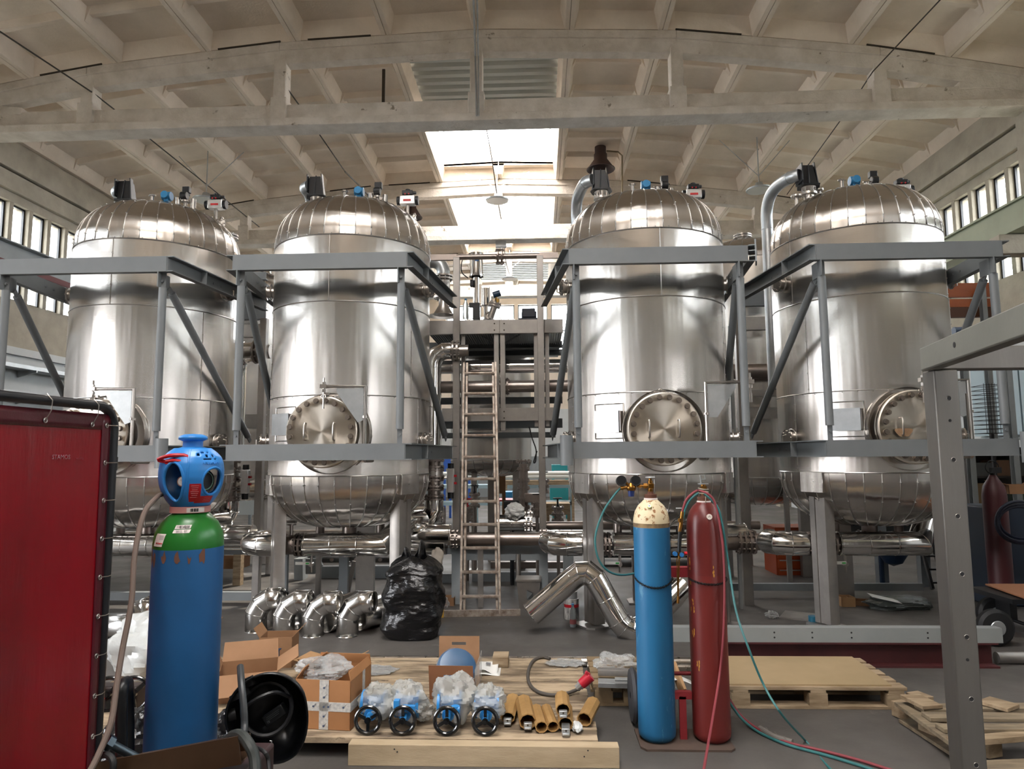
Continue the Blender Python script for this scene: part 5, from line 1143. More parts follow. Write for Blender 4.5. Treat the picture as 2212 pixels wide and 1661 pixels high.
for px, nm in ((1342, 'a'), (1373, 'b')):
    c = at(px, 1039, byp); b = MB(); d = V((-.15, -.8, .55)).normalized(); d = V((0, -1, .25)).normalized(); b.cyl(c + V((0, .02, 0)), c + d * .01, .031, n=30); b.torus(c + d * .01, .029, .003, d, n=26, k=6); b.cyl(c + V((0, .015, -.005)), V((.552, byp, 1.47)), .006, n=8); b.build('gauge', M_black, rg)
hose([V((.488, byp, 1.455)), at(1325, 1072, byp), at(1302, 1108, byp - .02), at(1286, 1160, byp - .03), at(1292, 1205, byp - .03), at(1312, 1232, byp), at(1342, 1242, byp + .05), at(1385, 1236, byp + .15)], .0065, M_teal, 'teal gas hose looping from the regulator behind the blue cylinder')
T_r = cylinder(rxp, ryp, br, [([(0, z0b), (br * .8, z0b), (br * .97, .035), (br, .06), (br, .95)], 1), ([(br, .95), (br, 1.19), (br * .98, 1.24), (br * .92, 1.28), (br * .8, 1.315), (br * .62, 1.345), (br * .45, 1.362), (.037, 1.372)], 0)], [M_r2, M_r2b], 'dark red gas cylinder with yellow stained scratches', z0b)
neck(rxp, ryp, 1.37, T_r)
b = MB(); b.cyl((rxp, ryp, 1.40), (rxp, ryp, 1.475), .015, n=14); b.box((rxp, ryp, 1.45), (.035, .03, .03)); vv = b.build('valve', M_brass, T_r); b = MB(); b.box((rxp, ryp, 1.478), (.06, .03, .006)); b.tube([(rxp - .012, ryp, 1.48), (rxp - .016, ryp, 1.53), (rxp + .012, ryp, 1.53), (rxp + .014, ryp, 1.505), (rxp - .008, ryp, 1.503)], .0045, 6); b.build('clamp_yoke', M_galv, vv)
b = MB()
for k in range(4): b.torus((rxp, ryp, 1.425 + k * .008), .026 + .002 * (k % 2), .0045, (.1 * (k % 2), .15 * (k % 3 - 1), 1), n=18, k=6)
b.tube([(rxp, ryp - .028, 1.43), (rxp + .002, ryp - .045, 1.40), (rxp, ryp - .046, 1.365)], .0025, 5); b.build('wire_wrap', mat('old_wire', '8d8577', .6, .5), T_r)
c = V((rxp + .006, ryp - .099, 1.29)); nn = V((0, -.93, .3)).normalized(); b = MB(); b.cyl(c - nn * .004, c + nn * .0035, .0165, n=26); st_ = b.build('round_sticker', mat('sticker_grey', 'c9beb4', .5), T_r); b = MB(); b.tube([c + nn * .004 + V((-.007, 0, -.005)), c + nn * .004 + V((0, -.001, .006)), c + nn * .004 + V((.006, 0, -.003))], .001, 4); b.build('sticker_print', Mk, st_)
rr = random.Random(8)
for (px0, py0, hh, wd) in ((1490, 1222, .07, .022), (1500, 1300, .14, .02), (1503, 1370, .05, .012), (1512, 1445, .1, .012), (1541, 1235, .05, .008), (1497, 1262, .02, .008)):   # yellow scratches on the red paint
    p = at(px0, py0, ryp - br); u0 = p.x - rxp
    for q in range(7):
        b = MB(); uu = u0 + rr.uniform(-.5, .5) * wd; zz = p.z + rr.uniform(-.5, .5) * hh; a0 = math.asin(max(-.95, min(.95, uu / br))); pts = []
        for i in range(8): k = 2 * PI * i / 8; e = .5 + .5 * rr.random(); pts.append(cyl_fn((rxp, ryp), br, a0, zz)(.0035 * e * math.cos(k) * (1 + wd * 30), .012 * e * math.sin(k), .0006))
        b.face(b.vs(pts)); b.build('paint_scratch', mat('scratch_yellow', 'b77f2c', .7), T_r, smooth=False)
# torch hanging between
to = thing('cutting_torch', at(1466, 1100, ryp - .06), 'brass cutting torch hanging between the blue and dark red cylinders', 'torch'); Yt = ryp - .125
def tp(px, py): return at(px, py, Yt)
b = MB(); b.cyl(tp(1474, 1105), tp(1470, 1140), .011, n=12); b.cyl(tp(1470, 1120), tp(1470, 1128), .014, n=6); b.cyl(tp(1470, 1137), tp(1468, 1150), .009, n=10); b.build('hose_coupling', M_brass, to); b = MB(); b.cyl(tp(1467, 1188), tp(1467, 1207), .008, n=10); b.cyl(tp(1467, 1205), tp(1465, 1290), .0045, n=8); b.cyl(tp(1462, 1205), tp(1464, 1290), .003, n=8); b.cyl(tp(1465, 1288), tp(1464, 1303), .008, n=10); b.build('torch_tubes', M_brass, to)
b = MB(); b.cyl(tp(1469, 1148), tp(1467, 1192), .011, n=14); b.build('torch_grip', M_black, to)
b = MB(); b.cyl(tp(1466, 1098) + V((-.016, 0, 0)), tp(1466, 1098) + V((.018, 0, 0)), .004, n=8); b.build('hook', M_galv, to)
for px, py in ((1458, 1196), (1472, 1198)):
    b = MB(); c = tp(px, py); b.cyl(c + V((0, .01, 0)), c + V((0, -.012, 0)), .013, n=10); b.build('control_knob', mat('knob_blue', '2a6aa3', .4), to)
b = MB(); b.cyl(tp(1478, 1195), tp(1484, 1195), .010, n=10); b.build('red_knob', M_red, to)
hose([tp(1508, 1060) + V((0, .03, 0)), tp(1495, 1066), tp(1482, 1080), tp(1475, 1100), tp(1471, 1125)], .0062, M_redh, 'red hose running from the dark red cylinder top to the torch')
hose([tp(1510, 1066) + V((0, .03, 0)), tp(1498, 1072), tp(1487, 1085), tp(1480, 1100), tp(1476, 1120)], .006, M_teal, 'short teal hose beside the red one at the torch')
hose([tp(1512, 1060) + V((0, .04, 0)), tp(1530, 1067), tp(1545, 1088), tp(1556, 1140), tp(1563, 1200), tp(1565, 1280), tp(1562, 1380), tp(1554, 1460), at(1543, 1530, 3.9), at(1531, 1600, 3.5), at(1519, 1670, 3.0)], .0065, M_redh, 'long red hose falling across the dark red cylinder')
hose([tp(1525, 1068) + V((0, .04, 0)), tp(1548, 1092), tp(1560, 1130), at(1574, 1220, 4.1), at(1590, 1320, 4.0), at(1617, 1400, 3.9), at(1650, 1480, 3.9), at(1690, 1545, 3.8), atz(1740, 1600, .01), atz(1800, 1668, .01)], .006, M_teal, 'long teal hose arching from the dark red cylinder to the floor')
hose([at(1572, 1505, 4.45), atz(1600, 1545, .05), atz(1640, 1576, .012), atz(1700, 1603, .012), atz(1780, 1622, .012), atz(1860, 1643, .012), atz(1940, 1668, .012)], .008, M_redh, 'red hose of the pair snaking along the floor')
hose([at(1574, 1515, 4.45), atz(1602, 1552, .04), atz(1640, 1582, .011), atz(1700, 1608, .011), atz(1780, 1630, .011), atz(1850, 1651, .011), atz(1900, 1668, .011)], .008, M_teal, 'teal hose of the pair snaking along the floor')
b = MB(); b.tube([atz(1642, 1573, .014), atz(1670, 1590, .014), atz(1712, 1603, .014)], .017, 10, smooth=3)
for q in (1655, 1675, 1695): b.torus(atz(q, 1560 + (q - 1610) * .45, .014) if 0 else atz(q, 1579 + (q - 1655) * .5, .014), .018, .003, (1, .4, 0), n=14, k=5)
tag(b.build('hose_sleeve', mat('grey_wrap', '6f6a64', .7)), 'grey wrapped sleeve binding the red and teal floor hoses', 'sleeve')
# cylinder trolley
tr_ = thing('cylinder_trolley', (.83, 4.25, 0), 'rusty cylinder trolley with red bracket carrying the two gas cylinders', 'trolley')
M_rb = mat('rusty_base', '57463c', .8, var='453831', vscale=9); M_rp = mat('trolley_red', '7d1c22', .55)
b = MB(); a = atz(1378, 1600); c = atz(1583, 1612); b.poly([(a.x, 4.10, 0), (a.x + .03, 4.06, 0), (c.x - .03, 4.06, 0), (c.x, 4.09, 0), (c.x, 4.36, 0), (a.x, 4.36, 0)], (0, 0, .012)); b.build('base_plate', M_rb, tr_, smooth=False)
b = MB(); x = at(1476, 1550, 4.2).x; b.b2((x - .02, 4.20, .012), (x + .02, 4.225, .25)); b.b2((x - .055, 4.2, .235), (x + .055, 4.24, .275)); b.build('red_bracket', M_rp, tr_, smooth=False)
b = MB()
for s in (-1, 1): b.cyl((x + s * .2, 4.37, .01), (x + s * .17, 4.42, 1.15), .013, n=12)
b.cyl((x - .22, 4.37, .33), (x + .24, 4.37, .33), .012, n=12); b.cyl((x - .17, 4.42, .95), (x + .19, 4.42, .95), .012, n=12); b.bar((x - .16, 4.41, .92), (x + .16, 4.41, .92), .01, .05); b.tube([(x - .18, 4.42, 1.13), (x - .2, 4.45, 1.24), (x - .13, 4.5, 1.28)], .013, 10, smooth=4); b.build('frame_tube', M_rp, tr_)
for px, lab in ((1369, 0), (1584, 1)):
    b = MB(); xx = at(px, 1500, 4.45).x if lab == 0 else 1.24; b.lathe([(.02, -.018), (.15, -.018), (.165, 0), (.15, .018), (.02, .018)], (xx if lab == 0 else 1.02, 4.47, .168), (1, 0, 0), n=36); b.build('wheel', mat('grey_tyre', '35363a', .7), tr_)
b = MB(); b.cyl((at(1369, 1500, 4.45).x, 4.47, .168), (1.02, 4.47, .168), .01, n=10); b.build('axle', M_rb, tr_)
def chain(X, Y, R, z, sag, a0, a1, label):
    b = MB(); n = 34
    for i in range(n + 1):
        t_ = i / n; a = a0 + (a1 - a0) * t_; zz = z - sag * math.sin(PI * t_); r1 = R + .006
        p = V((X + r1 * math.sin(a), Y - r1 * math.cos(a), zz)); d = V((math.cos(a), math.sin(a), -.3 * math.cos(PI * t_) * sag / .05)).normalized(); _, sd, u = frame(d, (math.sin(a), -math.cos(a), 0) if i % 2 else (0, 0, 1))
        b.tube([p + d * (.008 * math.cos(q)) + u * (.0055 * math.sin(q)) for q in [2 * PI * k / 10 for k in range(10)]], .0019, 5, True)
    return tag(b.build('safety_chain', M_chain), label, 'chain')
chain(bxp, byp, br, .93, .045, -1.35, 1.35, 'dark safety chain slung around the blue cylinder')
chain(rxp, ryp, br, .925, .02, -1.3, 1.5, 'dark safety chain slung around the dark red cylinder')
# ------------------------------------------------------------------ wooden platform and what lies on it
ZD_ = .115
pl = thing('timber_platform', (-1.2, 4.6, 0), 'large weathered timber platform covered with boxes and valves', 'platform')
Lp = [atz(1285, 1602, ZD_), atz(1250, 1424, ZD_)]
rr = random.Random(5); y0 = 3.93; yb = 5.44; nb = 11; M_deck = mat('weathered_deck', 'b39f84', .9, var='6c5d4b', vscale=2.2, vamt=1.3, stretch=(1, 5, 2), bump=.006, bscale=9, bdet=10, spots='625648', sscale=3.2, sth=.6)
for i in range(nb):
    a = y0 + (yb - y0) * i / nb; c = y0 + (yb - y0) * (i + 1) / nb; xr_ = .30 - .01 * i / nb + rr.uniform(-.012, .01)
    b = MB(); b.b2((-3.0, a + .003, ZD_ - .034 - rr.uniform(0, .003)), (xr_, c - .003, ZD_ - rr.uniform(0, .004))); b.build('deck_board', M_deck, pl, smooth=False, bevel=.003)
for x in (-2.9, -1.9, -.9, .1):
    b = MB(); b.b2((x - .05, y0 + .03, .0), (x + .05, yb - .03, ZD_ - .038)); b.build('bearer', M_woodg, pl, smooth=False)
b = MB(); a = atz(755, 1648); c = atz(1336, 1650); zt2 = .115; b.poly([(a.x, 3.845, 0), (c.x, 3.845, 0), (c.x, 3.845, zt2 - .008), (a.x, 3.845, zt2 - .004)], (0, .075, 0)); tb = tag(b.build('timber_beam', mat('pale_spruce', 'b8a588', .8, var='9d8a6d', vscale=3, stretch=(1, 5, 5), bump=.001, spots='5e4a38', sscale=5, sth=.72), smooth=False, bevel=.003), 'pale square timber beam lying in front of the platform', 'beam')
for px, py in ((852, 1618), (858, 1624), (1270, 1621), (1262, 1634)):
    b = MB(); p = at(px, py, 3.845); b.cyl(p + V((0, -.002, 0)), p + V((0, .004, 0)), .004, n=8); b.build('nail_hole', Mk, tb)
def carton(name, c, d, h, label, rz=0, m=M_card, flaps=(), cat='box', t=.004, root=None, open_=True):
    """open carton: four walls, base, flaps as parts; d = (w, depth)"""
    r = thing(name, c, label, cat); c = V(c); R3 = Matrix.Rotation(rz, 3, 'Z'); w, e = d[0] / 2, d[1] / 2
    def P(x, y, z): return c + R3 @ V((x, y, z))
    b = MB()
    def q(x0, y0_, z0, x1, y1, z1): b.hexa([P(x0, y0_, z0), P(x1, y0_, z0), P(x1, y1, z0), P(x0, y1, z0), P(x0, y0_, z1), P(x1, y0_, z1), P(x1, y1, z1), P(x0, y1, z1)])
    q(-w, -e, 0, w, e, t); q(-w, -e, t, -w + t, e, h); q(w - t, -e, t, w, e, h); q(-w, -e, t, w, -e + t, h); q(-w, e - t, t, w, e, h)
    if not open_: q(-w, -e, h - t, w, e, h)
    b.build('carton_body', m, r, smooth=False)
    for side, L, ang in flaps:
        ca, sa = math.cos(ang), math.sin(ang); b = MB()
        if side in 'fb': s = -1 if side == 'f' else 1; pts = [P(-w, s * e, h), P(w, s * e, h), P(w * .96, s * (e + L * ca), h + L * sa), P(-w * .96, s * (e + L * ca), h + L * sa)]
        else: s = -1 if side == 'l' else 1; pts = [P(s * w, -e, h), P(s * w, e, h), P(s * (w + L * ca), e * .96, h + L * sa), P(s * (w + L * ca), -e * .96, h + L * sa)]
        b.face(b.vs(pts)); b.build('flap', m, r, smooth=False, thick=t)
    return r, P
# big taped carton
bc = atz(690, 1577, ZD_); r, P = carton('cardboard_box', (-1.235, 4.20, ZD_), (.33, .34), .27, 'taped cardboard box with a plastic bag on top, next to the welding helmet', rz=-.10, m=mat('taped_cardboard', 'a8764b', .8, var='97683f', vscale=4), flaps=(('r', .05, 1.9), ('b', .06, 1.75), ('l', .08, 2.2)))
for nm, (x0, z0, x1, z1) in (('tape', (-.09 + .07, 0, -.035 + .07, .27)), ('tape', (-.165, .10, .165, .15))):
    b = MB(); b.hexa([P(x0, -.1722, z0), P(x1, -.1722, z0), P(x1, -.170, z0), P(x0, -.170, z0), P(x0, -.1722, z1), P(x1, -.1722, z1), P(x1, -.170, z1), P(x0, -.170, z1)]); b.build(nm, M_tape, r, smooth=False)
b = MB(); b.hexa([P(.165, -.17, .10), P(.1665, -.17, .10), P(.1665, .17, .10), P(.165, .17, .10), P(.165, -.17, .15), P(.1665, -.17, .15), P(.1665, .17, .15), P(.165, .17, .15)]); b.build('tape', M_tape, r, smooth=False)
b = MB(); b.hexa([P(.165, .02, 0), P(.1668, .02, 0), P(.1668, .06, 0), P(.165, .06, 0), P(.165, .02, .27), P(.1668, .02, .27), P(.1668, .06, .27), P(.165, .06, .27)]); b.build('tape', M_tape, r, smooth=False)
for k in range(9):
    b = MB(); u = -.145 + (k % 4) * .09 if k < 4 else -.02 + .028; z = .125 if k < 4 else .02 + (k - 4) * .052; c = P(u, -.1735, z); b.cyl(c, c + V((0, -.0008, 0)), .006, n=10); b.bar(c + V((.004, 0, .004)), c + V((.018, 0, .018)), .0012, .003, up=(0, 1, 0)); b.build('tape_print', mat('print_blue', '47536b', .6), r, smooth=False)
b = blob((-1.235 - .06, 4.2, ZD_ + .28), (.14, .13, .06), .5, 2.2, 3); tag(b.build('plastic_bag', M_film, ang=25), 'crumpled clear bag on top of the taped cardboard box', 'bag')
# cartons behind the helmet
carton('cardboard_box', (-1.93, 4.62, ZD_), (.36, .32), .17, 'wide open cardboard box behind the welding helmet with a raised flap', rz=.35, flaps=(('r', .15, .55), ('l', .14, 1.25), ('b', .13, 1.0), ('f', .14, -.9)))
carton('cardboard_box', (-1.50, 5.0, ZD_), (.26, .24), .10, 'low cardboard box with slanted lids beside the blue tray', rz=-.2, m=M_cardl, flaps=(('f', .14, .5), ('r', .12, .45), ('l', .10, .2)))
carton('cardboard_box', (-1.97, 5.25, ZD_), (.24, .2), .22, 'small cardboard box behind the wide open one', rz=.1, flaps=(('l', .08, 1.0), ('r', .08, .8)))
r = thing('parts_tray', at(570, 1418, 4.95), 'small dark blue plastic tray on the cardboard boxes', 'tray'); M_navy = mat('navy_plastic', '27405f', .45); c = at(570, 1415, 4.95)
b = MB()
for (x0, y_0, x1, y1) in ((-.09, -.06, .09, -.055), (-.09, .055, .09, .06), (-.09, -.06, -.085, .06), (.085, -.06, .09, .06)): b.b2(c + V((x0, y_0, -.03)), c + V((x1, y1, .03)))
b.b2(c + V((-.09, -.06, -.034)), c + V((.09, .06, -.03))); b.b2(c + V((-.1, -.068, .024)), c + V((-.085, .068, .03))); b.b2(c + V((.085, -.068, .024)), c + V((.1, .068, .03))); b.build('tray_body', M_navy, r, smooth=False)
carton('cardboard_box', (-2.62, 5.0, ZD_), (.34, .3), .26, 'cardboard box under the clear plastic bag, left of the green shouldered cylinder', rz=.3, flaps=(('r', .14, .7), ('f', .1, -.6)))
b = blob((-2.72, 4.78, ZD_ + .24), (.24, .2, .2), .35, 1.8, 9, 26, 36); tag(b.build('plastic_bag', mat('milky_film', 'cfd3d2', .2, alpha=.72, bump=.008, bscale=14), ang=25), 'large crumpled clear bag beside the welding curtain', 'bag')
# hand wheels
def handwheel(parent, c, R, n_, m=None, rot=0, name='hand_wheel', spokes=3, r=None):
    b = MB(); r = r or R * .13; sw = R * .26; d, sd, u = frame(n_); c = V(c); b.torus(c, R, r, d, n=36, k=10)
    for k in range(spokes):
        a = rot + 2 * PI * k / spokes; e = sd * math.cos(a) + u * math.sin(a); b.bar(c + e * R * .2 - d * .004, c + e * R * .95, sw, R * .12, up=d)
    b.cyl(c - d * R * .25, c + d * R * .22, R * .26, n=20); b.cyl(c + d * R * .2, c + d * R * .45, R * .17, n=8); return b.build(name, m or M_blackp, parent)
WV = [(795, 1540, .9, 1, 'leftmost wrapped valve, hand wheel half under bubble wrap', .5), (870, 1546, 1, 2, 'wrapped valve with a square blue bracket above its hand wheel', -.52), (965, 1545, 1, 3, 'wrapped valve with the tallest bubble wrap, in front of the handled carton', -.52), (1048, 1545, 1, 4, 'wrapped valve next to the cardboard sleeves', -.52)]
M_vb = mat('valve_blue', '2f86c9', .35)
for px, py, s, sd_, lab, ro in WV:
    R = .068; c = at(px, py, 3.97); c.z = ZD_ + R * 1.1; t = thing('wrapped_valve', (c.x, c.y + .1, ZD_), 'blue ' + lab, 'valve', 'bubble wrapped valves on the platform')
    handwheel(t, c, R, V((.05 * (1 if sd_ < 3 else -1), -1, .12)), rot=ro, r=.0115)
    b = MB(); y = c.y; b.cyl(c, c + V((0, .10, .02)), .018, n=16); b.cyl(c + V((0, .05, .01)), c + V((0, .09, .015)), .035, n=20); b.cyl(c + V((-.07, .16, .035)), c + V((-.055, .16, .035)), .075, n=28); b.cyl(c + V((.055, .16, .035)), c + V((.07, .16, .035)), .075, n=28); b.cyl(c + V((-.06, .16, .035)), c + V((.06, .16, .035)), .045, n=20)
    if sd_ == 2: b.box(c + V((-.04, .03, .075)), (.03, .04, .05)); b.box(c + V((.03, .03, .055)), (.07, .03, .03))
    if sd_ == 3: b.cyl(c + V((.02, .03, .05)), c + V((.07, .03, .05)), .02, n=12); b.cyl(c + V((.045, .03, .03)), c + V((.045, .03, .07)), .022, n=12)
    b.build('valve_body', M_vb, t)
    off = {1: (.03, .16, .05), 2: (.0, .16, .055), 3: (.03, .17, .07), 4: (.0, .16, .05)}[sd_]; sz = {1: (.1, .10, .085), 2: (.105, .10, .10), 3: (.115, .11, .115), 4: (.10, .10, .085)}[sd_]
    k = blob(c + V(off), sz, .38, 2.4, sd_, 22, 32, fn=lambda p, d, c=c, off=off: V((p.x, p.y, max(p.z, ZD_ + .004 - c.z - off[2])))); k.build('bubble_wrap', M_bubble, t, ang=30)
b = blob(at(915, 1535, 4.15) * 1.0, (.06, .06, .05), .4, 2.5, 12); tag(b.build('bubble_wrap_scrap', M_bubble, ang=30), 'loose bubble wrap between the middle wrapped valves', 'wrap')
for px, py, Y, lab in ((286, 1500, 4.2, 'black hand wheel valve with red levers left of the green shouldered cylinder'), (232, 1500, 4.3, 'black hand wheel valve half behind the curtain post')):
    c = at(px, py, Y); t = thing('hand_valve', (c.x, c.y, ZD_), lab, 'valve'); handwheel(t, c, .095, V((.25, -1, .2)), rot=.3)
    b = MB(); b.box(c + V((-.04, .06, -.03)), (.12, .1, .14)); b.build('valve_body', mat('dark_valve', '2a1d1c', .5), t, bevel=.01)
    b = MB(); b.cyl(c + V((-.08, -.04, -.08)), c + V((.01, -.05, -.005)), .009, n=8); b.cyl(c + V((-.08, -.05, -.11)), c + V((.0, -.06, -.06)), .009, n=8); b.build('lever', M_red, t)
# cardboard sleeves with clamps
SL = [(1097, 1520, 1565, .042, .30, -.06, 'cardboard sleeve flattened over a clamp, next to the last wrapped valve', 1), (1140, 1512, 1577, .050, .30, .10, 'widest cardboard sleeve with a clamp inside its open end', 1), (1170, 1528, 1584, .036, .26, .12, 'cardboard sleeve second from the right group, dark open end', 0), (1195, 1522, 1582, .034, .26, .14, 'narrow cardboard sleeve leaning left of the stacked pair', 0), (1222, 1530, 1580, .044, .24, -.02, 'lower cardboard sleeve of the stacked pair with a long clamp sticking out', 2), (1217, 1505, 1545, .042, .20, .0, 'upper cardboard sleeve of the stacked pair', 1), (1262, 1512, 1570, .044, .26, -.28, 'rightmost cardboard sleeve with white film hanging out', 3)]
for i, (px, pyt, pyb, R, L, lean, lab, kind) in enumerate(SL):
    base = atz(px, pyb + (0 if i != 5 else 34), ZD_); zc = ZD_ + R * .9 + (.075 if i == 5 else 0); f = V((base.x, base.y + .0, zc)); d = V((-lean, 1, .02)).normalized()
    t = thing('cardboard_sleeve', (f.x, f.y, ZD_ if i != 5 else ZD_ + .075), lab, 'cardboard sleeve', 'cardboard sleeves on the platform'); _, sd2, u2 = frame(d)
    b = MB(); n = 9; fl = .75 if i in (0,) else .9
    o_ = [f + (sd2 * math.cos(2 * PI * k / n + .2) * R + u2 * math.sin(2 * PI * k / n + .2) * R * fl) for k in range(n)]
    A = b.vs(o_); B = b.vs([p + d * L for p in o_]); C_ = b.vs([f + (p - f) * .86 for p in o_]); D = b.vs([f + (p - f) * .86 + d * L for p in o_])
    for k in range(n): j = (k + 1) % n; b.face([A[k], A[j], B[j], B[k]]); b.face([C_[k], C_[j], D[j], D[k]]); b.face([A[k], A[j], C_[j], C_[k]]); b.face([B[k], B[j], D[j], D[k]])
    b.face(b.vs([f + (p - f) * .86 + d * L * .97 for p in o_]))
    b.build('sleeve', mat('tan_cardboard', 'a88350', .8, var='8f6d3c', vscale=8), t, smooth=False)
    if kind in (1, 2):
        b = MB(); c = f - d * (.012 if kind == 1 else .03) + V((0, 0, -R * .25)); b.box(c, (.045, .03 if kind == 1 else .09, .028), rz=math.atan2(lean, 1)); b.box(c + V((0, -.016 if kind == 1 else -.05, -.012)), (.04, .02, .012)); k_ = b.build('clamp', M_galv, t, bevel=.003)
        b = MB(); b.cyl(c + V((0, -.0152 if kind == 1 else -.046, .004)), c + V((0, -.018 if kind == 1 else -.049, .004)), .006, n=4); b.build('clamp_slot', M_joint, k_)
    if kind == 3: b = blob(f - d * .05 + V((-.03, 0, -.02)), (.028, .06, .018), .3, 3, 5, 12, 16); b.build('film', mat('white_film', 'd5d8d8', .3, alpha=.9), t)
# handled carton with the blue wrapped part
c0 = V((-.52, 4.42, ZD_)); r = thing('handled_carton', c0, 'open brown carton with hand holes holding a blue part in film', 'box')
def hpanel(nm, p0, ux, uz, W, H, m, hole=None):
    """panel with an oblong hand hole"""
    b = MB(); ux = V(ux).normalized(); uz = V(uz).normalized(); n = ux.cross(uz); P_ = lambda x, z: V(p0) + ux * x + uz * z
    hx, hz, hw_, hh = hole; xs = [0, hx - hw_, hx + hw_, W]; zs = [0, hz - hh, hz + hh, H]
    for i in range(3):
        for j in range(3):
            if i == 1 and j == 1: continue
            b.face(b.vs([P_(xs[i], zs[j]), P_(xs[i + 1], zs[j]), P_(xs[i + 1], zs[j + 1]), P_(xs[i], zs[j + 1])]))
    bmesh.ops.remove_doubles(b.bm, verts=b.bm.verts[:], dist=1e-5); return b.build(nm, m, r, smooth=False, thick=.005)
M_card2 = mat('brown_carton', '8a5d3f', .75, var='7d5237', vscale=3)
pA = atz(928, 1510, ZD_); hpanel('front_panel', pA, (1, -.02, 0), (-.03, -.05, 1), .285, .21, M_card2, (.145, .14, .05, .012))
pB = atz(948, 1462, ZD_); hpanel('back_panel', pB, (1, 0, 0), (0, .05, 1), .285, .275, M_card, (.14, .225, .05, .010))
b = MB(); b.face(b.vs([pA + V((.30, .0, 0)), pB + V((.30, 0, 0)), pB + V((.30, 0, .18)), pA + V((.29, -.01, .18))])); b.build('side_panel', M_film, r, smooth=False, thick=.003); b = MB(); b.b2((pA.x + .01, pA.y + .01, ZD_), (pA.x + .29, pB.y, ZD_ + .004)); b.build('bottom_panel', M_card, r, smooth=False)
t = thing('wrapped_part', (-.5, 4.62, ZD_), 'round blue machine part wrapped in clear film inside the handled carton', 'machine part')
b = MB(); c = at(986, 1438, 4.78); ax = V((.2, -.55, .5)).normalized(); b.lathe([(0, -.06), (.125, -.06), (.135, -.03), (.135, .02), (.12, .05), (.06, .06), (0, .06)], c + V((0, 0, -.02)), ax, n=36); b.cyl(c - V((0, 0, .06)), V((c.x, c.y, ZD_ + .005)), .1, n=30); b.build('part_body', mat('deep_blue', '214f78', .3), t)
b = blob(c + V((0, 0, -.03)), (.142, .142, .142), .12, 2.6, 21, 24, 36); b.build('clear_film', mat('thin_film', '8fa3b4', .08, alpha=.16, bump=.01, bscale=14), t, ang=25)
r = thing('paper_sheets', at(1046, 1452, 4.97), 'folded printed paper sheets beside the handled carton', 'paper'); q0 = atz(1028, 1455, ZD_ + .01)
b = MB(); b.grid(lambda u, v: V((q0.x + .15 * u, q0.y + .22 * v, ZD_ + .02 + .018 * math.sin(u * 5 + v * 2) * (1 - v) + .01 * v)), 10, 10); b.build('sheet', M_white, r, thick=.001); b = MB(); b.grid(lambda u, v: V((q0.x + .02 + .15 * u, q0.y - .02 + .2 * v, ZD_ + .008 + .006 * math.sin(u * 4 + 1))), 8, 8); b.build('sheet', M_white, r, thick=.001)
b = MB(); b.grid(lambda u, v: V((q0.x + .06 + .035 * u, q0.y + .12 + .05 * v, ZD_ + .042 + .012 * math.sin((.5 + .23 * u) * 5 + 1) * .4)), 3, 3); b.build('print_mark', mat('print_grey', '77787a', .7), r)
b = MB(); c = atz(1080, 1443, ZD_); b.b2((c.x - .055, c.y, ZD_), (c.x + .06, c.y + .16, ZD_ + .075)); tag(b.build('wood_block', M_wood, smooth=False, bevel=.003), 'short wood block beside the paper sheets', 'block')
# cable with red plug
t = thing('plug_cable', atz(1200, 1490, ZD_), 'grey power cable curled on the platform with a red industrial plug', 'cable')
b = MB(); b.tube([atz(1188, 1423, ZD_ + .012), atz(1172, 1419, ZD_ + .012), atz(1152, 1427, ZD_ + .012), atz(1141, 1450, ZD_ + .012), atz(1143, 1475, ZD_ + .012), atz(1160, 1493, ZD_ + .012), atz(1190, 1501, ZD_ + .012), atz(1220, 1499, ZD_ + .015), atz(1250, 1488, ZD_ + .03)], .011, 12, smooth=6); b.build('cable', mat('grey_cable', '4c4640', .6), t)
p = at(1246, 1487, 4.5); q = at(1275, 1461, 4.5); d = (q - p).normalized(); L = (q - p).length
b = MB(); b.cyl(p, p + d * L * .35, .022, n=10); b.cyl(p + d * L * .2, p + d * L * .35, .027, n=10); b.build('cable_gland', mat('gland_grey', '83807c', .5), t)
b = MB(); b.cyl(p + d * L * .33, p + d * L * 1.05, .031, .034, n=14); b.box(p + d * L * .8 + V((0, -.01, .035)), (.03, .03, .02), ry=.6); b.build('plug', mat('plug_red', 'b01e30', .4), t, bevel=.002)
# scraps on the platform
b = blob(atz(800, 1447, ZD_ + .01), (.16, .10, .008), .5, 4, 31, 8, 26); tag(b.build('film_scrap', M_film, ang=25), 'thin clear film scrap on the bare boards behind the valves', 'film')
b = blob(atz(1222, 1431, ZD_ + .012), (.12, .08, .008), .6, 4, 33, 8, 26); tag(b.build('film_scrap', M_film, ang=25), 'clear film scrap near the platform edge behind the red plug', 'film')
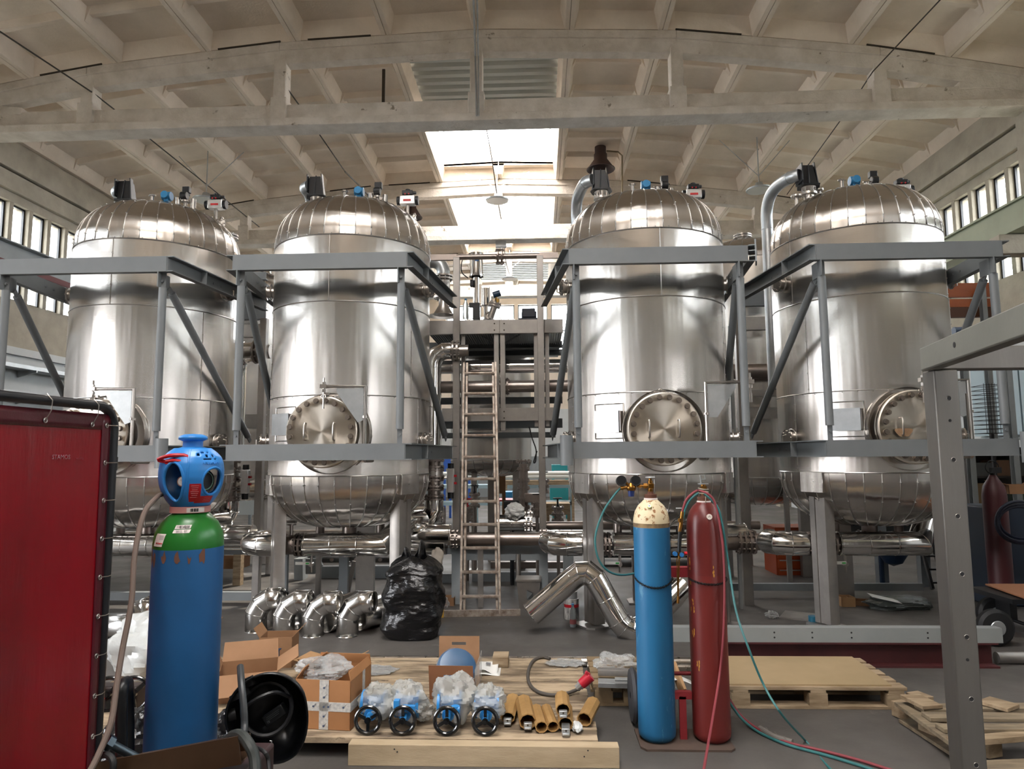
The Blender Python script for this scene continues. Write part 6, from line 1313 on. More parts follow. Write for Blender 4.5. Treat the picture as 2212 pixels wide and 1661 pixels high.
# ------------------------------------------------------------------ left foreground clutter
M_chan = mat('mill_brown_steel', '4b3626', .35, .6, var='5a4433', vscale=5)
a = at(225, 1660, 1.98); c = at(531, 1612, 2.0); t = thing('steel_channel', (a + c) / 2, 'brown U shaped steel channel lying in front of the blue cylinder', 'steel channel')
b = MB(); b.prof(a + V((0, -.005, -.01)), c, [(-.045, -.03), (.045, -.03), (.045, .045), (.040, .045), (.040, -.025), (-.040, -.025), (-.040, .02), (-.045, .02)]); b.build('channel_section', M_chan, t, smooth=False)
b = MB(); b.tube([at(325, 1645, 1.97), at(350, 1625, 1.98), at(400, 1620, 1.98)], .0018, 6, smooth=4); b.build('bent_wire', M_steel, t)
t = thing('welding_trolley', (-1.15, 1.98, 0), 'dark trolley body under the brown steel channel, barely in view', 'trolley')
b = MB(); b.b2((-.97, 1.8, .08), (-.83, 2.2, .775)); b.b2((-1.27, 1.92, .05), (-1.21, 2.0, .76)); b.build('trolley_body', mat('dark_maroon_case', '2b1519', .5), t, bevel=.01)
for x in (-1.24, -.9): b = MB(); b.cyl((x - .03, 1.96, .06), (x + .03, 1.96, .06), .06, n=20); b.build('wheel', M_blackm, t)
hp0 = at(262, 1700, 2.12)
b = MB(); b.tube([hp0, at(262, 1600, 2.12), at(263, 1500, 2.12), at(266, 1482, 2.13), at(270, 1474, 2.16), at(276, 1474, 2.22), at(278, 1500, 2.3), at(279, 1640, 2.3)], .0165, 12, smooth=4); tag(b.build('trolley_handle', M_black), 'black bent tube handle standing left of the blue cylinder', 'handle'); 
b = MB(); p = at(232, 1603, 1.95); q = at(300, 1640, 2.0); d = (q - p).normalized(); b.cyl(p - d * .004, p + d * .014, .021, n=6); b.cyl(p, p + d * .11, .012, n=16); tag(b.build('hex_bolt', mat('zinc_blue', '5b676f', .35, .9)), 'large hexagonal steel bolt lying beside the black handle', 'bolt')
hose([at(205, 1640, 1.95), at(228, 1630, 1.92), at(245, 1648, 1.9), at(235, 1700, 1.9)], .009, M_blackm, 'black cable end below the large hexagonal bolt', 'cable', 'cable')
for px, py, Y, s, lab in ((296, 1596, 3.65, (.17, .15, .13), 'crumpled black plastic bag left of the blue cylinder'), (487, 1590, 3.65, (.10, .13, .12), 'crumpled black plastic bag behind the welding helmet')):
    c = at(px, py, Y); b = blob(V((c.x, c.y, s[2])) if 0 else c, s, .4, 2.6, px, 22, 30); tag(b.build('black_bag', mat('black_film', '131316', .22, bump=.006, bscale=22), ang=25), lab, 'bag')
# welding helmet on its stand hose
hc = at(582, 1532, 2.55); t = thing('welding_helmet', hc, 'black welding helmet hanging open towards the camera', 'helmet')
tl = -.42; Rz = Matrix.Rotation(tl, 3, 'Y') @ Matrix.Rotation(.25, 3, 'Z')
def hs(u, v):      # shell, u round the rim, v from rim to crown
    a = 2 * PI * u; k = math.cos(v * PI / 2) ** .6
    rx = .135; rzp = .185 if math.sin(a) < 0 else .135
    x = rx * math.cos(a) * k * (1 - .12 * max(0, -math.sin(a))); z = rzp * math.sin(a) * k; y = .02 + .15 * math.sin(v * PI / 2) - .03 * math.sin(a) * k - .02 * abs(math.cos(a)) * k
    return hc + Rz @ V((x, y - .06, z))
b = MB(); b.grid(hs, 48, 14); bmesh.ops.remove_doubles(b.bm, verts=b.bm.verts[:], dist=1e-4); sh = b.build('helmet_shell', mat('helmet_black', '0c0d10', .32), t, ang=60, thick=.004)
b = MB(); b.tube([hs(k / 48, 0) for k in range(48)], .004, 6, True); b.build('shell_rim', mat('helmet_black', '0c0d10', .32), sh)
b = MB(); q = lambda x, y, z: hc + Rz @ V((x, y, z))
b.tube([q(.085 * math.cos(a), -.03 + .015 * math.sin(a), .01 + .085 * math.sin(a)) for a in [2 * PI * k / 30 for k in range(30)]], .008, 6, True); b.tube([q(.085, -.03, .01), q(.05, -.09, .06), q(-.04, -.09, .06), q(-.085, -.03, .01)], .007, 6, smooth=5); b.build('head_band', M_black, t)
b = MB(); b.cyl(q(-.10, -.03, .045), q(-.125, -.035, .05), .02, n=14); b.box(q(-.06, -.055, .10), (.06, .03, .02), ry=tl); b.box(q(-.02, -.045, .125), (.035, .02, .03), ry=tl); b.build('adjusting_knob', M_blackm, t)
b = MB(); c = q(.0, .06, -.035); b.box(c, (.085, .03, .04), ry=-.6); fk = b.build('filter_cartridge', mat('filter_dark', '1c1e20', .4), t, bevel=.003); b = MB()
for k in range(3): b.box(c + V((-.004, -.017, .008 - k * .007)), (.055, .002, .0018), ry=-.6)
b.build('filter_grooves', mat('filter_grey', '4b4f50', .5), fk)
lettering('CE', .009, plane_fn(c + V((-.018, -.018, -.022)), (1, 0, .6), (-.5, 0, 1)), mat('mark_grey', '777a7b', .5), fk)
b = MB(); p = at(583, 1600, 2.42); b.tube([p + V((0, 0, 0)), p + V((.006, 0, 0)), p + V((.006, 0, -.055)), p + V((-.002, 0, -.062))], .0018, 6); b.build('wire_hook', M_galv, t)
hose([at(519, 1440, 2.50), at(522, 1480, 2.42), at(527, 1530, 2.38), at(528, 1570, 2.36), at(524, 1600, 2.3), at(520, 1615, 2.2)], .012, mat('grey_rubber', '2e3133', .45), 'dark rubber grip hose standing inside the welding helmet', 'hose', 'hose')
hose([at(490, 1600, 2.03), at(505, 1588, 2.0), at(523, 1590, 1.97), at(540, 1612, 1.94), at(550, 1640, 1.93), at(553, 1700, 1.9)], .015, mat('grey_rubber2', '2b302e', .5), 'thick grey green hose hooked over the end of the brown channel')
hose([at(556, 1615, 2.1), at(572, 1625, 2.05), at(580, 1645, 2.05), at(583, 1700, 2.0)], .006, M_blackm, 'thin black lead beside the thick hose', 'cable', 'cable')
# ------------------------------------------------------------------ ducts, rubbish bag and bits on the floor
def duct_elbow(px, py, i, lab):
    c = atz(px, py); r = .10; t = thing('duct_elbow', (c.x, c.y + r, 0), lab, 'duct elbow', 'sheet metal duct elbows on the floor'); x, y = c.x, c.y + r
    pts = [V((x, y, .0)), V((x, y, .17)), V((x + .05, y, .2566)), V((x + .1366, y, .3066)), V((x + .25, y, .3066))]
    b = MB(); 
    R3 = Matrix.Rotation(-.05, 3, 'Z'); o = V((x, y, 0)); pts = [o + R3 @ (p - o) for p in pts]
    mitre(b, pts, r, n=36); b.torus(pts[0] + V((0, 0, .004)), r, .005, n=36, k=6); b.torus(pts[-1], r, .005, (pts[-1] - pts[-2]), n=36, k=6); b.build('elbow', M_duct, t, ang=15, thick=.002)
for i, (px, py, lab) in enumerate(((543, 1369, 'leftmost shiny duct elbow standing on the floor'), (604, 1376, 'shiny duct elbow, second from the left in the row'), (668, 1379, 'shiny duct elbow, third from the left in the row'), (744, 1379, 'shiny duct elbow nearest the black rubbish bag'))): duct_elbow(px, py, i, lab)
def floor_duct(px, py, L, dirv, r, lab, zc=None):
    p = atz(px, py, r); d = V(dirv).normalized(); t = thing('sheet_duct', p, lab, 'duct', 'straight ducts on the floor'); b = MB(); b.cyl(p, p + d * L, r, n=36, caps=False); b.torus(p, r, .004, d, n=36, k=6); b.torus(p + d * L, r, .004, d, n=36, k=6); b.cyl(p + d * L * .98, p + d * L * .985, r * .99, n=30); b.build('duct_tube', M_duct, t, thick=.002)
floor_duct(640, 1335, .9, (.42, .9, 0), .105, 'straight duct lying behind the middle elbows')
floor_duct(704, 1342, .9, (.42, .9, 0), .105, 'straight duct with its open end between the third and fourth elbow')
floor_duct(775, 1338, 1.0, (.50, .86, 0), .105, 'straight duct pointing behind the black rubbish bag')
floor_duct(170, 1352, 1.0, (1, .05, 0), .11, 'shiny duct lying beyond the welding curtain, left of the blue cylinder')
b = MB(); c = atz(300, 1326, .22); t = thing('sheet_ring', (c.x, c.y, .2), 'short shiny duct ring on top of the duct beyond the curtain', 'duct'); b.cyl(c, c + V((.09, .1, .04)), .12, n=32, caps=False); b.build('ring_sheet', M_clad, t, thick=.002)
# bent duct in front of the third tank
Yd = 6.52; pts = [at(1148, 1326, 6.6), at(1236, 1250, 6.6), at(1252, 1238, 6.6), at(1270, 1237, 6.58), at(1286, 1250, 6.56), at(1337, 1340, 6.5), at(1348, 1353, 6.5), at(1368, 1362, 6.5), at(1392, 1352, 6.5), at(1480, 1262, 6.6)]
dz = .108 - min(pts[0].z, 9); t = thing('bent_duct', (pts[4].x, 6.55, 0), 'long shiny duct bent into a peak in front of the third tank', 'duct'); b = MB(); mitre(b, pts, .107, n=36)
p = pts[5] * .5 + pts[4] * .5; b.torus(p, .108, .004, pts[5] - pts[4], n=36, k=6); b.torus(pts[0], .107, .005, pts[1] - pts[0], n=36, k=6); b.build('duct_tube', M_clad, t, ang=12)
# rubbish bag
bc = V((-1.195, 6.55, 0)); t = thing('rubbish_bag', bc, 'full black rubbish bag standing between the second tank and the ladder', 'bag')
def bagf(u, v):
    a = 2 * PI * u; z = .72 * v; s = 1.0 if v > .12 else .86 + .14 * (v / .12) ** .5
    s *= (1.02 + .06 * math.sin(v * 5)) if v < .80 else max(.12, 1.0 * math.cos((v - .80) / .20 * 1.35) ** .6)
    sq = 1 / max(abs(math.cos(a)) ** 5 + abs(math.sin(a)) ** 5, 1e-6) ** .2; r = .262 * s * (sq * .5 + .5)
    d = V((math.cos(a), math.sin(a), v * 3)); f = noise.noise(d * 1.5) * .04 + noise.noise(V((d.x * 2.5, d.y * 2.5, d.z * 3)) + V((3, 1, 0))) * .018 - abs(noise.noise(V((d.x * 4 + d.z * 2, d.y * 4, d.z * 5)))) * .016
    if v < .03: f *= v / .03
    return bc + V(((r + f) * math.cos(a), (r + f) * math.sin(a) * .9, z + .02 * math.sin(3 * a) * v))
b = MB(); b.grid(bagf, 110, 90); M_bag = mat('black_bag_film', '0e0e10', .22, bump=.02, bscale=6, stretch=(1, 1, 2.4), bdet=5); bmesh.ops.remove_doubles(b.bm, verts=b.bm.verts[:], dist=1e-4); b.build('bag_body', M_bag, t, ang=60)
for s, h, px in ((-1, .15, -.06), (1, .22, .05)):
    b = MB(); b.grid(lambda u, v: bc + V((px + (u - .5) * .16 * (1 - .55 * v) + s * .02 * v, .03 * math.sin(u * 9) + .02 * v, .66 + h * v * (1 - .5 * (2 * u - 1) ** 2))), 14, 8); b.build('tied_ear', M_bag, t, thick=.002)
# small floor things
p = atz(1236, 1342); t = thing('paint_can', p + V((0, .1, 0)), 'printed paint can standing beside the third tank leg', 'can'); c = p + V((.0, .12, 0))
b = MB(); b.cyl(c, c + V((0, 0, .2)), .075, n=28); b.torus(c + V((0, 0, .2)), .075, .004, n=28); b.build('can_body', mat('can_print', 'd8d6d2', .35, var='2e2e34', vscale=16, vamt=1, stretch=(1, 1, .3)), t); b = MB(); b.lathe([(.076, .12), (.0765, .15)], c, n=28); b.build('red_band', M_red, t); b = MB(); b.cyl(c + V((0, 0, .2)), c + V((0, 0, .27)), .06, n=24); b.build('lid_pot', M_galv, t)
p = atz(1238, 1354); t = thing('water_bottle', p, 'small clear bottle with a red label on the floor before the paint can', 'bottle'); b = MB(); b.lathe([(0, 0), (.03, 0), (.032, .02), (.030, .09), (.032, .12), (.022, .17), (.012, .195), (.012, .205)], p, n=20); b.build('bottle_body', M_pet, t); b = MB(); b.lathe([(.0325, .03), (.0325, .075)], p, n=20); b.build('label', mat('dull_red', '8c4a4a', .6), t); b = MB(); b.cyl(p + V((0, 0, .205)), p + V((0, 0, .222)), .014, n=12); b.build('cap', mat('cap_blue', '4d8fc4', .4), t)
p = atz(1142, 1316); t = thing('metal_box', p + V((0, .12, 0)), 'dull sheet metal box with a hinged flap right of the ladder', 'box'); b = MB(); c = p + V((0, .13, 0)); b.hexa([c + V(q) for q in ((-.10, -.10, 0), (.10, -.10, 0), (.10, .1, 0), (-.10, .1, 0), (-.13, -.13, .3), (.13, -.13, .3), (.13, .13, .3), (-.13, .13, .3))]); b.box(c + V((0, 0, .305)), (.28, .28, .02)); b.build('box_body', M_raw, t, smooth=False); b = MB(); b.poly([c + V((-.02, -.125, .1)), c + V((.05, -.125, .1)), c + V((.05, -.17, .18)), c + V((-.02, -.125, .2))], (0, .004, 0)); b.build('flap', M_grey, t, smooth=False)
b = MB(); p = at(1120, 1240, 8.0); b.tube([(p.x, 8.0, .3), (p.x, 8.0, .6), (p.x + .0, 8.0, .7), (p.x - .1, 8.0, .74)], .028, 12, smooth=4); tag(b.build('drain_pipe', M_steel), 'short bent steel pipe above the sheet metal box', 'pipe')
b = blob(atz(957, 1305, .03) , (.06, .06, .07), .5, 3, 77); tag(b.build('plastic_scrap', M_film, ang=25), 'scrap of clear film beside the rubbish bag', 'film')
carton('cardboard_box', atz(965, 1310) + V((0, .1, 0)), (.16, .16), .09, 'tiny brown box on the floor right of the rubbish bag', flaps=())
# long pipe behind the platform, red beam with grey channel
b = MB(); a = atz(737, 1424, .035); c = atz(1600, 1424, .035); b.cyl((a.x, 5.62, .037), (2.2, 5.62, .037), .037, n=20); b.cyl((.35, 5.5, .03), (1.7, 5.5, .03), .03, n=18); tag(b.build('steel_tube', M_flange), 'long shiny steel tubes lying behind the platform', 'tube', None, 'thing')
t = thing('red_beam', (2.6, 5.7, 0), 'dark red primed I beam on the floor behind the right pallets', 'beam'); M_ox = mat('oxide_primer', '4f1f20', .6, var='3e1819', vscale=5)
b = MB(); xe = atz(2165, 1446).x; b.ibeam((1.2, 5.72, .095), (xe, 5.72, .095), .19, .2, .014); b.build('beam_section', M_ox, t, smooth=False)
t = thing('grey_channel', (2.6, 5.68, .19), 'light grey drilled channel lying on the dark red beam', 'steel channel'); b = MB(); xe = at(2172, 1400, 5.6).x; b.prof((.98, 5.62, .245), (xe, 5.62, .245), [(0, -.055), (-.09, -.055), (-.09, -.047), (-.008, -.047), (-.008, .047), (-.09, .047), (-.09, .055), (0, .055)]); b.build('channel_section', mat('light_primer', '8a8d8c', .5, var='7e8180', vscale=3), t, smooth=False)
for px in (1674, 1756, 1841, 2006):
    for dz_ in (.02, -.018): b = MB(); p = at(px, 1400, 5.62); b.cyl((p.x, 5.618, .245 + dz_), (p.x, 5.6195, .245 + dz_), .007, n=12); b.build('bolt_hole', Mk, t)
b = MB(); b.cyl((xe + .02, 5.75, .045), (xe + 1.4, 5.75, .045), .045, n=18); tag(b.build('steel_tube', M_raw), 'dull steel tube beyond the end of the dark red beam', 'tube')
# pallets
def pallet(name, c, W, D, label, rz=0, m=M_wood, board=False, miss=(), hgt=.14, nb=5, skew=0):
    t = thing(name, c, label, 'pallet', None); c = V(c); R3 = Matrix.Rotation(rz, 3, 'Z')
    def bx(nm, x, y, z, w, d, h, mm, dr=0):
        b = MB(); b.hexa([c + R3 @ V((x + sx * w / 2, y + sy * d / 2, z + sz)) for sz in (0, h) for sx, sy in ((-1, -1), (1, -1), (1, 1), (-1, 1))]); b.build(nm, mm, t, smooth=False, bevel=.002)
    for y in (-D / 2 + .05, 0, D / 2 - .05): bx('bottom_board', 0, y, 0, W, .10, .02, M_woodg if y > 0 else m)
    for y in (-D / 2 + .05, 0, D / 2 - .05):
        for x in (-W / 2 + .07, 0, W / 2 - .07): bx('block', x, y, .02, .12, .10, hgt - .062, m)
    for x in (-W / 2 + .07, 0, W / 2 - .07): bx('stringer', x, 0, hgt - .042, .10, D, .02, m)
    for i in range(nb):
        if i in miss: continue
        y = -D / 2 + .05 + (D - .1) * i / (nb - 1); bx('top_board', 0, y, hgt - .022, W, .10, .022, m)
    if board: b = MB(); b.poly([c + R3 @ V(q) for q in ((-W / 2 + .0, -D / 2 + .02, hgt), (W / 2 - .09, -D / 2 + .02, hgt), (W / 2 - .06, D / 2, hgt), (-W / 2, D / 2, hgt))], (0, 0, .01)); b.build('sheet_board', mat('chipboard', 'a48d6c', .8, var='94805f', vscale=3, spots='6e5d48', sscale=6, sth=.7), t, smooth=False)
    return t
pallet('pallet', (1.80, 5.06, 0), 1.14, .66, 'pallet covered with a flat board, behind the dark red cylinder', rz=.0, board=True)
pallet('pallet', (.60, 5.08, 0), .52, .64, 'small pallet with steel offcuts behind the blue cylinder', m=mat('dirty_wood', '8f7a5c', .85, var='75624a', vscale=4))
def plank(p, q, w, h, lab, m=M_wood, rt=None): b = MB(); b.bar(p, q, w, h); return tag(b.build('plank', m, smooth=False, bevel=.003), lab, 'plank') if rt is None else b.build('plank', m, rt, smooth=False, bevel=.003)
t = thing('broken_pallet', (2.6, 3.9, 0), 'broken grey pallet with loose planks behind the steel post', 'pallet')
for px, py, s in ((1968, 1560, 0), (2030, 1600, 0), (2145, 1640, 0), (2000, 1540, 0)):
    c = atz(px, py); b = MB(); b.box((c.x, c.y + .06, .05), (.10, .12, .09), rz=.35); b.build('block', M_wood, t, smooth=False, bevel=.003)
for (p1, p2, w, h, m, nm) in ((atz(1948, 1520, .11), atz(2080, 1615, .11), .09, .022, M_woodg, 'stringer'), (atz(1985, 1530, .135), atz(2230, 1528, .135), .10, .022, M_woodg, 'top_board'), (atz(2000, 1548, .135), atz(2230, 1550, .135), .10, .022, M_woodg, 'top_board'), (atz(2030, 1573, .135), atz(2230, 1573, .135), .09, .022, M_woodg, 'top_board'), (atz(2055, 1603, .12), atz(2235, 1588, .12), .07, .03, M_wood, 'top_board'), (atz(1958, 1556, .015), atz(2090, 1640, .015), .10, .02, M_woodg, 'bottom_board'), (atz(2120, 1660, .02), atz(2240, 1655, .02), .12, .03, M_woodg, 'bottom_board')):
    b = MB(); b.bar(p1, p2, w, h); b.build(nm, m, t, smooth=False, bevel=.002)
plank(atz(1965, 1503, .16), atz(2015, 1528, .16), .13, .022, 'pale loose plank across the broken pallet near its corner')
plank(atz(2125, 1512, .16), atz(2190, 1530, .16), .14, .022, 'pale loose plank on the broken pallet right of the steel post')
# scraps on the small pallet
for i, (px, py, w, d, h, lab, m) in enumerate(((1335, 1478, .26, .10, .03, 'bright steel flat offcut on the front of the small pallet', M_galv), (1330, 1455, .24, .06, .04, 'dark steel angle on the small pallet', M_raw), (1345, 1466, .10, .05, .012, 'small steel plate on the small pallet', M_galv))):
    c = atz(px, py, .15 + .03 * i); b = MB(); b.box(c + V((0, 0, h / 2 - .01)), (w, d, h), rz=-.08); tag(b.build('steel_offcut', m, smooth=False, bevel=.002), lab, 'offcut', 'steel offcuts on the small pallet')
b = blob(at(1330, 1438, 5.1), (.14, .1, .075), .55, 2.6, 41, 22, 30); tag(b.build('plastic_bag', M_film, ang=25), 'torn clear bag lying on the small pallet', 'bag')
b = MB(); p = at(1472, 1470, 4.9); b.grid(lambda u, v: p + V((-.06 + .14 * u, .1 * v, -.02 * u + .01 * math.sin(u * 4))), 6, 4); tag(b.build('paper_sheet', M_white, thick=.001), 'white paper sheet seen between the two gas cylinders', 'paper')
plank(at(1455, 1440, 5.0), at(1478, 1500, 4.8), .02, .10, 'tan board edge seen between the two gas cylinders', M_cardl)
# ------------------------------------------------------------------ steel portal at the right
M_post = mat('milled_steel', '716e69', .42, .45, var='615e5a', vscale=3, stretch=(2, 2, .3), bump=.0005)
Yg = 2.95; pxl = at(2030, 984, Yg).x; pw = .10; zt3 = at(2030, 748, Yg).z
t = thing('steel_portal', (pxl + .05, Yg, 0), 'raw steel portal of drilled rectangular tube at the right edge', 'steel frame')
b = MB(); b.b2((pxl, Yg, 0), (pxl + pw, Yg + .09, zt3 - .10)); po = b.build('post', M_post, t, bevel=.006)
for py in (860, 993, 1115, 1240, 1376, 1510, 1652):
    z = at(2070, py, Yg).z; b = MB(); b.cyl((pxl + .055, Yg - .0015, z), (pxl + .055, Yg + .002, z), .0095, n=16); b.build('drilled_hole', Mk, po)
    b = MB(); b.torus((pxl + .055, Yg - .001, z), .0095, .0012, (0, 1, 0), n=16, k=4); b.build('hole_edge', M_steel, po)
for py in (908, 1425): z = at(2070, py, Yg).z; b = MB(); b.cyl((pxl + .052, Yg - .0015, z), (pxl + .052, Yg + .002, z), .006, n=12); b.build('drilled_hole', Mk, po)
def solve(px, py, z): return atz(px, py, z)
pe = solve(2212, 668, zt3); d = (V((pe.x, pe.y, 0)) - V((pxl + .02, Yg, 0))); d = d / d.length
b = MB(); A = V((pxl + .0, Yg + .02, zt3 - .05)); b.bar(A - d * .03, A + d * 2.0, .06, .10); bo = b.build('top_beam', mat('milled_steel_light', '8a8a82', .42, .6, var='7b7b74', vscale=3, bump=.0004), t, bevel=.006)
b = MB(); c = at(2071, 745, 2.6); e = A + d * ((c.y - Yg) / d.y); nrm = V((-d.y, d.x, 0)) * (1 if (V((-d.y, d.x, 0))).dot(-e) > 0 else -1); e = e + nrm * .0305; e.z = zt3 - .045; b.cyl(e - nrm * .001, e + nrm * .001, .011, n=16); b.build('drilled_hole', Mk, bo)
b = MB(); b.b2((pxl + .02, Yg + .0, zt3 - .10), (pxl + 1.6, Yg + .06, zt3 - .0)); b.build('cross_beam', M_post, t, bevel=.006)
b = MB(); b.b2((pxl + 1.5, Yg, 0), (pxl + 1.6, Yg + .05, zt3 - .1)); b.build('post', M_post, t, bevel=.006)
b = MB(); q = A + d * 1.9; b.b2((q.x - .05, q.y - .03, 0), (q.x + .05, q.y + .03, zt3 - .1)); b.build('post', M_post, t, bevel=.006)
b = MB(); b.tube([at(2088, 850, 2.99), at(2092, 900, 2.99), at(2095, 930, 2.99)], .006, 8); b.build('weld_rod', M_steel, t)
# ------------------------------------------------------------------ right background
def simple(nm, b, m, label, cat, group=None, **k): return tag(b.build(nm, m, **k), label, cat, group)
# pallet racking with orange beams at the right wall
t = thing('pallet_racking', (5.8, 11.0, 0), 'grey perforated storage racking behind the rightmost tank', 'shelving')
M_orange = mat('orange_beam_paint', 'b05a24', .5, var='96481b', vscale=3)
def upright(px, Y, z1, w=.09):
    x = at(px, 900, Y).x; b = MB(); b.chan((x, Y, 0), (x, Y, z1), w, .07, .006, up=(0, 1, 0)); 
    for k in range(34): b.box((x - .003, Y, .2 + k * .09), (.004, .03, .03))
    return b.build('upright', M_greyl, t, smooth=False)
upright(2096, 9.6, 3.3); upright(2190, 9.4, 3.3); upright(2148, 10.75, 4.25); upright(2060, 10.75, 4.25)
for py0, py1, x0, x1, Y in ((612, 640, 2046, 2140, 10.8), (646, 662, 2046, 2138, 10.8), (664, 684, 2046, 2140, 10.8)):
    a = at(x0, py0, Y); c = at(x1, py1, Y); b = MB(); b.b2((a.x, Y, c.z), (c.x + .1, Y + .08, a.z)); b.build('beam', M_orange if py0 < 660 else mat('brown_beam', '5a3520', .6), t, smooth=False)
b = MB(); a = at(2060, 715, 10.4); b.cyl((a.x, 10.4, a.z), (a.x + .7, 10.4, a.z), .06, n=16); simple('dark_roll', b, M_navy, 'dark blue roll lying on the racking above the rightmost tank frame', 'roll')
b = MB(); c = at(2150, 880, 9.6); W_, H_ = .24, .7
for k in range(12): b.tube([V((c.x - .14, 9.6, c.z - .35 + k * .06)), V((c.x + .12, 9.55, c.z - .35 + k * .06)), V((c.x + .14, 9.9, c.z - .35 + k * .06)), V((c.x - .12, 9.9, c.z - .35 + k * .06))], .004, 4, True)
for k in range(8): b.cyl((c.x - .14 + .037 * k, 9.59, c.z - .36), (c.x - .14 + .037 * k, 9.59, c.z + .33), .004, n=4)
b.b2((c.x - .02, 9.7, 0), (c.x + .02, 9.74, c.z - .36)); simple('mesh_basket', b, M_chain, 'tall dark wire mesh basket at the right wall', 'basket')
for i, px in enumerate((2102, 2132, 2172, 2205)):
    b = MB(); yy = 12.5 - i * .42; b.b2((7.84, yy - .19, 1.95), (7.88, yy + .19, 3.15)); simple('cladding_sheet', b, mat('pale_blue_panel', '9fb3bc', .5), 'pale blue upright panel on the right wall, number %s from the tank' % ('one', 'two', 'three', 'four')[i] if 0 else ('pale blue panel nearest the rightmost tank', 'pale blue panel left of the mesh basket', 'pale blue panel right behind the mesh basket', 'pale blue panel at the picture edge beside the steel portal')[i], 'panel', 'pale blue panels', smooth=False)
# welding set with red cylinder and coiled cable
rx_ = at(2158, 1200, 7.6); t = thing('gas_cylinder', (rx_.x, 7.6, 0), 'dim red gas cylinder far behind the steel portal', 'gas cylinder'); b = MB(); b.lathe([(0, 0), (.115, 0), (.115, 1.2), (.1, 1.3), (.05, 1.38), (.03, 1.42)], (rx_.x, 7.6, 0), n=32); b.build('cylinder_body', mat('dim_red', '43161a', .5), t)
b = MB(); b.cyl((rx_.x, 7.6, 1.4), (rx_.x, 7.6, 1.5), .03, n=12); b.torus((rx_.x, 7.6, 1.5), .07, .005, (0, 1, 0), n=18); b.box((rx_.x, 7.55, 1.47), (.1, .05, .06)); b.build('valve', M_black, t)
b = MB(); c = at(2196, 1125, 7.2)
for k in range(9): b.torus((c.x + .012 * k, 7.15 + .02 * k, c.z - .02 * (k % 3)), .20 - .008 * (k % 4), .014, (.35, 1, .1), n=30, k=6)
simple('cable_coil', b, mat('navy_cable', '1a2236', .5), 'coil of dark blue cable hanging behind the steel portal', 'cable coil')
b = MB(); b.b2((c.x + .06, 7.8, 0), (c.x + .6, 8.3, c.z + .1)); simple('welding_machine', b, mat('case_blue', '18263a', .5), 'dark blue machine case behind the coiled cable', 'machine', bevel=.02)
carton('cardboard_box', at(2195, 1066, 7.9), (.28, .2), .10, 'torn cardboard box on the dark machine behind the cable coil', flaps=(('l', .14, .3), ('r', .14, .6)))
# dark storage behind the racking
t = thing('steel_cupboard', (5.9, 9.2, 0), 'dark brown steel cupboard with open shelves behind the dim red cylinder', 'cupboard'); M_dk = mat('dark_brown_steel', '2a2421', .7)
a = at(2100, 985, 10.0); xe_ = min(a.x + 1.6, 7.7); b = MB(); b.b2((a.x, 10.4, 0), (xe_, 10.44, 1.72)); b.b2((a.x, 10.0, 0), (a.x + .03, 10.4, 1.72)); b.build('back_sheet', M_dk, t, smooth=False)
for k in range(5): b = MB(); b.b2((a.x, 10.0, .1 + .4 * k), (xe_, 10.4, .13 + .4 * k)); b.build('shelf', M_dk, t, smooth=False)
rr = random.Random(11); kinds = [('brown', '5a3f2a'), ('dark green', '2d3a30'), ('rust red', '5b2a22'), ('grey', '4b4c4c'), ('tan', '7a6041'), ('navy', '1f2a3c')]
for k in range(4):
    xx = a.x + .06
    for j in range(4):
        w_ = rr.uniform(.2, .34); nm, cc = kinds[(k * 4 + j * 3 + k) % 6]; h_ = rr.uniform(.15, .3)
        if xx + w_ > xe_ - .05: break
        b = MB(); b.b2((xx, 10.04, .13 + .4 * k), (xx + w_, 10.36, .13 + .4 * k + h_)); simple('storage_box', b, mat('box_' + nm.replace(' ', '_'), cc, .7), '%s box on the %s shelf of the dark cupboard, %s from its tank side' % (nm, ('bottom', 'second', 'third', 'top')[k], ('first', 'second', 'third', 'fourth')[j]), 'box', 'boxes in the dark cupboard', smooth=False); xx += w_ + .04
# cart with a board
t = thing('hand_cart', (4.15, 6.6, 0), 'low cart with black tyres at the right edge', 'cart'); y = 6.6; a = at(2100, 1240, 6.6); b = MB(); b.b2((a.x + .08, 6.2, .36), (a.x + 1.4, 6.80, .40)); b.build('cart_frame', M_black, t)
for px, yy in ((2143, 6.25), (2143, 6.78)):
    c = atz(2138, 1300, 0); b = MB(); cx = at(2143, 1275, yy).x; b.lathe([(.05, -.045), (.13, -.04), (.155, -.02), (.155, .02), (.13, .04), (.05, .045)], (cx, yy, .157), (0, 1, 0), n=32); w_ = b.build('wheel', M_blackm, t); b = MB(); b.lathe([(0, -.05), (.06, -.05), (.085, -.02), (.085, .02), (0, .02)], (cx, yy, .157), (0, 1, 0), n=24); b.build('rim', M_galv, w_)
b = MB(); b.cyl((cx, 6.25, .157), (cx, 6.78, .157), .015, n=8); b.b2((cx - .03, 6.5, .15), (cx + .03, 6.7, .37)); b.build('axle', M_black, t)
b = MB(); b.b2((a.x + 1.2, 6.6, 0), (a.x + 1.24, 6.64, .37)); b.build('stand_leg', M_black, t)
b = MB(); b.poly([V((4.20, 6.82, .41)), V((5.4, 6.82, .41)), V((5.4, 6.15, .41)), V((4.12, 6.15, .41))], (0, 0, .012)); simple('hardboard_sheet', b, mat('hardboard', '8c5e40', .7), 'brown hardboard sheet lying on the low cart', 'board', smooth=False)
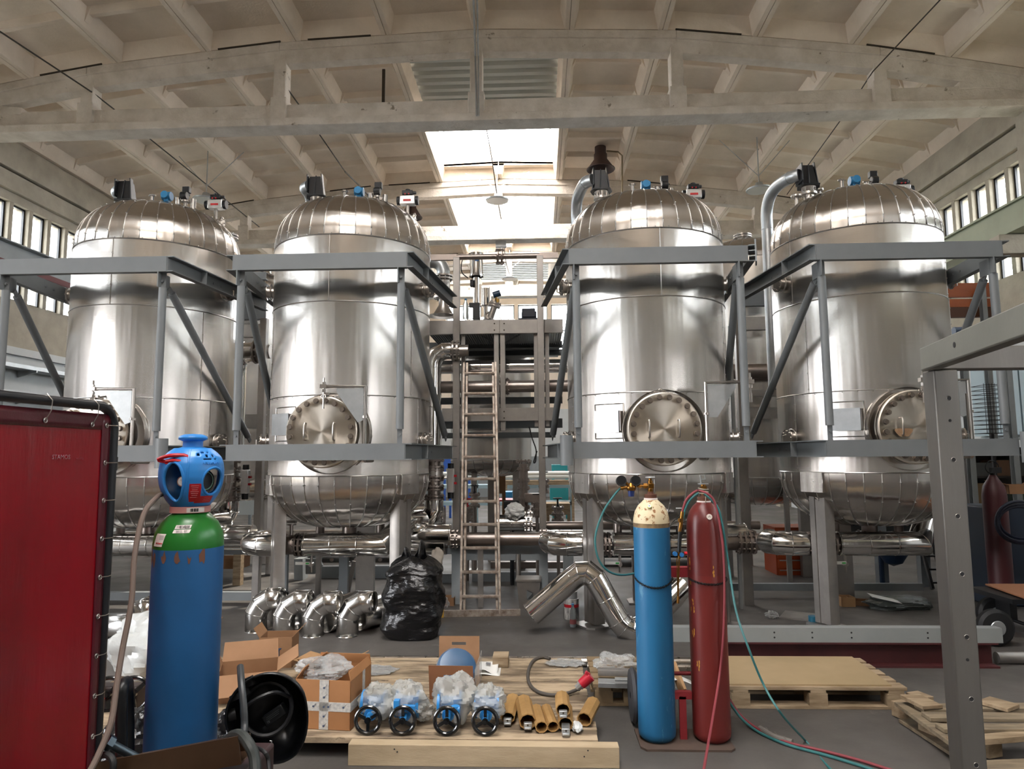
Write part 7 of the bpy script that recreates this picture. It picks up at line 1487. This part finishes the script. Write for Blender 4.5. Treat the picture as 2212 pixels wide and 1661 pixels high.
# orange tool cabinet behind the third tank
t = thing('tool_cabinet', at(1715, 1250, 9.8), 'orange tool cabinet with drawers far behind the rightmost tank', 'tool cabinet'); a = at(1676, 1195, 9.8); c = at(1758, 1255, 9.8); zb, zt4 = c.z, at(1700, 1195, 9.8).z + .35
b = MB(); b.b2((a.x, 9.8, zb), (c.x, 10.3, zt4)); b.build('cabinet_body', mat('cabinet_orange', 'a2441f', .45), t)
for k in range(5):
    zz = zb + .04 + (zt4 - zb - .06) * k / 5; b = MB(); b.b2((a.x + .02, 9.785, zz), (c.x - .02, 9.80, zz + (zt4 - zb) / 5 - .03)); dr = b.build('drawer', mat('cabinet_orange2', 'b14d24', .4), t); b = MB(); b.b2((a.x + .04, 9.775, zz + (zt4 - zb) / 5 - .045), (c.x - .04, 9.786, zz + (zt4 - zb) / 5 - .032)); b.build('drawer_handle', M_galv, dr)
for x in (a.x + .08, c.x - .08):
    for yy in (9.86, 10.24): b = MB(); b.cyl((x - .02, yy, .06), (x + .02, yy, .06), .06, n=16); b.cyl((x, yy, .06), (x, yy, zb), .015, n=8); b.build('castor', M_black, t)
# floor litter under the right tanks
def plate(px, py, w, d, h, rz, m, lab, cat='plate', nm='steel_plate'): c = atz(px, py); b = MB(); b.box((c.x, c.y + d / 2, h / 2), (w, d, h), rz=rz); return simple(nm, b, m, lab, cat, smooth=False)
plate(1755, 1342, .45, .35, .012, -.5, M_raw, 'flat steel plate lying left of the rightmost tank leg')
plate(2160, 1382, .6, .2, .03, -.25, M_raw, 'grey steel slab on the floor right of the steel post', 'slab', 'steel_slab')
carton('cardboard_box', atz(1836, 1312) + V((0, .1, 0)), (.15, .15), .10, 'small square cardboard box on the floor under the rightmost tank', m=M_cardl)
carton('cardboard_box', atz(1880, 1312) + V((0, .14, 0)), (.24, .16), .05, 'flat torn cardboard box beside the small square one', rz=-.3, flaps=(('r', .08, .3), ('l', .08, .5)))
b = blob(atz(1960, 1312, .05) + V((0, .2, 0)), (.32, .16, .07), .35, 2.2, 51, 20, 34); simple('plastic_sack', b, mat('grey_sack', '4c514e', .3, bump=.006, bscale=15), 'grey plastic sack with papers under the rightmost tank', 'sack', ang=30)
b = MB(); p = atz(1930, 1298, .14) + V((0, .2, 0)); b.grid(lambda u, v: p + V((-.12 + .26 * u, .12 * v - .1 * u, -.05 * u + .02 * v)), 6, 4); simple('paper_sheet', b, M_white, 'white papers lying on the grey sack', 'paper', thick=.001)
b = blob(atz(1668, 1328, .03), (.06, .05, .035), .5, 3, 61, 14, 18); simple('plastic_scrap', b, M_film, 'small clear film scrap on the floor between the right tanks', 'film', ang=25)
b = MB(); c = atz(1757, 1346, 0); b.cyl(c + V((0, 0, .0)), c + V((.0, 0, .07)), .045, n=20); simple('tape_roll', b, mat('teal_tape', '1c5f78', .4), 'teal tape roll beside the rightmost tank leg', 'tape')
b = MB(); c = atz(2112, 1358); b.box(c + V((0, 0, .02)), (.08, .06, .04), rz=.3); simple('wood_block', b, M_wood, 'tiny wood block on the floor right of the steel post', 'block', smooth=False)
# ladder leaning behind the rightmost tank
t = thing('step_ladder', at(2000, 1280, 8.9), 'dark step ladder standing behind the rightmost tank', 'ladder')
for s in (0, 26):
    b = MB(); b.bar(at(1985 + s, 1160, 9.0), V((at(2015 + s, 1275, 8.7).x, 8.7, .02)), .03, .05); b.build('stile', M_chain, t, smooth=False)
for k in range(4): b = MB(); f_ = k / 4 + .1; b.bar(at(1985 + 30 * f_, 1160 + 115 * f_, 9.0 - .3 * f_), at(2011 + 30 * f_, 1160 + 115 * f_, 9.0 - .3 * f_), .08, .02); b.build('step', M_chain, t, smooth=False)
for px in (1905, 1921, 1996): 
    b = MB(); x = at(px, 1230, 9.0).x; b.b2((x - .06, 8.95, 0), (x + .06, 9.05, .9)); simple('support_post', b, M_greyl, {1905: 'pale steel post under the rightmost tank, left of a pair', 1921: 'pale steel post under the rightmost tank, right of a pair', 1996: 'pale steel post beside the dark step ladder'}[px], 'post', smooth=False) if px != 1921 else b.bm.free()
b = MB(); c = at(1928, 1180, 8.8); b.lathe([(.17, 0), (.16, -.1), (.1, -.2), (0, -.24)], (c.x, 8.8, c.z), n=24); b.cyl((c.x, 8.8, c.z), (c.x, 8.8, c.z + .05), .17, n=24); b.cyl((c.x - .1, 8.9, 0), (c.x - .1, 8.9, c.z), .03, n=8); simple('navy_vessel', b, M_navy, 'round dark blue bowl shaped vessel hanging behind the rightmost tank pipe', 'vessel')
# ------------------------------------------------------------------ stock seen far off through the aisle
def far(px0, px1, py0, py1, Y, m, lab, cat, nm, d=.6, legs=False, **k):
    a = at(px0, py0, Y); c = at(px1, py1, Y); b = MB(); b.b2((a.x, Y, c.z), (c.x, Y + d, a.z)); 
    if legs: 
        for x in (a.x + .03, c.x - .03): b.b2((x - .03, Y, 0), (x + .03, Y + .05, c.z))
    return simple(nm, b, m, lab, cat, smooth=False, **k)
t = thing('stock_rack', at(1100, 1100, 17), 'pale blue stock rack far away at the end of the aisle', 'rack'); M_tq = mat('turquoise_paint', '2b8f93', .5); M_pb = mat('pale_blue_paint', '9db6bf', .5)
for py in (1048, 1085):
    a = at(930, py, 17); c = at(1235, py + 6, 17); b = MB(); b.b2((a.x, 17, c.z), (c.x, 17.6, a.z)); b.build('shelf', M_pb, t, smooth=False)
for px in (930, 1030, 1130, 1234):
    x = at(px, 1050, 17).x; b = MB(); b.b2((x - .03, 17, 0), (x + .03, 17.06, 1.75)); b.build('upright', M_pb, t, smooth=False)
for k, py in enumerate((1024, 1031)):
    for j in range(2):
        a = at(925, py, 17.1 + .2 * j); c = at(1240, py, 17.1 + .2 * j); b = MB(); b.cyl((a.x, 17.1 + .2 * j, a.z), (c.x, 17.1 + .2 * j, a.z), .055, n=14); simple('stock_tube', b, mat('wrapped_tube', 'd6d8d4', .4), ('upper' if k == 0 else 'lower') + ' pale tube at the ' + ('front' if j == 0 else 'rear') + ' of the distant stock rack', 'tube', 'pale tubes on the distant rack')
far(1192, 1226, 1004, 1016, 18.5, M_tq, 'turquoise crate on top of the distant rack', 'crate', 'turquoise_crate', legs=True)
far(1188, 1228, 1052, 1080, 19.5, M_tq, 'turquoise machine low behind the distant rack', 'machine', 'turquoise_machine', legs=True)
far(1088, 1106, 1063, 1084, 15.5, M_blue, 'bright blue drum seen through the ladder aisle', 'drum', 'blue_drum', legs=True)
far(1000, 1016, 990, 1022, 18.8, mat('strong_blue', '2a56a8', .5), 'strong blue panel left in the distant aisle', 'board', 'blue_board', legs=True)
far(958, 975, 990, 1012, 18.8, mat('strong_blue', '2a56a8', .5), 'strong blue panel behind the left rack column', 'board', 'blue_board', legs=True)
far(1090, 1240, 1038, 1047, 16.6, M_wood, 'pale timber stack on the distant rack', 'timber', 'timber_stack', d=.3, legs=True)
far(1180, 1232, 1088, 1112, 13.5, M_wood, 'stack of pale boards behind the rack column', 'timber', 'timber_stack', legs=True)
far(1072, 1120, 1080, 1083, 12.5, M_red, 'thin red table edge seen through the rack', 'table', 'red_table', legs=True)
far(1060, 1092, 1026, 1066, 12.0, M_card, 'brown cardboard sheet leaning behind the ladder top section', 'cardboard', 'cardboard_sheet', d=.03, legs=True)
far(250, 262, 1100, 1150, 12, M_wood, 'timber offcut far behind the leftmost tank', 'timber', 'timber_offcut', legs=True) if 0 else None
for px in (511,):
    b = MB(); x = at(px, 1240, 9.0).x; b.b2((x - .05, 9.0, 0), (x + .05, 9.1, .75)); b.b2((x - .6, 9.0, .6), (x + .9, 9.1, .7)); b.b2((x - .58, 9.0, 0), (x - .48, 9.1, .6)); simple('timber_trestle', b, M_wood, 'pale timber trestle behind the blue cylinder and leftmost tank', 'trestle', smooth=False)
carton('cardboard_box', at(492, 1225, 9.6) * 1.0, (.5, .3), .14, 'flat open cardboard box on the trestle behind the leftmost tank', flaps=(('l', .2, .4), ('r', .2, .5)))
far(455, 570, 1062, 1112, 15, mat('pale_cabinet', 'b7bfc0', .5), 'pale grey cabinet far behind the valve stack between the left tanks', 'cabinet', 'grey_cabinet', legs=True)
far(540, 575, 1000, 1100, 16, mat('ribbed_grey', '8f9496', .5), 'tall ribbed grey panel far behind the left tanks', 'board', 'ribbed_sheet', legs=True)
for i, (px, py) in enumerate(((600, 1120), (760, 1100))): pass
b = MB(); p = at(1155, 945, RY + .3); b.tube([at(1143, 922, RY), at(1150, 948, RY), at(1158, 972, RY - .02), at(1157, 996, RY - .02), at(1153, 998, RY - .02), at(1160, 974, RY - .02)], .008, 6, smooth=4); simple('hanging_strap', b, M_blackm, 'black strap hanging from the central rack', 'strap')
b = MB(); c = at(1105, 1090, 9.0); b.box(c, (.2, .16, .1)); b.cyl((c.x, 9.05, 0), (c.x, 9.05, c.z), .03, n=8); simple('black_motor', b, M_black, 'black motor on a stand low behind the rack', 'motor', bevel=.01)
b = blob(at(1112, 1105, 8.8), (.12, .08, .1), .3, 3, 71); simple('rag', b, M_white, 'pale rag hung over the pipework behind the rack', 'rag', ang=30)
b = blob(at(945, 1205, 7.5), (.06, .04, .14), .3, 3, 72); simple('rag', b, mat('cream_cloth', 'b5aca0', .8), 'cream cloth hanging from the pipe above the rubbish bag', 'rag', ang=30)
